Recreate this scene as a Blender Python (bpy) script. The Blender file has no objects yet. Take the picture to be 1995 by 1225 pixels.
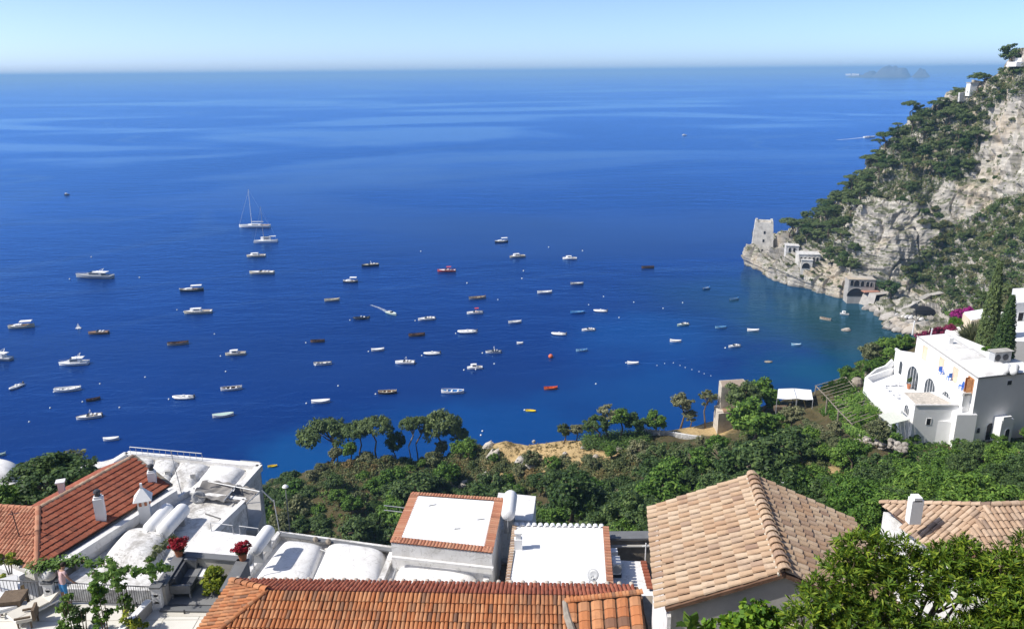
import bpy, math, random
import numpy as np
from mathutils import Vector, Matrix, noise
from mathutils.bvhtree import BVHTree
R = math.radians
sc = bpy.context.scene
col = sc.collection

# ---------------------------------------------------------------- camera
CAM_H = 85.0
FPX, PITCH, ROLL = 1566.0, R(16.8), R(0.54)      # focal length in photo pixels (photo 1995 x 1225)
fw = Vector((0, math.cos(PITCH), -math.sin(PITCH)))
up = Vector((0, math.sin(PITCH), math.cos(PITCH)))
rt = Vector((1, 0, 0))
CR = rt*math.cos(ROLL) - up*math.sin(ROLL)
CU = rt*math.sin(ROLL) + up*math.cos(ROLL)
EYE = Vector((0, 0, CAM_H))
cd = bpy.data.cameras.new('camera'); cam = bpy.data.objects.new('camera', cd); col.objects.link(cam)
cd.sensor_fit = 'HORIZONTAL'; cd.sensor_width = 36.0; cd.lens = 36.0*FPX/1995.0
cd.clip_start = 0.5; cd.clip_end = 120000.0
m = Matrix((CR, CU, -fw)).transposed().to_4x4(); m.translation = EYE
cam.matrix_world = m
sc.camera = cam

# ---------------------------------------------------------------- sky, sun, exposure
SUN_EL, SUN_AZ = R(46), math.atan2(-0.985, -0.17)     # azimuth measured from +Y towards +X
w = bpy.data.worlds.new('World'); sc.world = w; w.use_nodes = True
nt = w.node_tree; nt.nodes.clear()
sky = nt.nodes.new('ShaderNodeTexSky'); sky.sky_type = 'NISHITA'; sky.sun_disc = False
sky.sun_elevation = SUN_EL; sky.sun_rotation = SUN_AZ
sky.altitude = 0; sky.air_density = 0.36; sky.dust_density = 0.75; sky.ozone_density = 2.8
bg = nt.nodes.new('ShaderNodeBackground'); bg.inputs['Strength'].default_value = 0.138
wo = nt.nodes.new('ShaderNodeOutputWorld')
nt.links.new(sky.outputs[0], bg.inputs[0]); nt.links.new(bg.outputs[0], wo.inputs[0])
SUN_DIR = Vector((math.sin(SUN_AZ)*math.cos(SUN_EL), math.cos(SUN_AZ)*math.cos(SUN_EL), math.sin(SUN_EL)))
sd = bpy.data.lights.new('sun', 'SUN'); sd.energy = 3.0; sd.angle = R(0.53); sd.color = (1.0, 0.95, 0.87)
so = bpy.data.objects.new('sun', sd); col.objects.link(so)
so.rotation_euler = SUN_DIR.to_track_quat('Z', 'Y').to_euler(); so.location = (0, 0, 300)
sc.view_settings.view_transform = 'Standard'; sc.view_settings.look = 'None'
sc.view_settings.exposure = 0.85; sc.view_settings.gamma = 1.0
try: sc.view_settings.use_curve_mapping = False
except Exception: pass
sc.render.film_transparent = False
sc.cycles.volume_bounces = 0
sc.cycles.max_bounces = 6; sc.cycles.diffuse_bounces = 3; sc.cycles.glossy_bounces = 2
sc.cycles.transparent_max_bounces = 8; sc.cycles.transmission_bounces = 3
sc.cycles.caustics_reflective = False; sc.cycles.caustics_refractive = False

# ---------------------------------------------------------------- measuring helpers: photo pixel -> place in the world
def ray(u, v): return fw + CR*((u-997.5)/FPX) + CU*((612.5-v)/FPX)
def P(u, v, z=0.0):
    d = ray(u, v); return EYE + d*((z-CAM_H)/d.z)
def D(u, v, y):
    d = ray(u, v); return EYE + d*(y/d.y)
def pxm(p):                     # photo pixels per metre at a point
    return FPX/((Vector(p)-EYE).dot(fw))

# ---------------------------------------------------------------- materials
MATS = {}
def srgb(r, g, b):
    f = lambda c: (c/255/12.92 if c <= 10.3 else ((c/255+.055)/1.055)**2.4)
    return (f(r), f(g), f(b), 1)
class NT:
    def __init__(s, name):
        s.m = bpy.data.materials.new(name); s.m.use_nodes = True
        s.t = s.m.node_tree; s.t.nodes.clear()
        s.out = s.n('ShaderNodeOutputMaterial')
    def n(s, typ, **kw):
        nd = s.t.nodes.new(typ)
        for k, v in kw.items(): setattr(nd, k, v)
        return nd
    def l(s, a, b): s.t.links.new(a, b)
    def val(s, sock, v):
        if isinstance(v, bpy.types.NodeSocket): s.l(v, sock)
        else: sock.default_value = v
    def noise(s, scale, detail=4, rough=.55, vec=None, dist=0):
        nd = s.n('ShaderNodeTexNoise'); nd.inputs['Scale'].default_value = scale
        nd.inputs['Detail'].default_value = detail; nd.inputs['Roughness'].default_value = rough
        nd.inputs['Distortion'].default_value = dist
        if vec is not None: s.l(vec, nd.inputs['Vector'])
        return nd.outputs['Fac']
    def ramp(s, fac, stops, interp='LINEAR'):
        nd = s.n('ShaderNodeValToRGB'); r = nd.color_ramp; r.interpolation = interp
        while len(r.elements) < len(stops): r.elements.new(.5)
        for e, (p, c) in zip(r.elements, stops):
            e.position = p; e.color = c if len(c) == 4 else (*c, 1)
        s.l(fac, nd.inputs[0]); return nd.outputs[0]
    def mix(s, fac, a, b, mode='MIX'):
        nd = s.n('ShaderNodeMix', data_type='RGBA', blend_type=mode)
        s.val(nd.inputs[0], fac); s.val(nd.inputs[6], a); s.val(nd.inputs[7], b); return nd.outputs[2]
    def math(s, op, a, b=0.0, c=None):
        nd = s.n('ShaderNodeMath', operation=op); s.val(nd.inputs[0], a); s.val(nd.inputs[1], b)
        if c is not None: s.val(nd.inputs[2], c)
        return nd.outputs[0]
    def coord(s, which='Object'):
        return s.n('ShaderNodeTexCoord').outputs[which]
    def pos(s): return s.n('ShaderNodeNewGeometry').outputs['Position']
    def mapping(s, vec, scale=(1, 1, 1), rot=(0, 0, 0), loc=(0, 0, 0)):
        nd = s.n('ShaderNodeMapping'); s.l(vec, nd.inputs[0])
        nd.inputs['Scale'].default_value = scale; nd.inputs['Rotation'].default_value = rot; nd.inputs['Location'].default_value = loc
        return nd.outputs[0]
    def bump(s, h, strength=.3, dist=.05):
        nd = s.n('ShaderNodeBump'); nd.inputs['Strength'].default_value = strength
        nd.inputs['Distance'].default_value = dist; s.l(h, nd.inputs['Height']); return nd.outputs[0]
    def bsdf(s, colr, rough=.7, spec=.3, normal=None, metallic=0, **kw):
        nd = s.n('ShaderNodeBsdfPrincipled')
        s.val(nd.inputs['Base Color'], colr); s.val(nd.inputs['Roughness'], rough)
        nd.inputs['Specular IOR Level'].default_value = spec; nd.inputs['Metallic'].default_value = metallic
        if normal is not None: s.l(normal, nd.inputs['Normal'])
        for k, v in kw.items(): s.val(nd.inputs[k], v)
        s.l(nd.outputs[0], s.out.inputs[0]); return nd
    def rand(s):                # per object + per island random
        a = s.n('ShaderNodeObjectInfo').outputs['Random']; b = s.n('ShaderNodeNewGeometry').outputs['Random Per Island']
        return s.math('FRACT', s.math('ADD', a, b))

def mat(name, c, rough=.6, spec=.3, var=.12, scale=3.0, bump=.0, metallic=0, dirt=None, dirt_amt=.5, dirt_scale=.7, rand=0.0):
    """plain surface: base colour with grain, optional dirt patches, optional per-piece variation"""
    if name in MATS: return MATS[name]
    if len(c) == 3: c = (*c, 1)
    n = NT(name); vec = n.pos()
    g = n.noise(scale, 5, .6, vec)
    dark = tuple(x*(1-var) for x in c[:3])+(1,); lite = tuple(min(1, x*(1+var)) for x in c[:3])+(1,)
    colr = n.ramp(g, [(.3, dark), (.7, lite)])
    if dirt is not None:
        d = n.noise(dirt_scale, 6, .68, vec, .4)
        f = n.ramp(d, [(.5, (0, 0, 0, 1)), (.72, (dirt_amt,)*3+(1,))])
        colr = n.mix(f, colr, (*dirt[:3], 1))
    if rand:
        r = n.rand(); hv = n.math('MULTIPLY_ADD', r, rand*2, 1-rand)
        cc = n.n('ShaderNodeCombineColor'); [n.l(hv, cc.inputs[i]) for i in range(3)]
        colr = n.mix(1.0, colr, cc.outputs[0], 'MULTIPLY')
    nm = n.bump(n.noise(scale*6, 4, .6, vec), bump, .03) if bump else None
    n.bsdf(colr, rough, spec, nm, metallic)
    MATS[name] = n.m; return n.m

# ---------------------------------------------------------------- mesh builder
class MB:
    def __init__(s): s.v = []; s.f = []
    def add(s, vs, fs):
        k = len(s.v); s.v += [tuple(p) for p in vs]; s.f += [tuple(i+k for i in q) for q in fs]; return s
    def quad(s, a, b, c, d): return s.add([a, b, c, d], [(0, 1, 2, 3)])
    def box(s, c, size, rz=0.0, rot=None):
        hx, hy, hz = size[0]/2, size[1]/2, size[2]/2
        M = rot if rot is not None else Matrix.Rotation(rz, 3, 'Z'); c = Vector(c)
        vs = [c + M @ Vector((x*hx, y*hy, z*hz)) for z in (-1, 1) for x, y in ((-1, -1), (1, -1), (1, 1), (-1, 1))]
        return s.add(vs, [(3, 2, 1, 0), (4, 5, 6, 7), (0, 1, 5, 4), (1, 2, 6, 5), (2, 3, 7, 6), (3, 0, 4, 7)])
    def prism(s, poly, z0, z1):
        n = len(poly); a = sum(poly[i][0]*poly[(i+1) % n][1]-poly[(i+1) % n][0]*poly[i][1] for i in range(n))
        if a < 0: poly = poly[::-1]
        zf = (lambda z, p: z(p) if callable(z) else z)
        vs = [(p[0], p[1], zf(z0, p)) for p in poly] + [(p[0], p[1], zf(z1, p)) for p in poly]
        fs = [tuple(range(n-1, -1, -1)), tuple(range(n, 2*n))] + [(i, (i+1) % n, n+(i+1) % n, n+i) for i in range(n)]
        return s.add(vs, fs)
    def tube(s, pts, r, n=6, cap=True):
        pts = [Vector(p) for p in pts]; rs = r if isinstance(r, (list, tuple)) else [r]*len(pts)
        vs = []; fs = []; ref = None
        for i, p in enumerate(pts):
            t = (pts[min(i+1, len(pts)-1)]-pts[max(i-1, 0)]).normalized()
            if ref is None: ref = t.orthogonal().normalized()
            a = (ref - t*ref.dot(t)).normalized(); b = t.cross(a); ref = a
            vs += [p+(a*math.cos(2*math.pi*k/n)+b*math.sin(2*math.pi*k/n))*rs[i] for k in range(n)]
        for i in range(len(pts)-1):
            fs += [(i*n+k, i*n+(k+1) % n, (i+1)*n+(k+1) % n, (i+1)*n+k) for k in range(n)]
        if cap: fs += [tuple(range(n-1, -1, -1)), tuple((len(pts)-1)*n+k for k in range(n))]
        return s.add(vs, fs)
    def bar(s, a, b, w, h=None):      # rectangular bar
        a = Vector(a); b = Vector(b); h = h or w; t = b-a; L = t.length; t.normalize()
        x = t.cross(Vector((0, 0, 1)));  x = Vector((1, 0, 0)) if x.length < 1e-4 else x.normalized(); y = x.cross(t)
        return s.box((a+b)/2, (w, L, h), rot=Matrix((x, t, y)).transposed())
    def lathe(s, c, prof, n=12, axis=None):
        c = Vector(c); vs = []; fs = []
        q = Vector((0, 0, 1)).rotation_difference(Vector(axis)).to_matrix() if axis is not None else Matrix.Identity(3)
        for r, z in prof: vs += [c + q @ Vector((r*math.cos(2*math.pi*k/n), r*math.sin(2*math.pi*k/n), z)) for k in range(n)]
        for i in range(len(prof)-1):
            fs += [(i*n+k, i*n+(k+1) % n, (i+1)*n+(k+1) % n, (i+1)*n+k) for k in range(n)]
        fs += [tuple(range(n-1, -1, -1)), tuple((len(prof)-1)*n+k for k in range(n))]
        return s.add(vs, fs)
    def ball(s, c, r, n=10, sq=(1, 1, 1)):
        prof = [(max(1e-3, math.sin(math.pi*i/6)), -math.cos(math.pi*i/6)) for i in range(7)]
        k = len(s.v); s.lathe((0, 0, 0), prof, n); c = Vector(c)
        for i in range(k, len(s.v)):
            p = s.v[i]; s.v[i] = (c.x+p[0]*r*sq[0], c.y+p[1]*r*sq[1], c.z+p[2]*r*sq[2])
        return s
    def grid(s, fn, nu, nv):
        vs = [fn(i/nu, j/nv) for j in range(nv+1) for i in range(nu+1)]
        fs = [(j*(nu+1)+i, j*(nu+1)+i+1, (j+1)*(nu+1)+i+1, (j+1)*(nu+1)+i) for j in range(nv) for i in range(nu)]
        return s.add(vs, fs)
    def xf(s, M): s.v = [tuple(M @ Vector(p)) for p in s.v]; return s
    def mesh(s, name, material, off=(0, 0, 0), smooth=False):
        me = bpy.data.meshes.new(name); o = Vector(off)
        me.from_pydata([(p[0]-o.x, p[1]-o.y, p[2]-o.z) for p in s.v], [], s.f)
        for mm in (material if isinstance(material, (list, tuple)) else [material]): me.materials.append(mm)
        if smooth: me.shade_smooth() if hasattr(me, 'shade_smooth') else me.polygons.foreach_set('use_smooth', [True]*len(me.polygons))
        me.update(); return me
    def build(s, name, material, parent=None, smooth=False, label=None, cat=None, group=None, kind=None, off=None):
        o_ = ORG.get(parent.name, Vector((0, 0, 0))) if parent else Vector(off or (0, 0, 0))
        ob = bpy.data.objects.new(name, s.mesh(name, material, o_, smooth)); col.objects.link(ob)
        if parent: ob.parent = parent
        else: ob.location = o_
        ORG[ob.name] = o_
        tag(ob, label, cat, group, kind); return ob
ORG = {}
def tag(o, label=None, cat=None, group=None, kind=None):
    for k, v in (('label', label), ('category', cat), ('group', group), ('kind', kind)):
        if v: o[k] = v
    return o
def thing(name, label, cat, loc=(0, 0, 0), group=None):
    o = bpy.data.objects.new(name, None); o.empty_display_size = .2; col.objects.link(o)
    o.location = loc; ORG[o.name] = Vector(loc); return tag(o, label, cat, group)
def place(me, name, M, parent=None, **kw):      # another object on shared mesh data
    o = bpy.data.objects.new(name, me); col.objects.link(o)
    if parent:
        o.parent = parent; M = Matrix.Translation(-ORG[parent.name]) @ M
    o.matrix_local = M; ORG[o.name] = Vector((0, 0, 0)); return tag(o, **kw)
def fbm(p, octv=5): return noise.fractal(p, .9, 2.1, octv)
rng = random.Random(7)
# ================================================================ SEA
def sea_material():
    n = NT('sea_water'); p = n.pos()
    # wind texture of the surface: fine ripples, calmer slicks
    w1 = n.noise(.55, 3, .6, n.mapping(p, (1, 1.6, 1), (0, 0, .25)))
    w2 = n.noise(.16, 4, .6, n.mapping(p, (1, 2.2, 1), (0, 0, -.2)), .6)
    w3 = n.noise(.035, 3, .5, n.mapping(p, (1, 2.6, 1), (0, 0, .1)))
    slick = n.noise(.0011, 4, .55, n.mapping(p, (1, 2.4, 1), (0, 0, .18)), 1.2)
    sl = n.ramp(slick, [(.46, (1, 1, 1, 1)), (.58, (.12,)*3+(1,))])
    h = n.math('ADD', n.math('MULTIPLY', w1, .25), n.math('ADD', n.math('MULTIPLY', w2, .95), n.math('MULTIPLY', w3, 1.6)))
    bm = n.n('ShaderNodeBump'); bm.inputs['Distance'].default_value = .55
    n.l(n.math('MULTIPLY', sl, .5), bm.inputs['Strength']); n.l(h, bm.inputs['Height'])
    # water body: deep blue, turquoise over pale shallows close to the shore
    def near(c, r0, r1):
        d = n.n('ShaderNodeVectorMath', operation='DISTANCE'); n.l(p, d.inputs[0]); d.inputs[1].default_value = c
        wob = n.math('MULTIPLY', n.math('SUBTRACT', n.noise(.03, 4, .6, p), .5), 50)
        mr = n.n('ShaderNodeMapRange'); mr.interpolation_type = 'SMOOTHSTEP'
        n.l(n.math('ADD', d.outputs['Value'], wob), mr.inputs[0]); mr.inputs[1].default_value = r1; mr.inputs[2].default_value = r0
        return mr.outputs[0]
    deep = n.ramp(n.noise(.012, 3, .5, p), [(.35, (.0018, .019, .112, 1)), (.65, (.0026, .026, .145, 1))])
    c = deep
    for (u, v), r0, r1, colr, a in SHALLOWS:
        c = n.mix(n.math('MULTIPLY', near(tuple(P(u, v, 0)), r0, r1), a), c, (*colr, 1))
    df = n.n('ShaderNodeBsdfDiffuse'); n.l(c, df.inputs[0])
    gl = n.n('ShaderNodeBsdfGlossy'); n.l(n.mix(n.math('MAXIMUM', n.ramp(slick, [(.5, (0, 0, 0, 1)), (.6, (1, 1, 1, 1))]), n.ramp(n.math('ABSOLUTE', n.math('SUBTRACT', n.noise(.0016, 3, .5, n.mapping(p, (1, 1.8, 1), (0, 0, -.5)), .8), .5)), [(.0, (.5,)*3+(1,)), (.012, (0, 0, 0, 1))])), (.26, .55, 1.0, 1), (.44, .7, 1.0, 1)), gl.inputs['Color']); gl.inputs['Roughness'].default_value = .12; n.l(bm.outputs[0], gl.inputs['Normal'])  # paler sky reflection painted into the tint of slicks and thin streaks
    fr = n.n('ShaderNodeFresnel'); fr.inputs['IOR'].default_value = 1.45; n.l(bm.outputs[0], fr.inputs['Normal'])
    mx = n.n('ShaderNodeMixShader'); n.l(fr.outputs[0], mx.inputs[0]); n.l(df.outputs[0], mx.inputs[1]); n.l(gl.outputs[0], mx.inputs[2]); n.l(mx.outputs[0], n.out.inputs[0])
    return n.m
SHALLOWS = [((1540, 590), 12, 75, (.01, .048, .07), .75), ((1700, 640), 15, 62, (.018, .06, .068), .85), ((1640, 735), 6, 40, (.002, .062, .115), .85),
            ((1250, 650), 5, 40, (.004, .06, .22), .6), ((1300, 790), 8, 48, (.003, .055, .2), .7), ((1000, 850), 5, 45, (.003, .055, .2), .65),
            ((760, 885), 5, 40, (.003, .055, .21), .7), ((600, 905), 3, 22, (.003, .07, .22), .6)]
seam = MB()
rs = [0, 60, 120, 200, 300, 450, 700, 1100, 1800, 3000, 5000, 8000, 13000, 20000, 30000]
NA = 64
vs = [(0, 60, 0)]
for r_ in rs[1:]: vs += [(r_*math.cos(2*math.pi*k/NA), 60+r_*math.sin(2*math.pi*k/NA), 0) for k in range(NA)]
fs = [(0, 1+k, 1+(k+1) % NA) for k in range(NA)]
for i in range(len(rs)-2):
    a = 1+i*NA; b = a+NA
    fs += [(a+k, b+k, b+(k+1) % NA, a+(k+1) % NA) for k in range(NA)]
seam.add(vs, fs)
sea = seam.build('sea', sea_material(), kind='structure', label='deep blue bay with light ripples reaching a hazy horizon')

# ================================================================ ROCK MATERIALS
def rock_material(name, a, b, c, scale=.12, veg=None):
    n = NT(name); p = n.pos()
    strata = n.noise(.5, 6, .65, n.mapping(p, (.22, .22, 1.5), (R(8), R(5), 0)))
    big = n.noise(scale*.45, 5, .6, p, .5); fine = n.noise(1.3, 6, .7, p)
    col1 = n.ramp(strata, [(.32, a), (.52, b), (.7, c)])
    ochre = n.ramp(big, [(.5, (0, 0, 0, 1)), (.62, (1, 1, 1, 1))])
    col2 = n.mix(n.math('MULTIPLY', ochre, .55), col1, (.52, .41, .27, 1))
    col2 = n.mix(n.math('MULTIPLY', n.ramp(fine, [(.3, (1, 1, 1, 1)), (.5, (0, 0, 0, 1))]), .3), col2, (.17, .16, .15, 1))
    nz = n.n('ShaderNodeSeparateXYZ'); n.l(n.n('ShaderNodeNewGeometry').outputs['Normal'], nz.inputs[0])
    z = n.n('ShaderNodeSeparateXYZ'); n.l(p, z.inputs[0])
    if veg:
        k = n.math('MULTIPLY', n.ramp(nz.outputs[2], [(.42, (0, 0, 0, 1)), (.7, (1, 1, 1, 1))]), n.ramp(n.noise(.25, 5, .65, p), [(.35, (0, 0, 0, 1)), (.55, (1, 1, 1, 1))]))
        col2 = n.mix(k, col2, n.ramp(n.noise(1.1, 5, .7, p), [(.3, (.03, .04, .015, 1)), (.65, veg)]))
    wet = n.ramp(z.outputs[2], [(.0, (1, 1, 1, 1)), (1.0, (0, 0, 0, 1))])      # tide mark on the lowest metre and a half
    col2 = n.mix(n.math('MULTIPLY', wet, .55), col2, (.05, .045, .035, 1))
    h = n.math('ADD', n.math('MULTIPLY', strata, .8), n.math('MULTIPLY', fine, .45))
    n.bsdf(col2, .9, .15, n.bump(h, .6, .6)); return n.m
M_ROCK = rock_material('limestone', (.2, .185, .165, 1), (.43, .4, .35, 1), (.62, .58, .5, 1), veg=(.1, .11, .045, 1))
M_SHORE = rock_material('shore_rock', (.21, .2, .18, 1), (.42, .39, .35, 1), (.6, .56, .5, 1))

# ================================================================ CLIFF across the bay: profiles from waterline to ridge
# each column: photo pixels of the profile with their distance (world Y) from waterline to crest, then the unseen back slope
def wl(u, v): return P(u, v, 0.0)
cols = [
 # base (u,v) , then list of (u,v,dY behind base)
 ((1446, 517), [(1449, 506, 1), (1452, 494, 3), (1458, 486, 6), (1466, 483, 10), (1470, 481, 16), (1474, 480, 22)]),
 ((1474, 527), [(1474, 514, 2), (1476, 502, 4), (1480, 494, 7), (1484, 489, 10), (1488, 485, 15), (1492, 482, 22)]),
 ((1500, 541), [(1502, 524, 2), (1505, 510, 5), (1508, 498, 9), (1512, 490, 14), (1516, 482, 19), (1520, 476, 26)]),
 ((1530, 552), [(1532, 532, 3), (1535, 514, 7), (1538, 497, 12), (1545, 484, 18), (1550, 470, 26), (1556, 457, 36)]),
 ((1565, 564), [(1566, 540, 3), (1568, 515, 8), (1572, 492, 14), (1580, 468, 22), (1592, 445, 32), (1605, 422, 46)]),
 ((1604, 574), [(1604, 548, 3), (1606, 522, 8), (1610, 494, 15), (1620, 460, 22), (1636, 425, 34), (1654, 385, 52)]),
 ((1645, 583), [(1645, 556, 4), (1646, 528, 8), (1650, 492, 14), (1660, 440, 18), (1680, 388, 30), (1700, 318, 60)]),
 ((1690, 596), [(1690, 566, 6), (1692, 540, 10), (1694, 500, 14), (1702, 440, 18), (1720, 376, 30), (1742, 282, 66)]),
 ((1712, 616), [(1722, 584, 10), (1732, 556, 16), (1740, 510, 22), (1750, 440, 27), (1764, 366, 42), (1790, 232, 80)]),
 ((1738, 636), [(1760, 600, 16), (1780, 572, 24), (1790, 515, 34), (1800, 440, 40), (1815, 360, 54), (1850, 190, 92)]),
 ((1770, 655), [(1800, 612, 18), (1830, 580, 26), (1850, 520, 38), (1860, 440, 48), (1880, 350, 58), (1910, 172, 84)]),
 ((1810, 672), [(1845, 622, 16), (1880, 590, 24), (1905, 525, 34), (1920, 440, 44), (1935, 330, 56), (1962, 138, 78)]),
 ((1870, 690), [(1900, 640, 10), (1930, 600, 18), (1960, 530, 28), (1975, 440, 38), (1985, 310, 52), (2010, 96, 72)]),
 ((1960, 705), [(1975, 650, 6), (2000, 606, 12), (2025, 520, 22), (2040, 420, 32), (2055, 290, 46), (2075, 60, 66)]),
 ((2080, 720), [(2085, 655, 4), (2100, 600, 8), (2115, 510, 16), (2130, 400, 26), (2145, 260, 40), (2160, 20, 60)]),
 ((2240, 735), [(2240, 660, 4), (2250, 600, 8), (2260, 500, 16), (2270, 390, 26), (2280, 240, 40), (2290, -10, 60)]),
]
ctrl = []
for (u, v), pr in cols:
    b = wl(u, v); colpts = [b + Vector((0, 0, -4)), b]
    for (uu, vv, dy) in pr: colpts.append(D(uu, vv, b.y+dy))
    t = colpts[-1]
    back = Vector((.25, 1, 0)).normalized()
    colpts.append(t + back*12 + Vector((0, 0, -t.z*.18))); colpts.append(t + back*45 + Vector((0, 0, -t.z*.6))); colpts.append(t+back*80+Vector((0, 0, -t.z-4)))
    ctrl.append(colpts)
A = np.array([[tuple(p) for p in c] for c in ctrl])       # columns x rows x 3
def resample(A, n, axis):      # Catmull-Rom along an axis
    A = np.moveaxis(A, axis, 0); K = len(A); t = np.linspace(0, K-1, n); i = np.clip(t.astype(int), 0, K-2); f = (t-i).reshape((-1,)+(1,)*(A.ndim-1))
    g = lambda j: A[np.clip(j, 0, K-1)]
    p0, p1, p2, p3 = g(i-1), g(i), g(i+1), g(i+2)
    out = .5*((2*p1)+(-p0+p2)*f+(2*p0-5*p1+4*p2-p3)*f*f+(-p0+3*p1-3*p2+p3)*f**3)
    return np.moveaxis(out, 0, axis)
NCU, NCV = 460, 250
HOLLOWS = [(D(1955, 262, 262), 9, 5.5), (D(1885, 225, 300), 9, 6), (D(1715, 488, 318), 7, 3.0), (D(1775, 470, 310), 6, 3.5), (D(1850, 395, 300), 8, 4)]
G = resample(resample(A, NCU, 0), NCV, 1)
du = np.gradient(G, axis=0); dv = np.gradient(G, axis=1); N_ = np.cross(du, dv); N_ /= np.linalg.norm(N_, axis=2, keepdims=True)+1e-9
cm = MB()
V = []
for i in range(NCU):
    for j in range(NCV):
        p = Vector(G[i, j]); nn = Vector(N_[i, j])
        if nn.y > 0 and j < NCV*.7: nn = -nn
        q = Vector((p.x*.045, p.y*.045, p.z*.03))
        d = fbm(q, 4)*4.2
        # buttresses and vertical fractures
        rid = noise.ridged_multi_fractal(Vector((p.x*.075, p.y*.075, p.z*.022)), .9, 2.1, 4, 1.0, 2.0)
        d += (rid-1.1)*1.9
        fr_ = abs(noise.noise(Vector((p.x*.16, p.y*.16, p.z*.03+9))))
        d -= 1.6*max(0, 1-fr_*9)
        # uneven beds: ledges of varying thickness that dip gently
        zz = p.z + 2.5*noise.noise(Vector((p.x*.03, p.y*.03, 3))) + .1*p.x
        bed = noise.noise(Vector((1.3, 2.7, zz*.42)))+.6*noise.noise(Vector((4.1, .2, zz*1.1)))
        d += 1.7*max(-.55, min(.55, bed*1.8))*(.35+.65*abs(noise.noise(q*2.1+Vector((7, 7, 7))))*1.8)
        d += fbm(Vector((p.x*.4, p.y*.4, p.z*.5)), 4)*.55
        for hc, hr, hd in HOLLOWS:
            k = (p-hc).length/hr
            if k < 1: d -= hd*(1-k*k)
        if p.z < 3: d *= .75
        V.append(p + nn*d)
F = [(i*NCV+j, (i+1)*NCV+j, (i+1)*NCV+j+1, i*NCV+j+1) for i in range(NCU-1) for j in range(NCV-1)]
cm.add(V, F)
cliff = cm.build('cliff', M_ROCK, kind='structure', label='pale layered limestone headland with scrub rising from the bay')
CLIFF_BVH = BVHTree.FromPolygons([Vector(p) for p in cm.v], cm.f)

# ================================================================ ISLANDS on the horizon
M_ISL = mat('island_rock', (.12, .12, .095), .9, .1, .3, .01)
def island(u0, u1, vb, hpx, seed, label, peaks):
    dist = 5600.0
    a = P(u0, vb, 0); b = P(u1, vb, 0); k = dist/a.y
    a = Vector((a.x, a.y, 0)); b = Vector((b.x, b.y, 0))
    L = (b-a).length; x = (b-a).normalized(); y = Vector((-x.y, x.x, 0)); hm = hpx/pxm(a)
    t = thing('island', label, 'island', tuple((a+b)/2))
    mb = MB()
    def fn(s, q):
        e = max(0, 1-(2*s-1)**2)**.5
        prof = max(sum(hh*math.exp(-((s-c)/wd)**2) for c, hh, wd in peaks), .06)*min(1, e*2.2)
        cross = math.cos((q-.5)*math.pi)
        hgt = hm*prof*cross**.7*(1+.25*fbm(Vector((s*9+seed, q*4, 0)), 4)) if cross > 1e-4 else -2
        return a + x*(s*L) + y*((q-.5)*L*.5*(.35+.65*e)) + Vector((0, 0, hgt - (2 if e < .05 else 0)))
    mb.grid(fn, 60, 16); mb.build('rock', M_ISL, t)
    return t, a, x, y, L, hm
island(1700, 1772, 151, 20, 1, 'largest island with a broad rounded hump on the hazy horizon', [(.55, 1, .3), (.85, .5, .1), (.25, .5, .15)])
it, ia, ix, iy, iL, ih = island(1650, 1712, 151, 12, 5, 'low island with white houses on the hazy horizon', [(.75, 1, .2), (.3, .45, .2)])
island(1776, 1812, 151, 15, 9, 'small steep island at the right end of the hazy group', [(.4, 1, .25), (.7, .6, .2)])
M_ISLW = mat('island_white', (.75, .74, .7), .8)
for s_, wd, hh in ((.13, 55, 22), (.3, 35, 30), (.42, 40, 20), (.75, 60, 10)):
    b = MB(); b.box(ia+ix*(iL*s_)+iy*(-iL*.13)+Vector((0, 0, ih*(.42 if s_ < .6 else .15))), (wd, 20, hh*.8), math.atan2(ix.y, ix.x)); b.build('house', M_ISLW, it)
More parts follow.
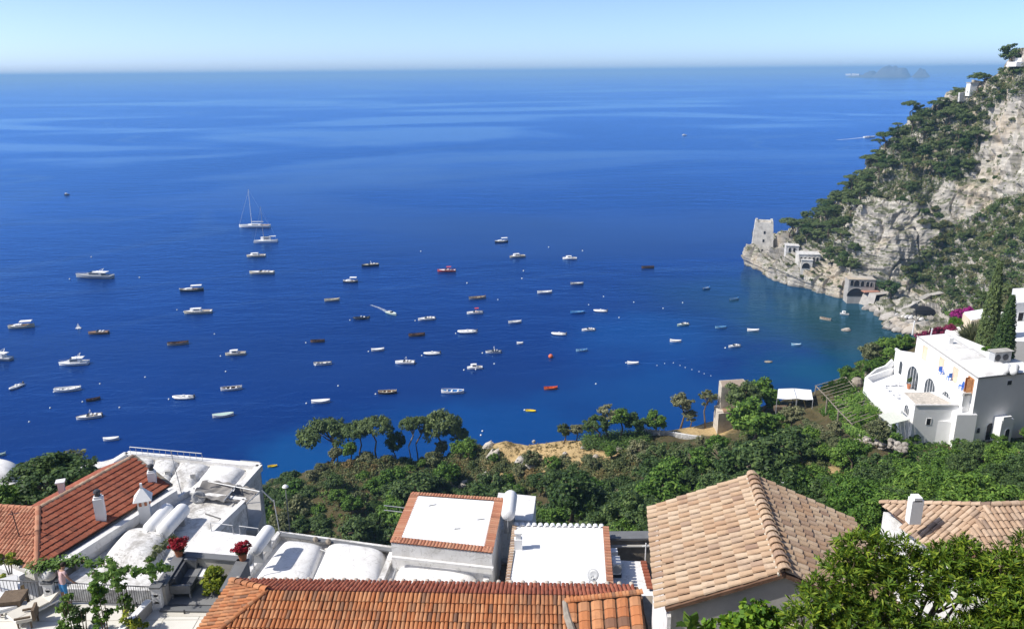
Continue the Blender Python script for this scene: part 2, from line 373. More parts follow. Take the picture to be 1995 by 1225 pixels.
# ================================================================ NEAR HILLSIDE (height field through surveyed points)
def pz(u, v, z): p = P(u, v, z); return (p.x, p.y, z)
def wz(u, v, z): p = P(u, v, 0); return (p.x, p.y, z)
TP = [(0, 2, 79), (-20, 0, 76), (20, 0, 79), (0, 8, 66), (-14, 14, 64), (12, 10, 68), (25, 12, 70), (40, 15, 70), (-35, 12, 62), (-60, 20, 56), (70, 15, 76), (110, 20, 84),
 (0, 22, 62), (-15, 25, 60), (15, 20, 65), (28, 25, 65), (45, 30, 65), (0, 36, 54), (-8, 42, 53), (6, 44, 52), (-20, 38, 54), (-30, 45, 52), (-18, 55, 46), (-35, 60, 44), (-52, 50, 48), (-75, 50, 40),
 (-28, 72, 30), (-45, 72, 28), (-62, 75, 22), (-12, 62, 40), (0, 58, 43), (-6, 75, 35), (8, 75, 35), (0, 95, 26), (12, 96, 27), (-20, 78, 27), (-20, 95, 13), (-12, 107, 17),
 (25, 45, 57), (40, 50, 55), (60, 52, 57), (80, 55, 62), (30, 65, 46), (55, 70, 48), (75, 75, 53), (42, 85, 39), (58, 88, 38.5), (52, 96, 36.6), (58, 95, 37.2), (66, 96.5, 37.5), (72, 97, 38), (72, 88, 41), (25, 85, 35), (22, 105, 28),
 (62, 99, 37.4), (72, 112, 41), (50, 108, 35.5), (84, 102, 42), (95, 110, 54), (110, 90, 62), (120, 130, 64), (75, 128, 42), (90, 140, 44),
 pz(980, 856, 23.5), pz(1080, 872, 24.5), pz(1180, 884, 25.5), pz(1060, 892, 23), pz(1000, 893, 21),
 pz(650, 916, 12), pz(720, 890, 18), pz(800, 905, 16), pz(870, 895, 14.5), pz(760, 940, 17), pz(690, 930, 17), pz(860, 940, 15), pz(925, 905, 13), pz(930, 950, 18),
 pz(1250, 860, 26), pz(1340, 832, 27), pz(1400, 846, 27), pz(1430, 818, 28), pz(1500, 800, 30), pz(1550, 795, 32), pz(1600, 812, 33), pz(1660, 790, 36), pz(1620, 845, 35), pz(1560, 868, 33), pz(1480, 865, 31), pz(1700, 860, 39),
 pz(1690, 715, 33), pz(1740, 680, 32)]
def sea_pt(u, v, y_add, z=-5):                      # just off the land's edge the sea floor drops away
    p = P(u, v, 22); return (p.x, p.y+y_add, z)
TP += [wz(575, 935, -5), wz(520, 930, -4), wz(640, 905, -5), wz(560, 890, -9), wz(400, 905, -5), wz(250, 905, -5), wz(100, 905, -5), wz(-100, 910, -5)]
TP += [sea_pt(u, v, dy) for u, v, dy in ((690, 870, 20), (780, 860, 22), (880, 860, 20), (940, 850, 13), (1000, 848, 15), (1080, 855, 18), (1160, 850, 20), (1250, 835, 22), (1340, 805, 22), (1420, 785, 26), (1500, 775, 30), (1570, 765, 32))]
TP += [wz(1600, 760, -3), wz(1640, 722, -3), wz(1680, 690, -3), wz(1720, 668, -3), wz(1765, 655, -2), wz(1560, 700, -8), wz(1300, 720, -12), wz(900, 780, -15), wz(500, 800, -15)]
tp = np.array(TP, float)
def tps(r2): return np.where(r2 > 0, r2*np.log(np.maximum(r2, 1e-9))*.5, 0)
XY = tp[:, :2]/50.0
K_ = tps(((XY[:, None]-XY[None])**2).sum(-1)) + np.eye(len(tp))*.004
Pm = np.hstack([np.ones((len(tp), 1)), XY]); Z3 = np.zeros((3, 3))
Wt = np.linalg.solve(np.block([[K_, Pm], [Pm.T, Z3]]), np.concatenate([tp[:, 2], np.zeros(3)]))
def height_many(q):
    q = np.asarray(q, float)/50.0
    return tps(((q[:, None]-XY[None])**2).sum(-1)) @ Wt[:-3] + np.hstack([np.ones((len(q), 1)), q]) @ Wt[-3:]
GX0, GX1, GY0, GY1, GS = -110, 150, -14, 190, 1.25
nx, ny = int((GX1-GX0)/GS)+1, int((GY1-GY0)/GS)+1
gx, gy = np.meshgrid(np.linspace(GX0, GX1, nx), np.linspace(GY0, GY1, ny))
q = np.stack([gx.ravel(), gy.ravel()], 1)
HZ = np.concatenate([height_many(c) for c in np.array_split(q, 12)])
HZ = np.clip(HZ, -9, 96)
lv = []
for (x, y), z in zip(q, HZ):
    nn = fbm(Vector((x*.06, y*.06, 0)), 4)*1.1 + fbm(Vector((x*.3, y*.3, 5)), 3)*.35
    lv.append((x, y, z + nn*min(1, max(.15, (y-45)/40)) if y > 45 else z+nn*.1))
def hland(x, y):
    i = min(max((x-GX0)/(GX1-GX0)*(nx-1), 0), nx-1.001); j = min(max((y-GY0)/(GY1-GY0)*(ny-1), 0), ny-1.001)
    a, b = int(i), int(j); fx, fy = i-a, j-b; g = lambda a, b: lv[b*nx+a][2]
    return g(a, b)*(1-fx)*(1-fy)+g(a+1, b)*fx*(1-fy)+g(a, b+1)*(1-fx)*fy+g(a+1, b+1)*fx*fy
def land_material():
    n = NT('hillside'); p = n.pos()
    nz = n.n('ShaderNodeSeparateXYZ'); n.l(n.n('ShaderNodeNewGeometry').outputs['Normal'], nz.inputs[0])
    soil = n.ramp(n.noise(.35, 6, .65, p), [(.3, (.05, .045, .022, 1)), (.5, (.11, .09, .045, 1)), (.68, (.05, .06, .025, 1))])
    straw = n.ramp(n.noise(1.4, 6, .7, p, .6), [(.25, (.30, .2, .09, 1)), (.5, (.52, .38, .19, 1)), (.75, (.4, .27, .12, 1))])
    def blob(c, r0, r1):
        d = n.n('ShaderNodeVectorMath', operation='DISTANCE'); n.l(p, d.inputs[0]); d.inputs[1].default_value = c
        mr = n.n('ShaderNodeMapRange'); mr.interpolation_type = 'SMOOTHSTEP'
        n.l(n.math('ADD', d.outputs['Value'], n.math('MULTIPLY', n.math('SUBTRACT', n.noise(.4, 3, .6, p), .5), 5)), mr.inputs[0])
        mr.inputs[1].default_value = r1; mr.inputs[2].default_value = r0; return mr.outputs[0]
    m_ = None
    for (u, v, z), r0, r1 in (((990, 868, 24), 3.5, 7), ((1050, 872, 24), 6, 9), ((1110, 880, 24.5), 6, 9), ((1165, 885, 25), 4, 7.5), ((1375, 834, 27), 2.5, 6), ((1590, 890, 34), 2, 5), ((1610, 940, 38), 2, 5)):
        b_ = blob(tuple(P(u, v, z)), r0, r1); m_ = b_ if m_ is None else n.math('MAXIMUM', m_, b_)
    c = n.mix(m_, soil, straw)
    rockc = n.ramp(n.noise(.9, 6, .7, n.mapping(p, (1, 1, .5))), [(.3, (.12, .11, .1, 1)), (.55, (.36, .34, .3, 1)), (.75, (.5, .48, .44, 1))])
    steep = n.ramp(nz.outputs[2], [(.5, (1, 1, 1, 1)), (.72, (0, 0, 0, 1))])
    c = n.mix(n.math('MULTIPLY', steep, .85), c, rockc)
    n.bsdf(c, .95, .1, n.bump(n.noise(2.2, 6, .7, p), .9, .35)); return n.m
lm = MB(); lm.add(lv, [(j*nx+i, j*nx+i+1, (j+1)*nx+i+1, (j+1)*nx+i) for j in range(ny-1) for i in range(nx-1)])
hillside = lm.build('hillside', land_material(), kind='structure', smooth=True, label='steep scrubby hillside falling from the houses to the bay')
LAND_BVH = BVHTree.FromPolygons([Vector(p) for p in lm.v], lm.f)
def hit(u, v, bvh=None):           # where the line of sight through a photo pixel meets the ground
    d = ray(u, v).normalized(); best = None
    for b in ([bvh] if bvh else [LAND_BVH, CLIFF_BVH]):
        h = b.ray_cast(EYE, d)
        if h[0] is not None and (best is None or h[3] < best[3]): best = h
    return best[0] if best else None
# ================================================================ PLANT LIBRARY
def leaf_material(name, a, b, c, rand=.35, trans=.28, dry=None):
    n = NT(name)
    isl = n.n('ShaderNodeNewGeometry').outputs['Random Per Island']; obr = n.n('ShaderNodeObjectInfo').outputs['Random']
    cl = n.ramp(isl, [(0, a), (.55, b), (1, c)])
    k = n.math('MULTIPLY_ADD', obr, rand*1.6, 1-rand*.75)
    cc = n.n('ShaderNodeCombineColor'); n.l(k, cc.inputs[0]); n.l(n.math('MULTIPLY_ADD', k, .7, .3), cc.inputs[1]); n.l(k, cc.inputs[2])
    cl = n.mix(1.0, cl, cc.outputs[0], 'MULTIPLY')
    if dry: cl = n.mix(n.ramp(n.noise(.5, 3, .6, n.pos()), [(.52, (0, 0, 0, 1)), (.68, (.7, .7, .7, 1))]), cl, dry)
    d = n.n('ShaderNodeBsdfPrincipled'); n.l(cl, d.inputs['Base Color']); d.inputs['Roughness'].default_value = .6; d.inputs['Specular IOR Level'].default_value = .25
    t = n.n('ShaderNodeBsdfTranslucent'); n.l(n.mix(.5, cl, (.12, .16, .02, 1)), t.inputs[0])
    ms = n.n('ShaderNodeMixShader'); ms.inputs[0].default_value = trans; n.l(d.outputs[0], ms.inputs[1]); n.l(t.outputs[0], ms.inputs[2])
    n.l(ms.outputs[0], n.out.inputs[0]); return n.m
L_DARK = leaf_material('leaf_dark', (0.038, 0.070, 0.025, 1), (0.070, 0.125, 0.037, 1), (0.129, 0.196, 0.050, 1))
L_PINE = leaf_material('leaf_pine', (0.070, 0.103, 0.041, 1), (0.121, 0.175, 0.059, 1), (0.190, 0.250, 0.077, 1))
L_GREEN = leaf_material('leaf_green', (0.052, 0.113, 0.020, 1), (0.100, 0.199, 0.028, 1), (0.182, 0.296, 0.045, 1))
L_OLIVE = leaf_material('leaf_olive', (0.104, 0.125, 0.059, 1), (0.182, 0.199, 0.095, 1), (0.294, 0.296, 0.147, 1))
L_DRY = leaf_material('leaf_dry', (0.129, 0.102, 0.041, 1), (0.243, 0.180, 0.069, 1), (0.381, 0.272, 0.112, 1), .25)
L_SCRUB = leaf_material('leaf_scrub', (0.052, 0.078, 0.030, 1), (0.100, 0.134, 0.048, 1), (0.173, 0.196, 0.067, 1), dry=(0.260, 0.196, 0.077, 1))
L_BRIGHT = leaf_material('leaf_bright', (.04, .1, .01, 1), (.09, .2, .014, 1), (.2, .32, .024, 1))
L_CITRUS = leaf_material('leaf_citrus', (.06, .11, .008, 1), (.16, .22, .014, 1), (.38, .42, .035, 1))
L_BOUG = leaf_material('leaf_magenta', (.25, .012, .15, 1), (.42, .02, .24, 1), (.55, .06, .36, 1), .15)
L_WINE = leaf_material('leaf_wine', (.14, .012, .045, 1), (.24, .02, .075, 1), (.34, .04, .12, 1), .15)
L_RED = leaf_material('petal_red', (.2, .005, .015, 1), (.34, .008, .025, 1), (.5, .02, .05, 1), .1)
L_OLEA = leaf_material('leaf_oleander', (.045, .1, .012, 1), (.12, .215, .018, 1), (.34, .42, .04, 1), .1, .36)
M_BARK = mat('bark', (.16, .12, .085), .9, .1, .35, 4, .5)
M_BARKP = mat('bark_pale', (.33, .28, .22), .9, .1, .3, 4, .4)

def leaf_mesh(name, material, clumps, per, size, seed, aspect=1.7, out=.65, jitter=.9):
    """many separate leaf faces round each clump centre (centre, radius, crown centre)"""
    r = np.random.RandomState(seed); Vs = []; 
    for c, rad, cc in clumps:
        c = np.array(c); k = int(per)
        d = r.normal(size=(k, 3)); d /= np.linalg.norm(d, axis=1, keepdims=True)
        rr = rad*(r.rand(k, 1)**.45)
        pos = c + d*rr*np.array([1, 1, .8])
        nrm = d*out + r.normal(size=(k, 3))*jitter*.5 + (c-np.array(cc))*.35 + np.array([0, 0, .25])
        nrm /= np.linalg.norm(nrm, axis=1, keepdims=True)
        t = np.cross(nrm, r.normal(size=(k, 3))); t /= np.linalg.norm(t, axis=1, keepdims=True)
        b = np.cross(nrm, t); s = size*(.65+.7*r.rand(k, 1))
        L = t*s*aspect*.5; W = b*s*.5
        Vs.append(np.stack([pos-L, pos-W*.9+L*.1, pos+L, pos+W*.9+L*.1], 1).reshape(-1, 3))
    V = np.concatenate(Vs); nq = len(V)//4
    me = bpy.data.meshes.new(name); me.vertices.add(len(V)); me.vertices.foreach_set('co', V.ravel())
    me.loops.add(nq*4); me.polygons.add(nq); me.loops.foreach_set('vertex_index', np.arange(nq*4))
    me.polygons.foreach_set('loop_start', np.arange(nq)*4); me.polygons.foreach_set('loop_total', np.full(nq, 4))
    me.materials.append(material); me.update(); return me
def sph(r, n, seed, lo=-1.0, sq=(1, 1, 1), rad=(.28, .42), c0=(0, 0, 0)):
    rr = random.Random(seed); out = []
    while len(out) < n:
        d = Vector((rr.gauss(0, 1), rr.gauss(0, 1), rr.gauss(0, 1))).normalized()
        if d.z < lo: continue
        k = r*(.55+.45*rr.random())*(.85+.3*rr.random()); cr = rr.uniform(*rad)
        p = Vector((d.x*k*sq[0], d.y*k*sq[1], d.z*k*sq[2]))+Vector(c0)
        out.append((tuple(p), cr*r, c0))
    return out
# crowns are unit sized (radius about 1) and scaled when planted
CROWN = {}
def crown(kind, var, material, key=None):
    k = (kind, var, material.name)
    if k in CROWN: return CROWN[k]
    sd_ = hash(kind) % 97 if False else sum(map(ord, kind))*7+var*13
    if kind == 'round': me = leaf_mesh('crown', material, sph(.78, 42, sd_, -.75, (1, 1, .85), (.2, .4)), 84, .088, sd_)
    elif kind == 'roundf': me = leaf_mesh('crown', material, sph(.8, 80, sd_, -.75, (1, 1, .85), (.13, .3)), 95, .052, sd_)
    elif kind == 'shrubf': me = leaf_mesh('foliage', material, sph(.74, 60, sd_, -.15, (1, 1, .8), (.14, .34)), 95, .06, sd_)
    elif kind == 'shrub': me = leaf_mesh('foliage', material, sph(.72, 32, sd_, -.15, (1, 1, .8), (.2, .45)), 84, .1, sd_)
    elif kind == 'airy': me = leaf_mesh('crown', material, sph(.8, 26, sd_, -.7, (1, 1, .95), (.14, .32)), 90, .07, sd_, 2.4)
    elif kind == 'umbrella':
        rr = random.Random(sd_); cl = []
        for i in range(46):
            a = rr.random()*6.283; q = rr.random()**.55*.9
            cl.append(((q*math.cos(a), q*math.sin(a), (1-q*q)*.42+rr.uniform(-.12, .06)), rr.uniform(.12, .26), (0, 0, -.6)))
        me = leaf_mesh('crown', material, cl, 90, .06, sd_, 2.2)
    elif kind == 'pine':
        rr = random.Random(sd_); cl = []
        for i in range(34):
            a = rr.random()*6.283; h = rr.random(); q = (.35+.65*rr.random())*(.95-.55*abs(h-.35))
            cl.append(((q*math.cos(a), q*math.sin(a), (h-.4)*1.3), rr.uniform(.14, .34), (0, 0, 0)))
        me = leaf_mesh('crown', material, cl, 84, .085, sd_, 2.2)
    elif kind == 'cypress':      # unit: radius 1 at widest, height 8 handled by scale z
        rr = random.Random(sd_); cl = []
        for i in range(300):
            h = (i+.5)/300; q = (min(1, .55+h*2.4) if h < .2 else (1-((h-.2)/.8)**1.9))*.78; a = i*2.39996
            cl.append(((q*math.cos(a), q*math.sin(a), h*7.8), .2+.06*rr.random(), (0, 0, h*8-1)))
        me = leaf_mesh('crown', material, cl, 46, .095, sd_, 2.6)
    elif kind == 'narrow':        # oleander / strap leaved bush, leaves pointing outwards
        rr = np.random.RandomState(sd_); V = []; 
        for i in range(46):
            d = rr.normal(size=3); d[2] = abs(d[2])*.9+.1; d /= np.linalg.norm(d); o = d*rr.uniform(.1, .45)
            for k in range(26):
                e = d+rr.normal(size=3)*.45; e /= np.linalg.norm(e); s = np.cross(e, rr.normal(size=3)); s /= np.linalg.norm(s); l = rr.uniform(.35, .6); p0 = o+e*.08
                V += [p0, p0+e*l*.5+s*.03, p0+e*l, p0+e*l*.5-s*.03]
        me = bpy.data.meshes.new('foliage'); me.from_pydata([tuple(p) for p in V], [], [(i, i+1, i+2, i+3) for i in range(0, len(V), 4)]); me.materials.append(material)
    CROWN[k] = me; return me
TRUNK = {}
def trunk(kind, var, material):
    k = (kind, var, material.name)
    if k in TRUNK: return TRUNK[k]
    rr = random.Random(var*31+len(kind)); b = MB()
    bend = [Vector((rr.uniform(-.08, .08)*i, rr.uniform(-.08, .08)*i, i/4)) for i in range(5)]     # unit height 1
    b.tube(bend, [.05, .042, .036, .03, .02], 7)
    for i in range(6):
        a = rr.random()*6.283; p0 = bend[3]*.75+bend[4]*.25+Vector((0, 0, -.12*rr.random())); e = Vector((math.cos(a)*.3, math.sin(a)*.3, .18+.12*rr.random()))
        b.tube([p0, p0+e*.5+Vector((0, 0, -.02)), p0+e], [.022, .014, .006], 5)
    TRUNK[k] = b.mesh('trunk', material, smooth=True); return TRUNK[k]
def rotm(a, s, loc, lean=0.0):
    return Matrix.Translation(loc) @ Matrix.Rotation(lean, 4, 'Y') @ Matrix.Rotation(a, 4, 'Z') @ Matrix.Diagonal((s[0], s[1], s[2], 1))
def tree(name, label, base, hgt, rad, kind='round', leaf=None, bark=None, group=None, ch=None, lean=(0, 0), var=0, trunk_r=1.0):
    """a tree standing at base: trunk and crown; hgt to the crown top, rad crown radius, ch crown half height"""
    base = Vector(base); t = thing(name, label, 'tree', tuple(base), group); leaf = leaf or L_GREEN; bark = bark or M_BARK
    ch = ch or rad*.8; rz = rng.random()*6.28
    cz = hgt-(ch*.45 if kind == 'umbrella' else ch)
    off = Vector((lean[0], lean[1], 0))
    tm = place(trunk(kind, var % 3, bark), 'trunk', Matrix.Translation(base) @ Matrix(((1, 0, lean[0]/max(cz, .1), 0), (0, 1, lean[1]/max(cz, .1), 0), (0, 0, 1, 0), (0, 0, 0, 1))) @ Matrix.Diagonal((max(rad*1.6, .8)*trunk_r, max(rad*1.6, .8)*trunk_r, cz+ch*.2, 1)), t)
    place(crown(kind, var % 4, leaf), 'crown', rotm(rz, (rad, rad, ch if kind != 'umbrella' else ch), base+off+Vector((0, 0, cz))), t)
    return t
def shrub(name, label, base, rad, h=None, leaf=None, kind='shrub', group=None, var=0, cat='shrub'):
    M = rotm(rng.random()*6.28, (rad, rad, (h or rad)), Vector(base)+Vector((0, 0, .05*rad)))
    return place(crown(kind, var % 4, leaf or L_SCRUB), name, M, label=label, cat=cat, group=group)
def in_poly(x, y, poly):
    c = False; j = len(poly)-1
    for i in range(len(poly)):
        if (poly[i][1] > y) != (poly[j][1] > y) and x < (poly[j][0]-poly[i][0])*(y-poly[i][1])/(poly[j][1]-poly[i][1])+poly[i][0]: c = not c
        j = i
    return c
USED = []
def scatter(poly, n, spacing, fn, bvh=None, seed=1, tries=6000):
    rr = random.Random(seed); xs = [p[0] for p in poly]; ys = [p[1] for p in poly]; k = 0
    for _ in range(tries):
        u = rr.uniform(min(xs), max(xs)); v = rr.uniform(min(ys), max(ys))
        if not in_poly(u, v, poly): continue
        p = hit(u, v, bvh)
        if p is None: continue
        sp = spacing*rr.uniform(.8, 1.25)
        if any((p-q).length < (sp+s)*.5 for q, s in USED): continue
        USED.append((p, sp)); fn(p, k, rr, u, v); k += 1
        if k >= n: break
    return k

# ================================================================ WOODS BELOW THE HOUSES
TONE = {'leaf_dark': 'dark green', 'leaf_green': 'fresh green', 'leaf_olive': 'grey green', 'leaf_dry': 'brown dry', 'leaf_scrub': 'mottled', 'leaf_pine': 'pine green', 'leaf_bright': 'yellow green'}
MARKS = [(520, 985, 'by the grey canvas canopy'), (590, 1020, 'behind the left vaulted roof'), (690, 1030, 'behind the middle vaulted roof'), (760, 1000, 'beside the tile bordered roof'), (660, 940, 'under the wide leftmost pine'), (740, 925, 'under the flat topped pine'), (810, 935, 'below the pale bare trunk'), (880, 935, 'below the right end pines'), (940, 930, 'by the pale terrace rock'), (1010, 915, 'below the left straw terrace'), (1090, 910, 'below the straw terrace middle'), (1170, 910, 'below the right end of the straw terrace'), (1000, 950, 'behind the tank annex'), (1070, 990, 'behind the plain white roof'), (1150, 1000, 'past the plain white roof'), (1230, 1020, 'above the grey boundary wall'), (1260, 960, 'left of the ochre roof'), (1330, 930, 'behind the left ochre slope'), (1400, 890, 'below the garden path wall'), (1450, 905, 'behind the ochre ridge'), (1520, 930, 'behind the right ochre slope'), (1580, 970, 'above the ochre roof corner'), (1650, 990, 'between the two tiled roofs'), (1730, 950, 'behind the white chimney'), (1800, 950, 'behind the far right tiled roof'), (1880, 940, 'behind the far right hip'), (1960, 940, 'at the right edge behind the tiled roof'), (1760, 885, 'below the rubble wall'), (1840, 870, 'below the villa annex'), (1920, 870, 'below the villa entrance wall'), (1985, 870, 'below the right end of the villa'), (1640, 900, 'right of the dry garden patch'), (1560, 895, 'around the dry garden patch'), (1480, 870, 'under the largest garden tree'), (1240, 875, 'under the dark clump by the path'), (1340, 880, 'under the path wall'), (1640, 800, 'beside the left pergola posts'), (1710, 800, 'beside the right pergola posts'), (1540, 845, 'below the lawn olive'), (1600, 850, 'by the broken stone steps'), (1660, 730, 'near the pale stone pillar'), (1730, 680, 'at the sea corner of the villa'), (1780, 650, 'behind the far villa corner'),
 (1560, 440, 'just above the watchtower'), (1610, 410, 'on the low skyline slope'), (1650, 370, 'halfway up the seaward skyline'), (1700, 320, 'on the upper seaward skyline'), (1640, 460, 'left of the pale cliff face'), (1680, 380, 'atop the pale cliff face'), (1640, 505, 'beneath the pale cliff face'), (1740, 370, 'on the ledge over the pale cliff face'), (1820, 420, 'in the cleft between the cliff faces'), (1770, 270, 'on the outer shoulder of the headland'), (1830, 230, 'on the high shoulder of the headland'), (1870, 300, 'beside the shadowed upper cleft'), (1790, 320, 'over the small pale crag'), (1930, 190, 'on the crest right of the hut'), (1980, 150, 'on the crest near the roof terrace'), (1940, 280, 'on the bare upper cliff'), (1790, 520, 'right of the cliff foot'), (1850, 480, 'on the middle right slope'), (1920, 430, 'high on the right hand slope'), (1980, 450, 'at the right slope edge'), (1980, 540, 'above the upper white house'), (1900, 560, 'left of the slender cypress top'), (1840, 560, 'above the beach ramp'), (1870, 630, 'below the magenta creeper'), (1560, 500, 'among the rock houses'), (1620, 545, 'left of the arched boathouse')]
def where(u, v): return min(MARKS, key=lambda q: (q[0]-u)**2+((q[1]-v)*1.3)**2)[2]
def named(rad, r0, r1, leaf, noun, u, v):
    f = (rad-r0)/(r1-r0); return ('small ' if f < .33 else 'middling ' if f < .66 else 'large ')+TONE[leaf.name]+' '+noun+' '+where(u, v)
def wood_tree(label, group, mix, rmin, rmax):
    def fn(p, k, rr, u, v):
        kind, leaf, nm = rr.choices([m_[0] for m_ in mix], [m_[1] for m_ in mix])[0]
        rad = rr.uniform(rmin, rmax); rad *= 1.4 if rr.random() < .18 and rmin > 1.3 else 1; b = p-Vector((0, 0, .15))
        fine = 'f' if b.y < 78 and kind in ('round', 'shrub') else ''
        if kind == 'shrub': shrub('shrub', named(rad, rmin, rmax, leaf, 'shrub', u, v), b, rad, rad*rr.uniform(.8, 1.15), leaf, 'shrub'+fine, group, k)
        else: tree('leafy_tree', named(rad, rmin, rmax, leaf, 'airy tree' if kind == 'airy' else 'round tree', u, v), b, rad*rr.uniform(1.7, 2.3), rad, kind+fine, leaf, None, group.replace('shrubs', 'trees'), rad*rr.uniform(.75, 1), var=k)
    return fn
gully = [(500, 975), (545, 958), (640, 945), (760, 945), (830, 955), (970, 955), (1045, 965), (1200, 935), (1290, 930), (1400, 900), (1480, 930), (1660, 1030), (1500, 1100), (1280, 1110), (1000, 1090), (760, 1100), (540, 1080)]
MIXD = [(('shrub', L_DARK, ''), 3), (('round', L_DARK, ''), 4), (('round', L_GREEN, ''), 4), (('shrub', L_GREEN, ''), 2), (('shrub', L_OLIVE, ''), 1), (('airy', L_PINE, ''), 1)]
scatter(gully, 170, 3.3, wood_tree('leafy green shrub in the wooded gully behind the white roofs', 'shrubs in the gully', MIXD, 1.7, 3.1), LAND_BVH, 3)
rwood = [(1480, 900), (1560, 915), (1640, 915), (1700, 930), (1780, 935), (1890, 935), (1995, 935), (2080, 935), (2080, 1060), (1700, 1060), (1660, 1030), (1480, 930)]
MIXR = [(('round', L_GREEN, ''), 5), (('round', L_DARK, ''), 3), (('shrub', L_GREEN, ''), 3), (('airy', L_GREEN, ''), 1)]
scatter(rwood, 110, 2.8, wood_tree('leafy green shrub in the wood below the villa', 'shrubs below the villa', MIXR, 1.5, 2.5), LAND_BVH, 5)
spur = [(585, 950), (640, 905), (700, 880), (740, 878), (800, 890), (880, 884), (930, 872), (962, 872), (1000, 905), (1180, 895), (1280, 880), (1400, 875), (1400, 905), (1290, 935), (1190, 940), (970, 955), (800, 945), (700, 940), (600, 962)]
MIXS = [(('shrub', L_SCRUB, ''), 5), (('shrub', L_DRY, ''), 1), (('shrub', L_OLIVE, ''), 2), (('round', L_OLIVE, ''), 1), (('shrub', L_DARK, ''), 2), (('round', L_GREEN, ''), 2), (('shrub', L_GREEN, ''), 1)]
scatter(spur, 150, 2.4, wood_tree('dry scrubby shrub on the spur below the straw terrace', 'shrubs on the spur', MIXS, 1.1, 2.3), LAND_BVH, 9)
edge = [(930, 860), (960, 848), (965, 900), (920, 905)]
scatter(edge, 6, 2.2, wood_tree('green bush hanging over the sea edge of the straw terrace', 'bushes at the terrace edge', [(('shrub', L_GREEN, ''), 1)], 1.2, 1.8), LAND_BVH, 11)
garden = [(1400, 880), (1440, 862), (1520, 868), (1600, 872), (1700, 868), (1760, 845), (1640, 905), (1560, 915), (1480, 905)]
scatter(garden, 26, 2.6, wood_tree('grey green shrub among the terraced garden walls', 'shrubs in the garden', [(('round', L_OLIVE, ''), 2), (('shrub', L_GREEN, ''), 2), (('round', L_GREEN, ''), 2), (('shrub', L_SCRUB, ''), 1)], 1.1, 2.0), LAND_BVH, 13)
slope2 = [(1195, 868), (1230, 852), (1300, 868), (1400, 872), (1400, 890), (1290, 895), (1200, 895)]
scatter(slope2, 30, 2.0, wood_tree('', 'shrubs under the path wall', [(('shrub', L_SCRUB, ''), 2), (('shrub', L_DARK, ''), 2), (('shrub', L_OLIVE, ''), 1)], .9, 1.7), LAND_BVH, 31)
perg = [(1640, 775), (1690, 760), (1760, 812), (1745, 845), (1660, 838), (1600, 800)]
scatter(perg, 34, 1.9, wood_tree('', 'shrubs round the pergola', [(('shrub', L_GREEN, ''), 3), (('shrub', L_BRIGHT, ''), 1), (('shrub', L_SCRUB, ''), 1)], .8, 1.4), LAND_BVH, 33)
lawn = [(1480, 812), (1540, 830), (1600, 845), (1640, 850), (1620, 880), (1500, 870), (1440, 850)]
scatter(lawn, 24, 2.2, wood_tree('', 'shrubs below the lawn', [(('shrub', L_GREEN, ''), 2), (('round', L_OLIVE, ''), 2), (('shrub', L_SCRUB, ''), 2)], .9, 1.6), LAND_BVH, 35)
corner = [(1640, 745), (1665, 715), (1700, 680), (1760, 650), (1790, 655), (1750, 700), (1690, 745), (1650, 765)]
scatter(corner, 30, 2.4, wood_tree('', 'shrubs at the villa corner', [(('shrub', L_GREEN, ''), 3), (('shrub', L_SCRUB, ''), 2), (('round', L_GREEN, ''), 1)], 1.1, 2.0), LAND_BVH, 37)
foot = [(1775, 862), (1890, 858), (2010, 856), (2010, 935), (1780, 935), (1690, 925), (1660, 905), (1740, 895)]
scatter(foot, 90, 1.8, wood_tree('', 'shrubs at the villa foot', [(('shrub', L_GREEN, ''), 3), (('shrub', L_DARK, ''), 2), (('shrub', L_OLIVE, ''), 1), (('round', L_GREEN, ''), 2)], .8, 1.4), LAND_BVH, 39)
rough = [(500, 935), (560, 920), (600, 945), (560, 985), (500, 985)]
scatter(rough, 14, 2.4, wood_tree('dark shrub between the grey canopy and the sea', 'shrubs by the grey canopy', [(('shrub', L_DARK, ''), 2), (('shrub', L_OLIVE, ''), 1)], 1.2, 2.0), LAND_BVH, 15)
# single trees: name, label, base pixel, ground z, top pixel row, crown width px, kind, leaf, lean px
def one_tree(name, label, ub, vb, zb, vtop, wpx, kind, leaf, lean=0, bark=None, chf=.8, tr=1.0, group=None):
    b = P(ub, vb, zb); b = Vector((b.x, b.y, zb)); k = pxm(b); g = hland(b.x, b.y)
    hgt = (vb-vtop)/k/.9; rad = wpx/k/2
    if g < zb: b.z = g-.1; hgt += zb-g+.1
    return tree(name, label, b, hgt, rad, kind, leaf, bark, group, rad*chf, (lean/k, 0), var=int(ub) % 4, trunk_r=tr)
one_tree('umbrella_pine', 'wide umbrella pine leaning left over the sea, leftmost of the pines', 650, 916, 12, 826, 112, 'umbrella', L_PINE, -12, None, 1.35)
one_tree('umbrella_pine', 'slim umbrella pine beside the wide leftmost pine', 702, 890, 17, 826, 66, 'umbrella', L_PINE, -4, None, 1.2, .7)
one_tree('umbrella_pine', 'flat topped umbrella pine before the gap in the pines', 733, 886, 18, 818, 72, 'umbrella', L_PINE, 2, None, 1.1, .7)
one_tree('cypress_pine', 'short dense conical evergreen in the gap between the pines', 772, 890, 17, 832, 40, 'pine', L_DARK, 0, None, 1.5)
one_tree('umbrella_pine', 'small round pine on a tall pale bare trunk', 803, 912, 15, 819, 46, 'umbrella', L_PINE, -2, M_BARKP, 1.2, .8)
one_tree('umbrella_pine', 'pine with a lopsided crown behind the pale bare trunk', 815, 897, 16, 817, 54, 'umbrella', L_PINE, 4, None, 1.2, .7)
one_tree('umbrella_pine', 'tallest pine with a curved trunk right of the gap', 857, 899, 15, 811, 84, 'umbrella', L_PINE, 6, M_BARKP, 1.6, .8)
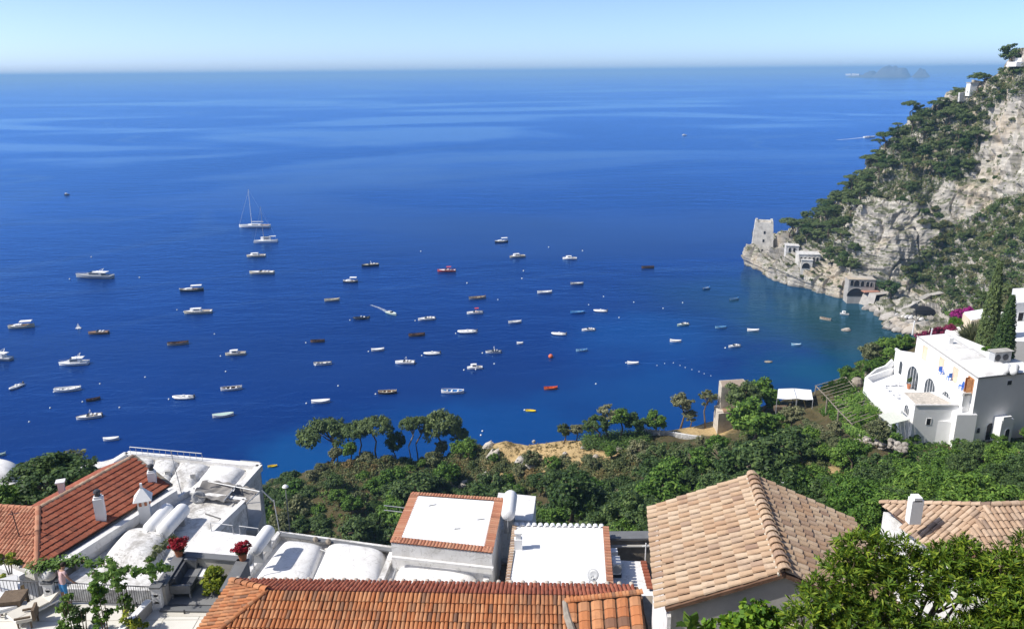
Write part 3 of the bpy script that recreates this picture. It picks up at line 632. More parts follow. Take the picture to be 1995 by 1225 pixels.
one_tree('umbrella_pine', 'small low pine at the right end of the pine row', 890, 897, 14.5, 836, 54, 'umbrella', L_PINE, -2, M_BARKP, 1.3, .8)
for a in (('round_tree', 'round green tree at the top of the pale garden path', 1276, 845, 26.5, 797, 58, 'round', L_GREEN),
          ('olive_tree', 'tall feathery grey green tree by the bay edge of the garden', 1326, 822, 27, 764, 56, 'round', L_OLIVE),
          ('olive_tree', 'slender grey olive tree left of the ruined tower', 1374, 828, 27, 758, 48, 'airy', L_OLIVE),
          ('flowering_bush', 'low pale blossoming tree between the two grey garden trees', 1345, 826, 27, 797, 34, 'round', L_OLIVE),
          ('bay_tree', 'dark rounded tree, leftmost of the clump right of the straw terrace', 1165, 872, 25, 806, 52, 'round', L_DARK),
          ('poplar_tree', 'pale pointed tree in the clump right of the straw terrace', 1184, 868, 25, 790, 46, 'pine', L_OLIVE),
          ('bay_tree', 'tall bright tree in the clump right of the straw terrace', 1206, 862, 26, 793, 52, 'round', L_GREEN),
          ('bay_tree', 'broad dark tree at the right of the clump by the straw terrace', 1234, 858, 26, 802, 60, 'round', L_DARK),
          ('small_tree', 'small lone tree on the straw terrace, left of its pair', 1098, 862, 24.5, 824, 38, 'round', L_SCRUB),
          ('small_tree', 'small lone tree on the straw terrace, right of its pair', 1123, 858, 24.5, 824, 34, 'round', L_OLIVE),
          ('carob_tree', 'broad tree with bare stems in front of the ruined tower', 1446, 820, 29.5, 740, 84, 'round', L_PINE),
          ('carob_tree', 'dense green tree between the ruined tower and the white awnings', 1486, 800, 30, 734, 92, 'round', L_GREEN),
          ('garden_tree', 'largest bright green spreading tree in the middle of the garden', 1462, 868, 30, 772, 128, 'round', L_GREEN),
          ('olive_tree', 'grey green olive tree on the lawn below the white awnings', 1540, 838, 32, 785, 56, 'round', L_OLIVE),
          ('olive_tree', 'round olive tree beside the stone garden wall', 1580, 880, 34, 822, 66, 'round', L_OLIVE),
          ('garden_tree', 'tall bright tree right of the dry garden patch', 1655, 940, 38, 850, 62, 'round', L_GREEN),
          ('olive_tree', 'grey olive tree in front of the stone pillar left of the villa', 1690, 738, 32, 668, 56, 'round', L_OLIVE),
          ('garden_tree', 'bright leafy tree at the sea corner of the villa', 1722, 726, 33, 656, 68, 'round', L_GREEN),
          ('garden_tree', 'tall green tree at the far left corner of the villa', 1752, 716, 34, 650, 50, 'round', L_GREEN),
          ('dark_tree', 'dark tree with two stems standing behind the straw terrace clump', 1150, 858, 25, 815, 40, 'round', L_DARK)):
    one_tree(*a)
# ================================================================ HEADLAND VEGETATION
def head(label, group, mix, rmin, rmax, name='headland_pine'):
    def fn(p, k, rr, u, v):
        kind, leaf = rr.choices([m_[0] for m_ in mix], [m_[1] for m_ in mix])[0]
        rad = rr.uniform(rmin, rmax); b = p-Vector((0, 0, .3))
        if kind == 'shrub': shrub('headland_shrub', named(rad, rmin, rmax, leaf, 'low shrub', u, v), b, rad, rad*rr.uniform(.7, 1), leaf, 'shrub', group.replace('pines', 'shrubs'), k)
        else: tree(name, named(rad, rmin, rmax, leaf, 'flat pine' if kind == 'umbrella' else 'bushy pine', u, v), b, rad*rr.uniform(1.6, 2.2), rad, kind, leaf, None, group, rad*rr.uniform(.6, .85), (rr.uniform(-1, .4), -.5), var=k)
    return fn
PX = [(('pine', L_PINE), 4), (('umbrella', L_PINE), 3), (('shrub', L_SCRUB), 2), (('pine', L_DARK), 1)]
SX = [(('shrub', L_SCRUB), 5), (('shrub', L_DARK), 2), (('pine', L_PINE), 2), (('shrub', L_OLIVE), 1)]
USED.clear()
for poly, n_, sp, mix, r0, r1, lab, grp in (
  ([(1540, 465), (1560, 445), (1600, 415), (1640, 375), (1690, 330), (1712, 290), (1745, 330), (1700, 372), (1668, 400), (1655, 460), (1640, 478), (1590, 480)], 90, 4.4, PX, 2.6, 4.2, 'dark pine on the seaward slope of the headland above the tower', 'pines above the tower'),
  ([(1745, 262), (1790, 238), (1860, 200), (1885, 205), (1885, 250), (1905, 290), (1885, 345), (1830, 352), (1800, 340), (1772, 345), (1735, 300)], 62, 4.6, PX, 2.4, 4.0, 'dark pine on the upper shoulder of the headland', 'pines on the upper shoulder'),
  ([(1612, 490), (1650, 480), (1674, 500), (1660, 528), (1620, 528)], 14, 4.0, SX, 2.4, 3.8, 'dark shrub in the big clump beneath the pale cliff face', 'shrubs beneath the cliff face'),
  ([(1790, 395), (1830, 400), (1845, 440), (1800, 446)], 10, 4.0, SX, 2.0, 3.4, 'dark shrub in the cleft between the two pale cliff faces', 'shrubs in the cleft'),
  ([(1690, 378), (1780, 350), (1800, 395), (1740, 385)], 12, 4.0, SX, 1.6, 2.8, 'dark shrub on the ledge above the pale cliff face', 'shrubs on the ledge'),
  ([(1760, 520), (1800, 480), (1840, 450), (1890, 425), (1950, 395), (2030, 380), (2030, 590), (1940, 620), (1860, 600), (1830, 560), (1770, 545)], 120, 4.0, SX, 1.9, 3.4, 'green shrub on the slope right of the cliff face', 'shrubs right of the cliff face'),
  ([(1910, 178), (1960, 145), (2010, 130), (2010, 165), (1945, 195), (1925, 235), (1905, 240)], 30, 4.0, SX, 1.6, 2.8, 'dark shrub on the crest of the headland near the roof terrace', 'shrubs on the crest'),
  ([(1905, 250), (1990, 220), (2020, 300), (1960, 345), (1900, 370)], 8, 7.0, SX, 1.0, 2.0, 'small shrub clinging to the bare upper cliff', 'shrubs on the bare upper cliff'),
  ([(1520, 505), (1560, 490), (1610, 500), (1640, 530), (1650, 560), (1600, 555), (1540, 530)], 20, 4.2, SX, .8, 1.7, 'low shrub on the shore rocks between the tower and the arched house', 'shrubs on the shore rocks'),
  ([(1840, 610), (1880, 600), (1940, 640), (1880, 660)], 10, 3.4, [(('shrub', L_GREEN), 1)], 1.6, 2.6, 'fresh green shrub below the magenta creeper', 'shrubs below the magenta creeper')):
    scatter(poly, n_, sp, head(lab, grp, mix, r0, r1), None, n_*3+1)
for (u, v, r_, kind, leaf, lab) in ((1538, 452, 4.5, 'umbrella', L_PINE, 'flat topped pine beside the watchtower'), (1735, 572, 4.2, 'round', L_DARK, 'dark round tree on the beach beside the arched house'),
        (1907, 178, 4.6, 'umbrella', L_PINE, 'umbrella pine beside the small white hut on the crest'), (1972, 120, 4.4, 'pine', L_PINE, 'lone pine standing against the sky at the top of the headland'), (1775, 225, 4.2, 'umbrella', L_PINE, 'flat pine jutting seaward from the upper shoulder'),
        (1725, 285, 4.2, 'umbrella', L_PINE, 'pine leaning seaward halfway up the headland skyline')):
    p = hit(u, v+10, CLIFF_BVH)
    for dv in range(10, 70, 6):
        if p is None: p = hit(u+dv*.3, v+dv, CLIFF_BVH)
    if p: tree('headland_tree', lab, p, r_*1.9, r_, kind, leaf, None, None, r_*.8, (-1, 0), var=int(u) % 4)

# ================================================================ UNDERGROWTH (ground cover between the shrubs: nobody could count it)
def cover(name, label, poly, n_, leaf, rad, per, size, seed, bvh, up_=.25):
    rr = random.Random(seed); cl = []; xs = [p[0] for p in poly]; ys = [p[1] for p in poly]
    for _ in range(n_*6):
        u = rr.uniform(min(xs), max(xs)); v = rr.uniform(min(ys), max(ys))
        if not in_poly(u, v, poly): continue
        p = hit(u, v, bvh)
        if p is None or p.z < 2.5: continue
        r_ = rad*rr.uniform(.5, 1.3); cl.append((tuple(p+Vector((0, 0, r_*up_))), r_, tuple(p-Vector((0, 0, 1)))))
        if len(cl) >= n_: break
    o = bpy.data.objects.new(name, leaf_mesh(name, leaf, cl, per, size, seed, 1.9)); col.objects.link(o); return tag(o, label, None, None, 'stuff')
cover('undergrowth', 'dense green undergrowth covering the gully', gully, 1100, L_DARK, .8, 26, .2, 1, LAND_BVH)
cover('undergrowth', 'fresh green undergrowth in the gully', gully, 500, L_GREEN, .7, 26, .19, 2, LAND_BVH)
cover('undergrowth', 'green undergrowth below the villa', rwood, 900, L_GREEN, .7, 26, .18, 3, LAND_BVH)
cover('undergrowth', 'mottled scrub covering the spur', spur, 1500, L_SCRUB, .7, 24, .19, 4, LAND_BVH)
cover('undergrowth', 'dry brown scrub on the spur', spur, 220, L_DRY, .6, 24, .18, 5, LAND_BVH)
cover('undergrowth', 'grey green scrub on the spur', spur, 500, L_OLIVE, .6, 24, .17, 6, LAND_BVH)
cover('undergrowth', 'scrub between the garden walls', garden, 300, L_SCRUB, .5, 24, .16, 7, LAND_BVH)
cover('undergrowth', 'rough plants by the canopy', rough+[(620, 985), (560, 1010)], 260, L_DARK, .7, 26, .19, 8, LAND_BVH)
HEADV = [[(1530, 470), (1560, 440), (1600, 410), (1640, 370), (1690, 320), (1720, 270), (1760, 240), (1800, 215), (1880, 185), (1960, 140), (2010, 120), (2010, 175), (1930, 210), (1905, 300), (1880, 350), (1840, 355), (1800, 400), (1745, 385), (1690, 385), (1660, 400), (1650, 480), (1590, 485)], [(1750, 540), (1800, 480), (1850, 440), (1900, 420), (1950, 385), (2030, 370), (2030, 600), (1900, 660), (1840, 610), (1800, 560)]]
cover('scrub', 'green scrub on the seaward side of the headland', HEADV[0], 1500, L_SCRUB, 1.5, 24, .34, 9, CLIFF_BVH, .1); cover('scrub', 'pine green scrub on the seaward side of the headland', HEADV[0], 700, L_PINE, 1.5, 24, .34, 10, CLIFF_BVH, .1)
cover('scrub', 'green scrub on the slope right of the cliff', HEADV[1], 1500, L_SCRUB, 1.3, 24, .3, 11, CLIFF_BVH, .1); cover('scrub', 'fresh green scrub on the slope right of the cliff', HEADV[1], 700, L_GREEN, 1.3, 24, .3, 12, CLIFF_BVH, .1)
cover('scrub', 'thin tufts on the bare cliff faces', [(1660, 395), (1800, 395), (1850, 440), (1995, 330), (1995, 180), (1900, 230), (1800, 350), (1740, 300), (1700, 540), (1600, 530)], 260, L_OLIVE, .8, 22, .25, 13, CLIFF_BVH, .1)

cover('undergrowth', 'green undergrowth round the pergola', perg, 800, L_GREEN, .75, 26, .17, 14, LAND_BVH); cover('undergrowth', 'green undergrowth at the villa corner', corner, 350, L_GREEN, .6, 24, .17, 15, LAND_BVH)
cover('undergrowth', 'scrub under the path wall', slope2, 350, L_SCRUB, .55, 24, .16, 16, LAND_BVH); cover('undergrowth', 'scrub below the lawn', lawn, 450, L_GREEN, .6, 24, .16, 17, LAND_BVH)

cover('undergrowth', 'green undergrowth at the villa foot', foot, 700, L_GREEN, .5, 24, .15, 18, LAND_BVH)
cover('dry_grass', 'thin dry grass tufts on the straw terrace', [(965, 856), (1060, 850), (1190, 868), (1190, 892), (1000, 892)], 260, L_DRY, .35, 14, .12, 19, LAND_BVH, .1)
rsx = random.Random(77)
for k, (u, v, z, s_) in enumerate(((872, 918, 15, 1.9), (866, 940, 16, 1.5), (884, 950, 17, 1.6), (952, 872, 22, 1.5), (962, 890, 21, 1.8), (1016, 900, 22, 1.6), (1032, 915, 22, 1.8), (905, 948, 16.5, 1.5), (948, 930, 18, 1.4), (726, 888, 18, 1.6), (1205, 878, 25.5, 1.0), (1160, 893, 25, .9), (1100, 886, 24.6, .6), (1040, 862, 24.3, .5), (1135, 874, 25, .5))):
    s_ *= .5; p = hit(u, v, LAND_BVH) or P(u, v, z); m_ = MB()
    m_.grid(lambda s, t_: p+Vector((math.cos(s*6.283)*math.sin(t_*math.pi)*s_*1.2, math.sin(s*6.283)*math.sin(t_*math.pi)*s_, math.cos(t_*math.pi)*s_*1.1+.2))+Vector((1, .8, .9))*fbm(Vector((math.cos(s*6.283)*math.sin(t_*math.pi)*1.4+k*5, math.sin(s*6.283)*math.sin(t_*math.pi)*1.4, math.cos(t_*math.pi)*1.4)), 4)*s_*.6, 16, 12)
    m_.build('rock_outcrop', M_SHORE, None, label='pale rock outcrop '+where(u, v), cat='rock', off=tuple(p))

clump = [(1135, 852), (1180, 835), (1262, 838), (1262, 868), (1190, 880), (1140, 876)]
cover('undergrowth', 'dark green thicket right of the straw terrace', clump, 320, L_DARK, 1.0, 30, .17, 21, LAND_BVH, .6); cover('undergrowth', 'fresh green thicket right of the straw terrace', clump, 160, L_GREEN, .9, 30, .16, 22, LAND_BVH, .9)
# ================================================================ BUILDING MATERIALS
def white_wash():
    n = NT('whitewash'); p = n.pos()
    c = n.ramp(n.noise(1.2, 6, .65, p), [(.3, (.68, .67, .65, 1)), (.65, (.8, .79, .77, 1))])
    st = n.ramp(n.noise(.55, 7, .72, p, .7), [(.52, (0, 0, 0, 1)), (.7, (.6,)*3+(1,))]); c = n.mix(st, c, (.42, .4, .36, 1))
    cr = n.ramp(n.math('ABSOLUTE', n.math('SUBTRACT', n.noise(.9, 4, .6, p, .6), .5)), [(0, (.55,)*3+(1,)), (.012, (0, 0, 0, 1))]); c = n.mix(cr, c, (.38, .36, .33, 1))
    ru = n.ramp(n.noise(2.6, 4, .6, n.mapping(p, (1, 1, .12))), [(.56, (0, 0, 0, 1)), (.72, (.3,)*3+(1,))]); c = n.mix(ru, c, (.45, .43, .39, 1))
    n.bsdf(c, .8, .15, n.bump(n.noise(5, 5, .7, p), .3, .04)); MATS['whitewash'] = n.m; return n.m
M_WHITE = white_wash()
def old_white():
    n = NT('flaking_whitewash'); p = n.pos()
    base = n.ramp(n.noise(2.2, 6, .65, p), [(.3, (.58, .57, .54, 1)), (.6, (.76, .75, .73, 1))])
    st = n.ramp(n.noise(.8, 7, .72, p, .8), [(.47, (0, 0, 0, 1)), (.62, (.75,)*3+(1,))])
    fl = n.ramp(n.noise(4.5, 5, .7, n.mapping(p, (1, 2.2, 1), (0, 0, .5))), [(.52, (0, 0, 0, 1)), (.6, (.7,)*3+(1,))])
    c = n.mix(st, base, (.33, .31, .28, 1)); c = n.mix(n.math('MULTIPLY', fl, n.ramp(n.noise(.6, 3, .5, p), [(.4, (0, 0, 0, 1)), (.6, (1, 1, 1, 1))])), c, (.2, .185, .165, 1))
    n.bsdf(c, .85, .12, n.bump(n.noise(6, 5, .7, p), .5, .06)); MATS['flaking_whitewash'] = n.m; return n.m
M_OLDW = old_white()
M_CLEAN = mat('white_paint', (.82, .82, .81), .55, .3, .03, 1.0)
M_GREYC = mat('grey_coping', (.16, .165, .17), .7, .25, .12, 2.0, .1)
M_GREYW = mat('grey_render', (.42, .405, .375), .85, .15, .15, .9, .2, dirt=(.24, .22, .19), dirt_amt=.6)
M_STONE = mat('weathered_wall', (.3, .26, .21), .9, .1, .3, 1.5, .6, dirt=(.13, .11, .09), dirt_amt=.6)
M_CREAM = mat('cream_paving', (.6, .57, .5), .7, .25, .06, 1.2)
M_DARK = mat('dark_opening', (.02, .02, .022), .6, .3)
M_GLASS = mat('window_glass', (.03, .04, .05), .12, .5, .1)
M_WOOD = mat('orange_wood', (.5, .24, .1), .6, .25, .2, 3)
M_PEACH = mat('peach_shutter', (.74, .55, .4), .6, .25, .1, 3)
M_METAL = mat('grey_metal', (.4, .41, .42), .4, .5, .1, 4)
M_DMETAL = mat('dark_iron', (.05, .05, .055), .5, .4, .1, 4)
M_TERRA = mat('terracotta_pot', (.42, .17, .09), .8, .15, .15, 4)
M_FABRIC = mat('grey_canvas', (.24, .228, .215), .9, .1, .15, 2, .2)
M_SOFA = mat('charcoal_fabric', (.085, .09, .1), .9, .1, .1, 6)
M_CUSH = mat('grey_cushion', (.2, .205, .21), .9, .1, .1, 6)
M_WICKER = mat('brown_wicker', (.16, .12, .085), .85, .15, .25, 12)
def tile_material(name, a, b, c, dark, dark_amt=.5, sc_=1.2):
    n = NT(name); p = n.pos(); r = n.rand()
    cl = n.ramp(r, [(0, a), (.45, b), (.8, c), (1, dark)])
    st = n.ramp(n.noise(sc_, 6, .7, p, .5), [(.48, (0, 0, 0, 1)), (.68, (dark_amt,)*3+(1,))])
    cl = n.mix(st, cl, dark); g = n.noise(14, 5, .7, p)
    cl = n.mix(n.math('MULTIPLY', g, .3), cl, tuple(x*.6 for x in a[:3])+(1,))
    n.bsdf(cl, .85, .15, n.bump(g, .5, .02)); return n.m
T_ORANGE = tile_material('orange_tile', (.42, .155, .065, 1), (.49, .205, .09, 1), (.56, .28, .14, 1), (.17, .1, .07, 1), .65, .8)
T_OCHRE = tile_material('ochre_tile', (.46, .3, .19, 1), (.54, .4, .27, 1), (.6, .47, .34, 1), (.33, .22, .16, 1), .6, .9)
T_RED = tile_material('red_tile', (.28, .085, .05, 1), (.33, .105, .06, 1), (.38, .135, .08, 1), (.2, .075, .05, 1), .35)
T_ROSE = tile_material('rose_tile', (.42, .18, .11, 1), (.5, .23, .14, 1), (.55, .3, .19, 1), (.3, .13, .08, 1), .35)
T_PAN = mat('tile_bed', (.15, .09, .06), .95, .1, .3, 3, .4)

def barrel(L=.42, r0=.095, r1=.075, th=.014, seg=6):
    """half round clay tile: x across, y down the slope from 0 to L, wide end down"""
    b = MB(); vs = []
    for y, r in ((0, r1), (L, r0)):
        for rr in (r, r-th): vs += [(math.cos(math.pi*k/seg)*rr, y, math.sin(math.pi*k/seg)*rr*.8) for k in range(seg+1)]
    n = seg+1; o0, i0, o1, i1 = 0, n, 2*n, 3*n; fs = []
    for k in range(seg):
        fs += [(o0+k, o0+k+1, o1+k+1, o1+k), (o1+k, o1+k+1, i1+k+1, i1+k), (i0+k+1, i0+k, i1+k, i1+k+1)]
    fs += [(o0, o1, i1, i0), (o0+seg, i0+seg, i1+seg, o1+seg)]
    b.add(vs, fs); return b
def flat_tile(L=.42, W=.24, th=.025):
    b = MB(); b.add([(-W/2, 0, 0), (W/2, 0, 0), (W/2, L, 0), (-W/2, L, 0), (-W/2, 0, th), (-W*.1, 0, th), (-W*.1, L, th), (-W/2, L, th), (W/2, 0, th*1.25), (W/2, L, th*1.25), (W*.1, 0, th*1.25), (W*.1, L, th*1.25)],
        [(4, 5, 6, 7), (10, 8, 9, 11), (5, 10, 11, 6), (3, 7, 6, 11, 9, 2), (0, 4, 7, 3), (1, 2, 9, 8), (0, 1, 8, 10, 5, 4)])
    return b
def tile_slope(roof, O, e, s, W, L, cs, rs_, tile, material, name='tile', limit=300, inside=None, lift=.02, tilt=.05, seed=1, jit=.012, bed=None, score=None):
    """tiles over a slope: O top corner, e unit vector along the ridge, s unit vector down the slope"""
    e = Vector(e).normalized(); s = Vector(s).normalized(); n_ = e.cross(s); 
    if n_.z < 0: n_ = -n_; 
    rr = random.Random(seed); me = tile.mesh(name, material, smooth=False); spots = []
    ncol, nrow = int(W/cs), int(math.ceil(L/rs_))
    for i in range(ncol):
        for j in range(nrow):
            p = Vector(O)+e*(cs*(i+.5)+rr.uniform(-jit, jit))+s*(rs_*j+rr.uniform(-jit, jit))+n_*lift
            c_ = p+s*rs_*.5
            if inside and not inside(c_): continue
            ex = e if e.cross(s).dot(n_) > 0 else -e
            M = Matrix((ex, s, n_)).transposed().to_4x4(); M.translation = p
            M = M @ Matrix.Rotation(tilt+rr.uniform(-.015, .015), 4, 'X') @ Matrix.Rotation(rr.uniform(-.045, .045), 4, 'Z')
            spots.append(((score(c_) if score else (c_-EYE).length), M))
    spots.sort(key=lambda q: q[0])
    for _, M in spots[:limit]: place(me, name, M, roof)
    rest = MB(); src = tile
    for _, M in spots[limit:]:
        rest.add([M @ Vector(p) for p in src.v], src.f)
    if rest.v: rest.build(name+'s', material, roof, kind='stuff')
    return len(spots)
def tri_in(a, b, c):
    def f(p):
        s = [(b2.x-a2.x)*(p.y-a2.y)-(b2.y-a2.y)*(p.x-a2.x) for a2, b2 in ((a, b), (b, c), (c, a))]
        return all(x > -.04 for x in s) or all(x < .04 for x in s)
    return f
def tile_poly(roof, poly, cs, rs_, tile, material, name='tile', limit=300, seed=1, down=None, **kw):
    """tiles over a planar roof polygon, columns running down the steepest slope (or the given direction)"""
    poly = [Vector(p) for p in poly]; n_ = (poly[1]-poly[0]).cross(poly[2]-poly[0]).normalized(); n_ = n_ if n_.z > 0 else -n_
    s = Vector(down) if down is not None else Vector((n_.x*n_.z, n_.y*n_.z, -(n_.x**2+n_.y**2)))
    s = (s-n_*s.dot(n_)).normalized(); e = s.cross(n_).normalized()
    es = [(p-poly[0]).dot(e) for p in poly]; ss = [(p-poly[0]).dot(s) for p in poly]
    O = poly[0]+e*min(es)+s*min(ss); q2 = [(p.x, p.y) for p in poly]
    return tile_slope(roof, O, e, s, max(es)-min(es), max(ss)-min(ss), cs, rs_, tile, material, name, limit, lambda p: in_poly(p.x, p.y, q2), seed=seed, **kw)
def cap_row(roof, a, b, n_, tile, material, name='ridge_tile', flip=False, tilt=.06, upv=(0, 0, 1)):
    a = Vector(a); b = Vector(b); s = (b-a).normalized(); upv = Vector(upv); x = s.cross(upv).normalized(); z = x.cross(s)
    if z.z < 0: z = -z; x = -x
    me = tile.mesh(name, material)
    for i in range(n_):
        M = Matrix((x, s, z)).transposed().to_4x4(); M.translation = a+(b-a)*(i/n_)
        place(me, name, M @ Matrix.Rotation(tilt, 4, 'X'), roof)
def poly_px(pts, z): return [(P(u, v, z).x, P(u, v, z).y) for u, v in pts]
def centre(poly): return (sum(p[0] for p in poly)/len(poly), sum(p[1] for p in poly)/len(poly))
def pillow(c00, c10, c11, c01, z, h, mb, ex=4, nn=14, rough=.0):
    """a low vault bulging out of a flat roof, between four plan corners"""
    c = [Vector((*p[:2], z)) for p in (c00, c10, c11, c01)]
    def fn(s, t):
        p = c[0]*(1-s)*(1-t)+c[1]*s*(1-t)+c[2]*s*t+c[3]*(1-s)*t
        b = max(0, 1-abs(2*s-1)**ex)**.55*max(0, 1-abs(2*t-1)**(ex+2))**.55
        return p+Vector((0, 0, h*b*(1+.06*noise.noise(p*.8))))
    mb.grid(fn, nn, nn)
def water_tank(label, a, b, r, z_roof, pipe=True, ends=True):
    """white cylinder lying between a and b on two cradles"""
    a = Vector(a); b = Vector(b); ax = (b-a); L = ax.length; d = ax.normalized(); base = (a+b)/2; base.z = z_roof
    t = thing('water_tank', label, 'water tank', tuple(base))
    prof = [(r*math.sin(k*math.pi/8), -r*.55*math.cos(k*math.pi/8)) for k in range(0, 5)]; prof[0] = (.01, -r*.55)
    prof += [(r*math.sin(math.pi/2+k*math.pi/8), L+r*.55*-math.cos(math.pi/2+k*math.pi/8)) for k in range(0, 5)]; prof[-1] = (.01, L+r*.55)
    mb = MB(); mb.lathe(a, prof, 20, d); mb.build('body', M_CLEAN, t, True)
    side = d.cross(Vector((0, 0, 1))).normalized()
    for k in (.2, .8):
        c = a+ax*k; m_ = MB(); m_.box((c.x, c.y, (z_roof+c.z-r*.6)/2), (.09, r*1.4, max(.05, c.z-r*.6-z_roof)), math.atan2(side.y, side.x)+math.pi/2); m_.build('cradle', M_METAL, t)
    for k in (.25, .75):
        c = a+ax*k; m_ = MB(); m_.lathe(c-d*.02, [(r*1.012, 0), (r*1.012, .04)], 20, d); m_.build('band', M_CLEAN, t, True)
    if pipe:
        m_ = MB(); m_.tube([a-d*r*.5, a-d*r*.8, a-d*r*.8+Vector((0, 0, z_roof-a.z))], .025, 6); m_.build('pipe', M_METAL, t)
    return t
def rail(parent, pts, h, nbar, mat_, r=.018, mid=False, name='railing'):
    """hand rail with balusters along a run of points"""
    out = []
    for a, b in zip(pts, pts[1:]):
        a = Vector(a); b = Vector(b)
        m_ = MB(); m_.tube([a+Vector((0, 0, h)), b+Vector((0, 0, h))], r*1.5, 6); m_.build('top_rail', mat_, parent)
        m_ = MB(); m_.tube([a+Vector((0, 0, .12)), b+Vector((0, 0, .12))], r*1.2, 6); m_.build('bottom_rail', mat_, parent)
        if nbar:
            me = MB().tube([(0, 0, .12), (0, 0, h)], r*.7, 5).mesh('baluster', mat_)
            for k in range(nbar+1): place(me, 'baluster', Matrix.Translation(a+(b-a)*(k/nbar)), parent)

# ================================================================ OCHRE TILED HOUSE (right of centre)
t = thing('ochre_roof_house', 'small house with weathered ochre barrel tile gable roof and long white wall', 'house', (7.4, 20.5, 62))
rf, rn = P(1462, 920, 72.5), P(1529, 1116, 72.5)
lf, ln = P(1281, 1003, 71.2), P(1327, 1209, 71.2)
ridge = (rn-rf); 
e_ = Vector((ridge.x, ridge.y, 0)).normalized()
rp, lp = Vector((7.35, 0, 0)), None
def on_line(y, p, d): return Vector((p.x+d.x/d.y*(y-p.y), y, p.z))
Yf, Yn = 23.3, 17.95
A0, A1 = on_line(Yf, rf, ridge), on_line(Yn, rf, ridge)
perp = Vector((e_.y, -e_.x, 0)); perp = perp if perp.x < 0 else -perp
HW = 3.0
zr, ze = 72.5, 71.2
Lf, Ln = A0+perp*HW+Vector((0, 0, ze-zr)), A1+perp*HW+Vector((0, 0, ze-zr))
Rf, Rn = A0-perp*HW+Vector((0, 0, ze-zr)), A1-perp*HW+Vector((0, 0, ze-zr))
wl_ = MB()
ins = .14
wp = [Lf-perp*ins, Ln-perp*ins-e_*ins, Rn+perp*ins-e_*ins, Rf+perp*ins]
wv = [(p.x, p.y, 60) for p in wp]+[(p.x, p.y, ze-.12) for p in wp]
g1, g0 = A1-e_*ins, A0
wl_.add(wv+[(g1.x, g1.y, zr-.16), (g0.x, g0.y, zr-.16)], [(0, 4, 5, 1), (1, 5, 8, 6, 2), (2, 6, 7, 3), (3, 7, 9, 4, 0), (4, 9, 8, 5), (6, 8, 9, 7)])
wall = wl_.build('wall', M_GREYW, t)
# white skin of the long sunlit side wall
m_ = MB(); m_.box((Lf+Ln)/2+perp*(.02-ins)+Vector((0, 0, -5.2)), (.1, (Lf-Ln).length-.02, 9.9), math.atan2(e_.y, e_.x)-math.pi/2); m_.build('whitewashed_side', M_WHITE, t)
rb = MB()
for (a, b, c, d) in ((A0, A1, Ln, Lf), (A1, A0, Rf, Rn)):
    n_ = (b-a).cross(d-a).normalized(); n_ = n_ if n_.z > 0 else -n_
    rb.add([a, b, c, d, a-n_*.1, b-n_*.1, c-n_*.1, d-n_*.1], [(0, 1, 2, 3), (7, 6, 5, 4), (0, 4, 5, 1), (1, 5, 6, 2), (2, 6, 7, 3), (3, 7, 4, 0)])
roof = rb.build('roof', T_PAN, t)
BT = barrel(.44, .106, .086, .016, 6)
sL = (Lf-A0).normalized(); sR = (Rf-A0).normalized(); Ls = (Lf-A0).length
tile_slope(roof, A0, (A1-A0).normalized(), sL, (A1-A0).length, Ls-.05, .268, .345, BT, T_OCHRE, 'tile', 300, seed=3, tilt=.055)
tile_slope(roof, A0, (A1-A0).normalized(), sR, (A1-A0).length, Ls-.05, .268, .345, BT, T_OCHRE, 'tile', 0, seed=4, tilt=.055)
cap_row(roof, A0+Vector((0, 0, .05)), A1+Vector((0, 0, .05)), 18, barrel(.36, .2, .15, .03, 6), T_OCHRE, 'ridge_tile', tilt=.1)
m_ = MB(); m_.tube([A0+sL*.17+Vector((0, 0, .03)), A1+sL*.17+Vector((0, 0, .03))], .035, 5); m_.build('ridge_mortar', mat('mortar', (.5, .46, .38), .9, .1, .2, 8), roof)
gw = Ln+(Rn-Ln)*.40
m_ = MB(); m_.box((gw.x, gw.y+ins-.165, 70.1), (.62, .06, 2.6), math.atan2((Rn-Ln).y, (Rn-Ln).x)); m_.build('doorway', M_DARK, t)
gw = Ln+(Rn-Ln)*.545
m_ = MB(); m_.box((gw.x, gw.y+ins-.19, 70.0), (.9, .14, 2.1), math.atan2((Rn-Ln).y, (Rn-Ln).x)); m_.build('sand_coloured_panel', mat('sand_render', (.55, .48, .35), .85, .1, .08, 2, .1, dirt=(.4, .36, .3), dirt_amt=.4), t)
gw = Ln+(Rn-Ln)*.22
m_ = MB(); m_.box((gw.x, gw.y+ins-.17, 70.15), (1.1, .05, .9), math.atan2((Rn-Ln).y, (Rn-Ln).x)); m_.build('stone_patch', M_STONE, t)
# lower white terrace in front of the gable
t2 = thing('white_terrace_wall', 'low white terrace walls in front of the ochre roofed gable', 'wall', (7, 16.5, 66))
for (u, v, w_, d_) in ((1345, 1212, .22, 1.6),):
    p = P(u, v, 70.4); m_ = MB(); m_.box((p.x, p.y-d_/2+.3, 68.9), (w_, d_, 3)); m_.build('pier', M_WHITE, t2)
p = P(1480, 1195, 69.3); m_ = MB(); m_.box((p.x+.1, p.y-1.2, 68.6), (4.6, 2.6, 1.2)); m_.build('ledge', M_WHITE, t2)

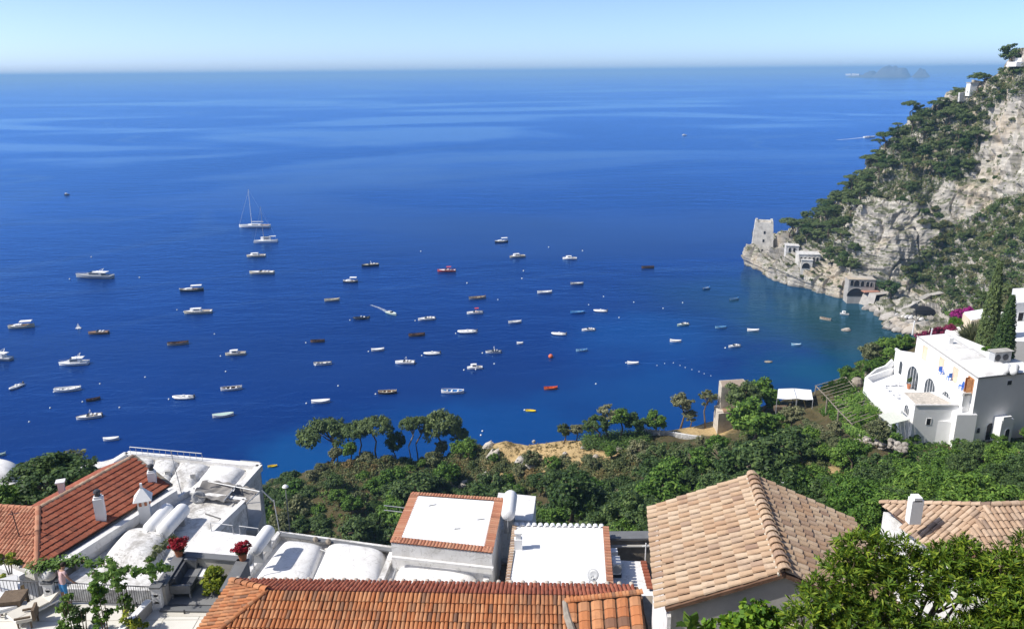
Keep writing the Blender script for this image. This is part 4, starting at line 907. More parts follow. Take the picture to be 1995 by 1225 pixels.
# ================================================================ SECOND OCHRE ROOF (far right)
t = thing('hip_roof_house', 'house with pale brown tiled hip roof and white chimney behind the big bush', 'house', (18, 26, 58))
H_, q1 = P(1928, 985, 69.3), P(2140, 978, 69.3)
q0, C_, eB = P(1714, 980, 67.9), P(1862, 1112, 67.6), P(2140, 1215, 67.6)
back_ = H_+Vector((.3, 2.2, -1.3)); backr = q1+Vector((0, 2.2, -1.3))
m_ = MB(); m_.prism([(q0.x+.25, q0.y+.1), (back_.x, back_.y), (backr.x, backr.y), (eB.x, eB.y+.25), (C_.x+.2, C_.y+.25)], 56, 67.45); m_.build('wall', M_WHITE, t)
rb = MB(); rb.add([q0, H_, C_], [(0, 1, 2)]); rb.add([H_, q1, eB, C_], [(0, 1, 2, 3)]); rb.add([q0, back_, H_], [(0, 1, 2)]); rb.add([H_, back_, backr, q1], [(0, 1, 2, 3)])
roof = rb.build('roof', T_PAN, t)
T_BROWN = tile_material('brown_tile', (.4, .27, .18, 1), (.5, .36, .25, 1), (.58, .44, .32, 1), (.2, .14, .11, 1), .6)
BT2 = barrel(.42, .1, .082, .015, 5)
tile_poly(roof, [q0, H_, C_], .205, .33, BT2, T_BROWN, 'tile', 150, seed=8)
tile_poly(roof, [H_, q1, eB, C_], .205, .33, BT2, T_BROWN, 'tile', 150, seed=9)
tile_poly(roof, [q0, back_, H_], .205, .33, BT2, T_BROWN, 'tile', 0, seed=10)
cap_row(roof, H_+Vector((0, 0, .05)), C_+Vector((0, 0, .05)), 11, barrel(.42, .15, .11, .02, 6), T_BROWN, 'hip_tile')
cap_row(roof, H_+Vector((0, 0, .05)), q1+Vector((0, 0, .05)), 12, barrel(.4, .13, .12, .02, 6), T_BROWN, 'ridge_tile')
cap_row(roof, q0+Vector((0, 0, .05)), H_+Vector((0, 0, .05)), 12, barrel(.4, .12, .11, .02, 6), T_BROWN, 'hip_tile')
cp = P(1779, 1012, 68.6)
m_ = MB(); m_.box((cp.x, cp.y, 69.0), (.44, .34, 1.0)); m_.box((cp.x, cp.y, 69.53), (.3, .34, .16)); ch_ = m_.build('chimney', M_CLEAN, roof)

# ================================================================ ORANGE TILED HOUSE (bottom centre)
t = thing('orange_roof_house', 'long house with bright orange barrel tile hip roof at the bottom edge', 'house', (-2, 24, 55))
zr = 67.0; B0, B1 = P(522, 1151, zr), P(1252, 1163, zr)
ee = (B1-B0).normalized(); bk = Vector((-ee.y, ee.x, 0)); bk = bk if bk.y > 0 else -bk
pit = R(21); dn_f = (bk*math.cos(pit)-Vector((0, 0, math.sin(pit)))); dn_n = (-bk*math.cos(pit)-Vector((0, 0, math.sin(pit))))
FL, NL = 1.45, 3.3
c_fl = P(450, 1131, zr-FL*math.sin(pit)); c_fr = B1+dn_f*FL
nl0 = B0+dn_n*NL-ee*2.6; nr0 = B1+dn_n*NL
rb = MB()
rb.add([B0, B1, c_fr, c_fl], [(0, 1, 2, 3)]); rb.add([B0, nl0, nr0, B1], [(0, 1, 2, 3)]); rb.add([B0, c_fl, nl0], [(0, 1, 2)])
roof = rb.build('roof', T_PAN, t)
m_ = MB(); m_.prism([(c_fl.x+.3, c_fl.y-.2), (c_fr.x-.2, c_fr.y-.2), (nr0.x-.2, nr0.y), (nl0.x+.3, nl0.y)], 55, lambda p: 66.2-.0); 
m_.v = [(x, y, min(z, 65.6)) for x, y, z in m_.v]; m_.build('wall', M_WHITE, t)
BT3 = barrel(.42, .073, .062, .012, 5)
WW = (B1-B0).length
tile_slope(roof, B0-ee*2.4, ee, dn_n, WW+2.4, NL-.05, .152, .36, BT3, T_ORANGE, 'tile', 300, lambda p: tri_in(B0, nl0, nr0)(p) or tri_in(B0, nr0, B1)(p), seed=11, jit=.006, tilt=.085, score=lambda c: abs((c-B0-dn_n*.85).dot(dn_n))*6+abs(c.x+2)*.15)
tile_slope(roof, B0-ee*2.4, ee, dn_f, WW+2.4, FL, .152, .36, BT3, T_RED, 'far_tile', 0, lambda p: tri_in(B0, B1, c_fr)(p) or tri_in(B0, c_fr, c_fl)(p), seed=12, jit=.006)  # far slope in darker red tiles, its weaker light put into the colour
# left hip face
nh = (c_fl-B0).cross(nl0-B0).normalized(); nh = nh if nh.z > 0 else -nh
eh = (nl0-c_fl).normalized(); sh = eh.cross(nh); sh = sh if sh.z < 0 else -sh
fh = tri_in(B0, c_fl, nl0)
tile_slope(roof, c_fl-sh*2.6-eh*.4, eh, sh, (nl0-c_fl).length+1, 3.2, .17, .36, BT3, T_ORANGE, 'hip_face_tile', 0, fh, seed=13, jit=.006)
HT = barrel(.3, .115, .1, .02, 6)
cap_row(roof, c_fl+Vector((0, 0, .05)), B0+Vector((0, 0, .07)), 6, barrel(.42, .14, .12, .02, 6), T_ORANGE, 'hip_tile')
cap_row(roof, B0+Vector((0, 0, .05)), nl0+Vector((0, 0, .05)), 22, barrel(.26, .12, .085, .02, 6), T_ORANGE, 'hip_tile', tilt=.09)
me = barrel(.3, .085, .075, .016, 6).mesh('eave_tile', mat('pale_eave_tile', (.45, .4, .34), .9, .1, .2, 6))
for k in range(34):                                # pale tile ends along the far eave
    p = c_fl+(c_fr-c_fl)*((k+.5)/34); M = Matrix((ee, bk, Vector((0, 0, 1)))).transposed().to_4x4(); M.translation = p-bk*.12+Vector((0, 0, .03)); place(me, 'eave_tile', M, roof)
# raised side gable with broad channels at the right
s0, s1_ = P(1100, 1180, 66.95), P(1248, 1164, 67.15)
sl = dn_n; rb = MB(); L2 = 3.0
rb.add([s0+sl*.02, s1_, s1_+sl*L2, s0+sl*L2+ee*.55], [(0, 1, 2, 3)]); rb.v = [(x, y, z+.16) for x, y, z in rb.v]
wing = rb.build('side_gable', T_PAN, t)
e2 = (s1_-s0).normalized(); W2 = (s1_-s0).length
chn = MB(); n_ = 6
for k in range(n_):
    for j in range(8):
        a = s0+e2*(W2*(k+.06)/n_)+sl*(.36*j+.12)+Vector((0, 0, .19)); wv_ = e2*(W2*.86/n_)
        if (k < 1 and j > 1) or (k < 2 and j > 4): continue
        b_ = MB(); up_ = Vector((0, 0, 1)); th = .05
        pr_ = [a, a+wv_*.25+up_*.045, a+wv_*.75+up_*.045, a+wv_]; lo = [q+sl*.38-up_*-.028 for q in pr_]
        b_.add(pr_+lo, [(0, 1, 5, 4), (1, 2, 6, 5), (2, 3, 7, 6)]); b_.add(lo+[q-up_*th for q in lo], [(0, 1, 5, 4), (1, 2, 6, 5), (2, 3, 7, 6)]); b_.build('broad_tile', T_ORANGE, wing)
cap_row(wing, s0+Vector((0, 0, .2)), s1_+Vector((0, 0, .22)), 22, barrel(.2, .13, .115, .02, 6), T_ORANGE, 'ridge_tile', tilt=.16)
m_ = MB(); m_.tube([s0+Vector((0, 0, .2)), s0+sl*.6+ee*.08+Vector((0, 0, .2)), s0+sl*2.0+ee*.5+Vector((0, 0, .2))], [.09, .13, .14], 7); m_.build('mortar_ridge', mat('grey_mortar', (.3, .27, .23), .95, .1, .25, 5, .5), wing)
m_ = MB(); p = P(1262, 1195, 66.4); m_.box((p.x+.12, p.y-.4, 65.2), (.5, 2.6, 2.6)); m_.build('stone_end_wall', M_STONE, t)
p = P(943, 1168, 66.75); m_ = MB(); m_.box((p.x, p.y, p.z+.08), (.28, .26, .14)); m_.build('pale_patch_tile', mat('pale_tile', (.5, .42, .33), .9), roof)
# ================================================================ WHITE FLAT ROOFED HOUSES (centre)
def flat_house(name, label, px, z, z0, mtl=None, coping=None, parapet=0.0, pw=.18):
    pl = poly_px(px, z); c = centre(pl); t = thing(name, label, 'house', (c[0], c[1], z0))
    m_ = MB(); m_.prism(pl, z0, z); m_.build('wall', mtl or M_WHITE, t)
    return t, [Vector((p[0], p[1], z)) for p in pl]
def tile_border(t, a, b, width, n_, inward, tile, mtl, dz=.02, name='coping_tile'):
    """short tiles laid side by side across the top of a wall from a to b"""
    a = Vector(a); b = Vector(b); e = (b-a).normalized(); s = Vector(inward).normalized()
    me = tile.mesh(name, mtl)
    for k in range(n_):
        M = Matrix((e, -s, Vector((0, 0, 1)))).transposed().to_4x4()
        if e.cross(-s).z < 0: M = Matrix((-e, -s, Vector((0, 0, 1)))).transposed().to_4x4()
        M.translation = a+e*((b-a).length*(k+.5)/n_)+s*width+Vector((0, 0, dz)); place(me, name, M @ Matrix.Rotation(-.08, 4, 'X'), t)
# --- house with brick red tile border
tB, c = flat_house('tile_bordered_house', 'white flat roofed house with a terracotta tile border round the roof', [(803, 961), (980, 973), (958, 1078), (762, 1057)], 61.5, 52)
cx = sum(c, Vector())/4
ins = [p+(cx-p).normalized()*.62 for p in c]
m_ = MB(); m_.prism([(p.x, p.y) for p in ins], 61.45, 61.62); m_.build('roof_slab', M_CLEAN, tB)
BTs = [(.36, 31), (.5, 28), (.44, 30), (.5, 27)]
for i in range(4):
    a, b = c[i], c[(i+1) % 4]; mid = (a+b)/2; inw = (cx-mid); e = (b-a).normalized(); inw = (inw-e*inw.dot(e)).normalized()
    wd, n_ = BTs[i]; tile_border(tB, a+Vector((0, 0, .02)), b+Vector((0, 0, .02)), wd*.95, n_, inw, barrel(wd*1.05, .098, .09, .015, 5), T_ROSE, .05)
for (u0, v0, u1, v1) in ((835, 985, 850, 982), (930, 1012, 944, 1010), (885, 1030, 897, 1029)):
    a, b = P(u0, v0, 61.63), P(u1, v1, 61.63); m_ = MB(); m_.bar(a, b, .06, .02); m_.build('roof_crack', M_GREYC, tB)
for k in range(1, 5):
    a, b = ins[3]+(ins[2]-ins[3])*k/5, ins[0]+(ins[1]-ins[0])*k/5; m_ = MB(); m_.bar(a+Vector((0, 0, .125)), b+Vector((0, 0, .125)), .05, .008); m_.build('roofing_seam', M_CLEAN, tB)
m_ = MB(); m_.box((ins[3]+ins[2])/2+Vector((0, -.75, -.65)), ((ins[3]-ins[2]).length+.9, .16, .12), math.atan2((c[2]-c[3]).y, (c[2]-c[3]).x)); m_.build('string_course', M_WHITE, tB)
for k in (0, 1):
    a = P(762-14, 1000-16+9*k, 60.9); m_ = MB(); m_.tube([a, P(800, 990+9*k, 60.6)], .025, 5); m_.build('wall_bracket', M_METAL, tB)
# --- annex behind it with a tank
tC, c2 = flat_house('tank_annex', 'small white annex with a water tank beside the tile bordered roof', [(971, 959), (1044, 966), (1036, 1024), (955, 1033)], 60.3, 50)
m_ = MB(); m_.prism(poly_px([(962, 1008), (1038, 1012), (1036, 1016), (960, 1013)], 60.33), 60.28, 60.42); m_.build('roof_step', M_WHITE, tC)
a, b = P(990, 1002, 61.7), P(995, 966, 61.7)
water_tank('upright-ended white water tank on the annex behind the tile bordered roof', a, b, .38, 60.3)
# --- flat white roof house
tD, c3 = flat_house('flat_roof_house', 'plain bright white flat roof with tiled left and right edges', [(1000, 1022), (1178, 1025), (1187, 1151), (984, 1148)], 61.0, 52, M_CLEAN)
BD = barrel(.34, .11, .095, .015, 5)
e_r = (c3[2]-c3[1]); e_l = (c3[3]-c3[0])
tile_border(tD, c3[1]+Vector((.2, 0, 0)), c3[2]+Vector((.2, 0, 0)), .32, 22, Vector((-1, 0, 0)), BD, T_ROSE, .02)
tile_border(tD, c3[0]-Vector((.04, 0, 0)), c3[3]-Vector((.04, 0, 0)), .24, 24, Vector((1, 0, 0)), barrel(.24, .1, .09, .015, 5), T_BROWN, .0)
me = barrel(.3, .13, .12, .02, 6).mesh('white_edge_tile', M_CLEAN)
for k in range(15):
    p = c3[0]+(c3[1]-c3[0])*((k+.5)/15); M = Matrix.Translation(p+Vector((0, -.18, .0))); place(me, 'white_edge_tile', M, tD)
p = P(1010, 1068, 61.0); m_ = MB(); m_.box((p.x, p.y, 61.3), (.42, .34, .62)); m_.box((p.x, p.y, 61.75), (.3, .24, .34)); m_.box((p.x, p.y, 61.96), (.4, .34, .07)); m_.build('chimney', M_CLEAN, tD)
m_ = MB(); m_.tube([P(1003, 1072, 61.03), P(996, 1110, 61.03), P(990, 1146, 61.03)], .02, 5); m_.build('roof_cable', M_GREYC, tD)
m_ = MB(); a, b = P(1101, 1136, 61.25), P(1150, 1139, 61.25); m_.lathe(a, [(.2, 0), (.24, .06), (.24, (b-a).length-.06), (.2, (b-a).length)], 14, (b-a)); m_.build('pipe_drum', M_CLEAN, tD, True)
def sat_dish(label, p, r, aim, z0, pole=.9):
    t = thing('satellite_dish', label, 'satellite dish', (p.x, p.y, z0)); d = Vector(aim).normalized()
    m_ = MB(); c_ = Vector((p.x, p.y, z0+pole)); m_.lathe(c_, [(.01, 0), (r*.5, r*.06), (r, r*.24), (r*1.0, r*.27), (r*.5, r*.09), (.01, .03)], 16, d); m_.build('reflector', M_METAL, t, True)
    m_ = MB(); m_.tube([(p.x, p.y, z0), c_], .025, 6); m_.build('mast', M_METAL, t)
    m_ = MB(); m_.tube([c_, c_+d*r*.9-Vector((0, 0, r*.5))], .012, 5); m_.ball(c_+d*r*.9-Vector((0, 0, r*.45)), .05, 6); m_.build('feed_arm', M_METAL, t)
sat_dish('small satellite dish at the near edge of the plain white flat roof', P(1156, 1142, 61.0), .3, (-.4, -.6, .5), 61.0, .65)
# --- low terrace with air conditioner
tE, c4 = flat_house('lower_terrace_house', 'low white terrace roof with a tiled right edge beside the plain flat roof', [(1186, 1090), (1252, 1093), (1266, 1152), (1188, 1152)], 59.6, 52)
tile_border(tE, P(1253, 1095, 59.6)+Vector((.1, 0, .1)), P(1267, 1150, 59.6)+Vector((.1, 0, .1)), .28, 9, Vector((-1, 0, 0)), barrel(.32, .13, .115, .015, 5), T_RED, .0)
ta = thing('air_conditioner', 'white air conditioner unit standing beside the tiled roof edge', 'air conditioner', tuple(P(1199, 1122, 59.6)))
p = P(1200, 1118, 59.6); m_ = MB(); m_.box((p.x, p.y, 60.15), (.42, .75, .62)); m_.build('casing', M_CLEAN, ta)
m_ = MB(); m_.lathe((p.x, p.y-.38, 60.15), [(.24, 0), (.25, .015), (.2, .02), (.01, .02)], 14, (0, -1, 0)); m_.build('fan_grille', M_METAL, ta)
for k in range(6): m_ = MB(); m_.box((p.x+.215, p.y, 59.93+.09*k), (.012, .66, .03)); m_.build('vent_slat', M_METAL, ta)
for dy in (-.28, .28): m_ = MB(); m_.box((p.x, p.y+dy, 59.72), (.5, .07, .24)); m_.build('foot', M_DMETAL, ta)
p = P(1193, 1096, 59.6); m_ = MB(); m_.box((p.x, p.y, 60.0), (.5, .4, .8)); m_.build('white_block', M_CLEAN, tE)
# --- grey boundary wall with dark cap behind, and passage on its right
tW = thing('boundary_wall', 'grey weathered wall with a dark cap between white roof and ochre house', 'wall', tuple(P(1230, 1080, 58)))
a, b = P(1178, 1048, 60.2), P(1300, 1049, 60.2)
m_ = MB(); m_.box((a+b)/2+Vector((0, .15, -4)), ((b-a).length, .35, 8)); m_.build('wall_face', M_STONE, tW)
m_ = MB(); m_.box((a+b)/2+Vector((0, .2, .06)), ((b-a).length, .75, .12)); m_.build('cap', M_GREYC, tW)
m_ = MB(); m_.box((a+b)/2+Vector((0, -.35, -.25)), ((b-a).length, .18, .06)); m_.build('ledge', M_GREYW, tW)
a, b = P(1186, 1072, 59.3), P(1300, 1072, 59.3); m_ = MB(); m_.prism([(a.x, a.y), (b.x, b.y), (b.x, b.y-4.6), (a.x, a.y-4.6)], 54, 57.8); m_.build('passage_floor', M_GREYW, tW)
ga = thing('iron_gate', 'small iron bar gate in the passage beside the ochre house', 'gate', tuple(P(1272, 1130, 59)))
for k in range(8):
    a = P(1262+3.2*k, 1102, 59.9); m_ = MB(); m_.tube([a, a-Vector((0, 0, 1.1))], .016, 5); m_.build('bar', M_DMETAL, ga)
m_ = MB(); m_.tube([P(1260, 1102, 59.95), P(1287, 1102, 59.95)], .02, 5); m_.build('top_bar', M_DMETAL, ga)
tl = thing('roof_antenna', 'thin white antenna post at the corner of the low terrace roof', 'antenna', tuple(P(1258, 1092, 59.6)))
m_ = MB(); a = P(1257, 1092, 59.6); m_.tube([a, a+Vector((0, 0, 1.1))], .03, 6); m_.tube([a+Vector((-.2, 0, .9)), a+Vector((.25, 0, 1.0))], .02, 5); m_.build('mast', M_CLEAN, tl)
# --- white wall beside the ochre house (bottom)
m_ = MB(); pl = poly_px([(1248, 1152), (1300, 1150), (1330, 1235), (1262, 1240)], 64.2); m_.prism(pl, 56, 64.2)
m_.build('white_wall_block', M_WHITE, None, label='plain white wall block between the orange roof and the ochre house', cat='wall', off=(*centre(pl), 56))
tp_ = thing('terracotta_jar', 'broken terracotta jar against the white wall by the orange roof', 'jar', tuple(P(1271, 1205, 64.2)))
p = P(1271, 1200, 64.25); m_ = MB(); m_.lathe(p, [(.1, 0), (.2, .15), (.24, .35), (.16, .55), (.18, .6)], 12); m_.build('body', M_TERRA, tp_)
# --- vaulted roofs in front
tG, c5 = flat_house('vaulted_roof_house', 'white house with three low vaulted roof bulges behind the orange roof', [(545, 1046), (768, 1076), (958, 1082), (945, 1150), (700, 1155), (478, 1130), (500, 1090)], 59.8, 52)
vb_ = [(((556, 1056), (632, 1066), (600, 1150), (490, 1138)), .5), (((640, 1062), (752, 1078), (742, 1158), (600, 1150)), .62), (((785, 1088), (935, 1095), (928, 1160), (755, 1160)), .5)]
for q, h in vb_:
    m_ = MB(); w_ = [P(u, v, 59.85) for u, v in q]; pillow(*w_, 59.82, h, m_, 4, 18); m_.build('vault', M_WHITE, tG, True)
for q, h, wd in ((((545, 1045), (768, 1075)), .3, .22), (((768, 1075), (742, 1140)), .3, .3), (((545, 1045), (482, 1128)), .35, .25), (((958, 1082), (944, 1150)), .2, .3)):
    a, b = P(*q[0], 59.9), P(*q[1], 59.9); m_ = MB(); m_.bar(a+Vector((0, 0, 0)), b, wd, h*2); m_.build('parapet', M_OLDW, tG)
a, b = P(548, 1041, 60.2), P(768, 1072, 60.2); m_ = MB(); m_.bar(a, b, .3, .08); m_.build('parapet_cap', M_GREYC, tG)
for k in range(2): m_ = MB(); p = P((615, 640, 705)[k], (1054, 1058, 1066)[k], 60.2); m_.ball(p+Vector((0, 0, .12)), .16, 8); m_.build('stone_knob', M_STONE, tG)
tn = thing('drain_gap', 'stained gap with old roof tiles between the two white flat roofs', 'wall', tuple(P(970, 1100, 56)))
m_ = MB(); m_.prism(poly_px([(962, 1040), (1000, 1040), (985, 1150), (946, 1150)], 58.0), 52, 58.0); m_.build('stained_floor', M_STONE, tn)
for k in range(9):
    p = P(979-k*1.3, 1052+k*11, 58.05); m_ = barrel(.3, .12, .11, .02, 5); m_.xf(Matrix.Translation(p) @ Matrix.Rotation(rng.uniform(-.4, .4), 4, 'Z')); m_.build('loose_tile', T_BROWN, tn)
ba = thing('wooden_barrel_lid', 'round grey lid in the gap between the white roofs', 'lid', tuple(P(987, 1092, 58)))
m_ = MB(); m_.lathe(P(987, 1092, 58.3), [(.3, 0), (.32, .05), (.3, .1), (.01, .12)], 14); m_.build('disc', M_GREYW, ba)

# ================================================================ RED TILED HOUSE (left)
tK = thing('red_roof_house', 'house with brick red stepped tile roof and several white chimneys', 'house', (-25, 41, 52))
zr, ze = 62.3, 61.0
Ka, Kb = P(75, 990, zr), P(258, 890, zr); Ke1 = P(332, 948, ze); Ke0 = P(104, 1114, ze)
Kl, Kle = P(-90, 980, zr), P(-90, 1054, ze)
# make the slope planar: eave parallel to the ridge
dr = (Kb-Ka).normalized(); off_ = (Ke1-Kb); Ke0 = Ka+off_-dr*2.6
rb = MB(); rb.add([Ka, Kb, Ke1, Ke0], [(0, 1, 2, 3)]); rb.add([Kl, Ka, Ke0, Kle], [(0, 1, 2, 3)])
bkk = Vector((-dr.y, dr.x, 0))*2.6+Vector((0, 0, -1.2)); rb.add([Ka, Ka+bkk, Kb+bkk, Kb], [(0, 1, 2, 3)]); rb.add([Kl, Kl+Vector((0, 2.2, -1)), Ka+bkk, Ka], [(0, 1, 2, 3)])
roof = rb.build('roof', T_PAN, tK)
FT = flat_tile(.43, .3, .055)
tile_poly(roof, [Ka, Kb, Ke1, Ke0], .3, .36, FT, T_RED, 'tile', 300, 21, tilt=.13, jit=.004)
tile_poly(roof, [Kl, Ka, Ke0, Kle], .2, .34, barrel(.4, .1, .085, .015, 5), T_ROSE, 'left_tile', 260, 22, jit=.006)
tile_poly(roof, [Ka, Ka+bkk, Kb+bkk, Kb], .25, .36, flat_tile(.42, .25), T_RED, 'far_tile', 0, 23)
cap_row(roof, Ka, Kb, 18, barrel(.42, .16, .14, .02, 6), T_BROWN, 'ridge_tile'); cap_row(roof, Ke0+Vector((0, 0, .05)), Ka+Vector((0, 0, .05)), 12, barrel(.42, .15, .13, .02, 6), T_ROSE, 'hip_tile')
cap_row(roof, Kl, Ka, 14, barrel(.42, .13, .12, .02, 6), T_ROSE, 'ridge_tile')
m_ = MB(); m_.bar(Kb+Vector((.05, .05, .02)), Ke1+dr*.08+Vector((0, 0, .02)), .22, .16); m_.build('verge', M_STONE, roof)
m_ = MB(); pl = [Ka+bkk, Kb+bkk*.9, Ke1-off_.normalized()*.25, Ke0-off_.normalized()*.3, Kle+Vector((0, .25, 0)), Kl+Vector((0, 2, 0))]; m_.prism([(p.x, p.y) for p in pl], 50, 60.75); m_.build('wall', M_WHITE, tK)
so_ = Vector((off_.x, off_.y, 0)).normalized()
m_ = MB(); m_.bar(Ke0+so_*.32-Vector((0, 0, .35)), Ke1+so_*.32-Vector((0, 0, .35)), .42, .5); m_.build('eave_parapet', M_WHITE, tK)
m_ = MB(); m_.bar(Kle+Vector((0, -.2, -.35)), Ke0+Vector((-.6, -.25, -.35)), .3, .55); m_.build('front_parapet', M_WHITE, tK)
def chimney(parent, u, v, z, w_, d_, h, cap, rot=.35):
    p = P(u, v, z); m_ = MB(); m_.box((p.x, p.y, p.z+h/2-.3), (w_, d_, h+.6), rot)
    if cap == 'pot': m_.box((p.x, p.y, p.z+h+.06), (w_*.75, d_*.75, .12), rot)
    ob = m_.build('chimney', M_CLEAN, parent)
    if cap == 'pot':
        k = MB(); k.lathe((p.x, p.y, p.z+h+.1), [(w_*.32, 0), (w_*.28, .2), (w_*.42, .25), (w_*.3, .36), (.02, .4)], 10); k.build('chimney_cowl', M_DMETAL, parent)
    if cap == 'slab':
        k = MB(); k.box((p.x, p.y, p.z+h+.05), (w_*1.5, d_*1.5, .1), rot); k.build('chimney_cap', M_CLEAN, parent)
    return ob, p
chimney(roof, 196, 1000, 61.6, .5, .5, 1.0, 'pot'); chimney(roof, 298, 940, 61.3, .48, .45, .75, 'pot'); chimney(roof, 122, 962, 62.0, .32, .32, .75, 'slab')
# the white pavilion chimney
ob, p = chimney(roof, 283, 1000, 60.7, .62, .62, 1.05, None, .35)
k = MB(); q = Matrix.Rotation(.35, 3, 'Z'); vs = [p+q @ Vector((x*.5, y*.5, 1.0)) for x, y in ((-1, -1), (1, -1), (1, 1), (-1, 1))]+[p+Vector((0, 0, 1.75))]
k.add(vs, [(0, 1, 4), (1, 2, 4), (2, 3, 4), (3, 0, 4), (3, 2, 1, 0)]); k.box(p+Vector((0, 0, 1.8)), (.12, .12, .3), .35); k.build('pyramid_cap', M_CLEAN, roof)
for sx, sy in ((-.14, -.32), (.14, -.32), (.32, -.14), (.32, .14)):
    k = MB(); o = p+q @ Vector((sx, sy, .78)); k.box(o, (.13, .13, .2), .35); k.build('smoke_hole', M_TERRA, roof)
tA = thing('tv_antenna', 'thin tv aerial standing in front of the rosy left roof', 'aerial', tuple(P(45, 1070, 61)))
a = P(46, 1072, 60.9); m_ = MB(); m_.tube([a, a+Vector((-.25, .1, 2.3))], .025, 5); m_.build('mast', M_DMETAL, tA)
m_ = MB(); m_.bar(a+Vector((-.5, .1, 2.1)), a+Vector((.1, .1, 2.2)), .03); m_.build('cross_bar', M_DMETAL, tA)
tS = thing('slatted_terrace', 'narrow terrace with white slats below the rosy roof at the left edge', 'terrace', tuple(P(40, 1080, 60)))
for k in range(5):
    a, b = P(-30, 1058+4*k, 60.4), P(48, 1064+4.2*k, 60.4); m_ = MB(); m_.bar(a, b, .06, .05); m_.build('slat', M_CLEAN, tS)
m_ = MB(); pl = poly_px([(-40, 1082), (100, 1085), (100, 1130), (-40, 1130)], 60.0); m_.prism(pl, 52, 60.0); m_.build('ochre_floor', mat('ochre_paving', (.55, .38, .2), .85, .1, .15, 2), tS)

# ================================================================ OLD WHITE ROOFS WITH TANKS
tM, c6 = flat_house('flaking_roof_house', 'old white house with flaking flat roof carrying two water tanks', [(368, 962), (478, 977), (412, 1040), (352, 1084), (320, 1150), (96, 1146), (120, 1130)], 60.0, 50, M_OLDW)
for (q0_, q1_, wd, h) in (((368, 962), (478, 977), .3, .2), ((478, 977), (412, 1040), .3, .2), ((368, 962), (150, 1102), .22, .3)):
    m_ = MB(); m_.bar(P(*q0_, 60.05), P(*q1_, 60.05), wd, h*2); m_.build('parapet', M_WHITE, tM)
me = barrel(.3, .1, .09, .015, 5).mesh('dark_edge_tile', M_DMETAL)
for k in range(17):
    p = P(480-68*(k+.5)/17, 978+63*(k+.5)/17, 60.0); M = Matrix.Translation(p+Vector((.05, 0, .05))) @ Matrix.Rotation(1.1, 4, 'Z'); place(barrel(.3, .1, .09, .015, 5).mesh('edge_tile', M_OLDW) if k == 0 else bpy.data.meshes['edge_tile'], 'edge_tile', M, tM)
q = [P(u, v, 60.0) for u, v in ((250, 1036), (338, 1046), (300, 1118), (196, 1100))]
m_ = MB(); pillow(*q, 60.0, .75, m_, 3, 18); m_.build('vault', M_OLDW, tM, True)
water_tank('left one of two white water tanks on the flaking roof', P(292, 1030, 60.75), P(326, 992, 60.75), .4, 60.0)
water_tank('right one of two white water tanks on the flaking roof', P(319, 1033, 60.75), P(356, 993, 60.75), .42, 60.0)
ve = thing('dry_vine', 'scraggy dark vine lying on the flaking white vault', 'vine', tuple(P(300, 1075, 60.6)))
cl = [(tuple(P(u, v, 60.75)-P(300, 1075, 60.6)), .22, (0, 0, -1)) for u, v in ((333, 1050), (326, 1056), (318, 1062), (310, 1070), (300, 1078), (296, 1085), (304, 1068), (290, 1090), (340, 1046))]
o = bpy.data.objects.new('foliage', leaf_mesh('foliage', L_OLIVE, cl, 50, .12, 3)); col.objects.link(o); o.parent = ve
de = thing('roof_debris', 'bent sheets and dark junk beside the pavilion chimney', 'debris', tuple(P(255, 1020, 60)))
for k, (u, v, w_, h) in enumerate(((262, 1012, .9, .25), (250, 1022, .5, .3), (272, 1022, .6, .2), (256, 1030, .5, .15))):
    m_ = MB(); m_.box(P(u, v, 60.15), (w_, .35, h), .5+k*.7, None); m_.build('sheet', M_STONE if k % 2 else M_GREYW, de)
# flat white roof between the flower pots
tQ, c7 = flat_house('low_white_roof', 'clean white flat roof between the two red flower pots', [(396, 1030), (498, 1044), (478, 1092), (352, 1080)], 60.6, 52, M_WHITE)
tR = thing('roof_railing', 'thin white hand rail at the far edge of the clean flat roof', 'railing', tuple(P(450, 1034, 60.6)))
for (u0, v0, u1, v1) in ((412, 1034, 455, 1040), (468, 1041, 505, 1046)):
    a, b = P(u0, v0, 60.6), P(u1, v1, 60.6)
    m_ = MB(); m_.tube([a, a+Vector((0, 0, .55)), b+Vector((0, 0, .55)), b], .025, 6); m_.build('rail', M_METAL, tR)
water_tank('long white water tank beside the right red flower pot', P(496, 1070, 61.6), P(523, 1034, 61.6), .36, 60.6)
cr_ = thing('shade_grey_annex', 'annex behind the flaking roof, painted grey for the shaded wall', 'house', tuple(P(480, 1010, 50)))
pl = poly_px([(478, 977), (505, 962), (512, 1000), (500, 1032), (424, 1034)], 58.2); m_ = MB(); m_.prism(pl, 48, 58.2); m_.build('wall', M_GREYW, cr_)  # grey colour stands for shade on the flaking house's right wall
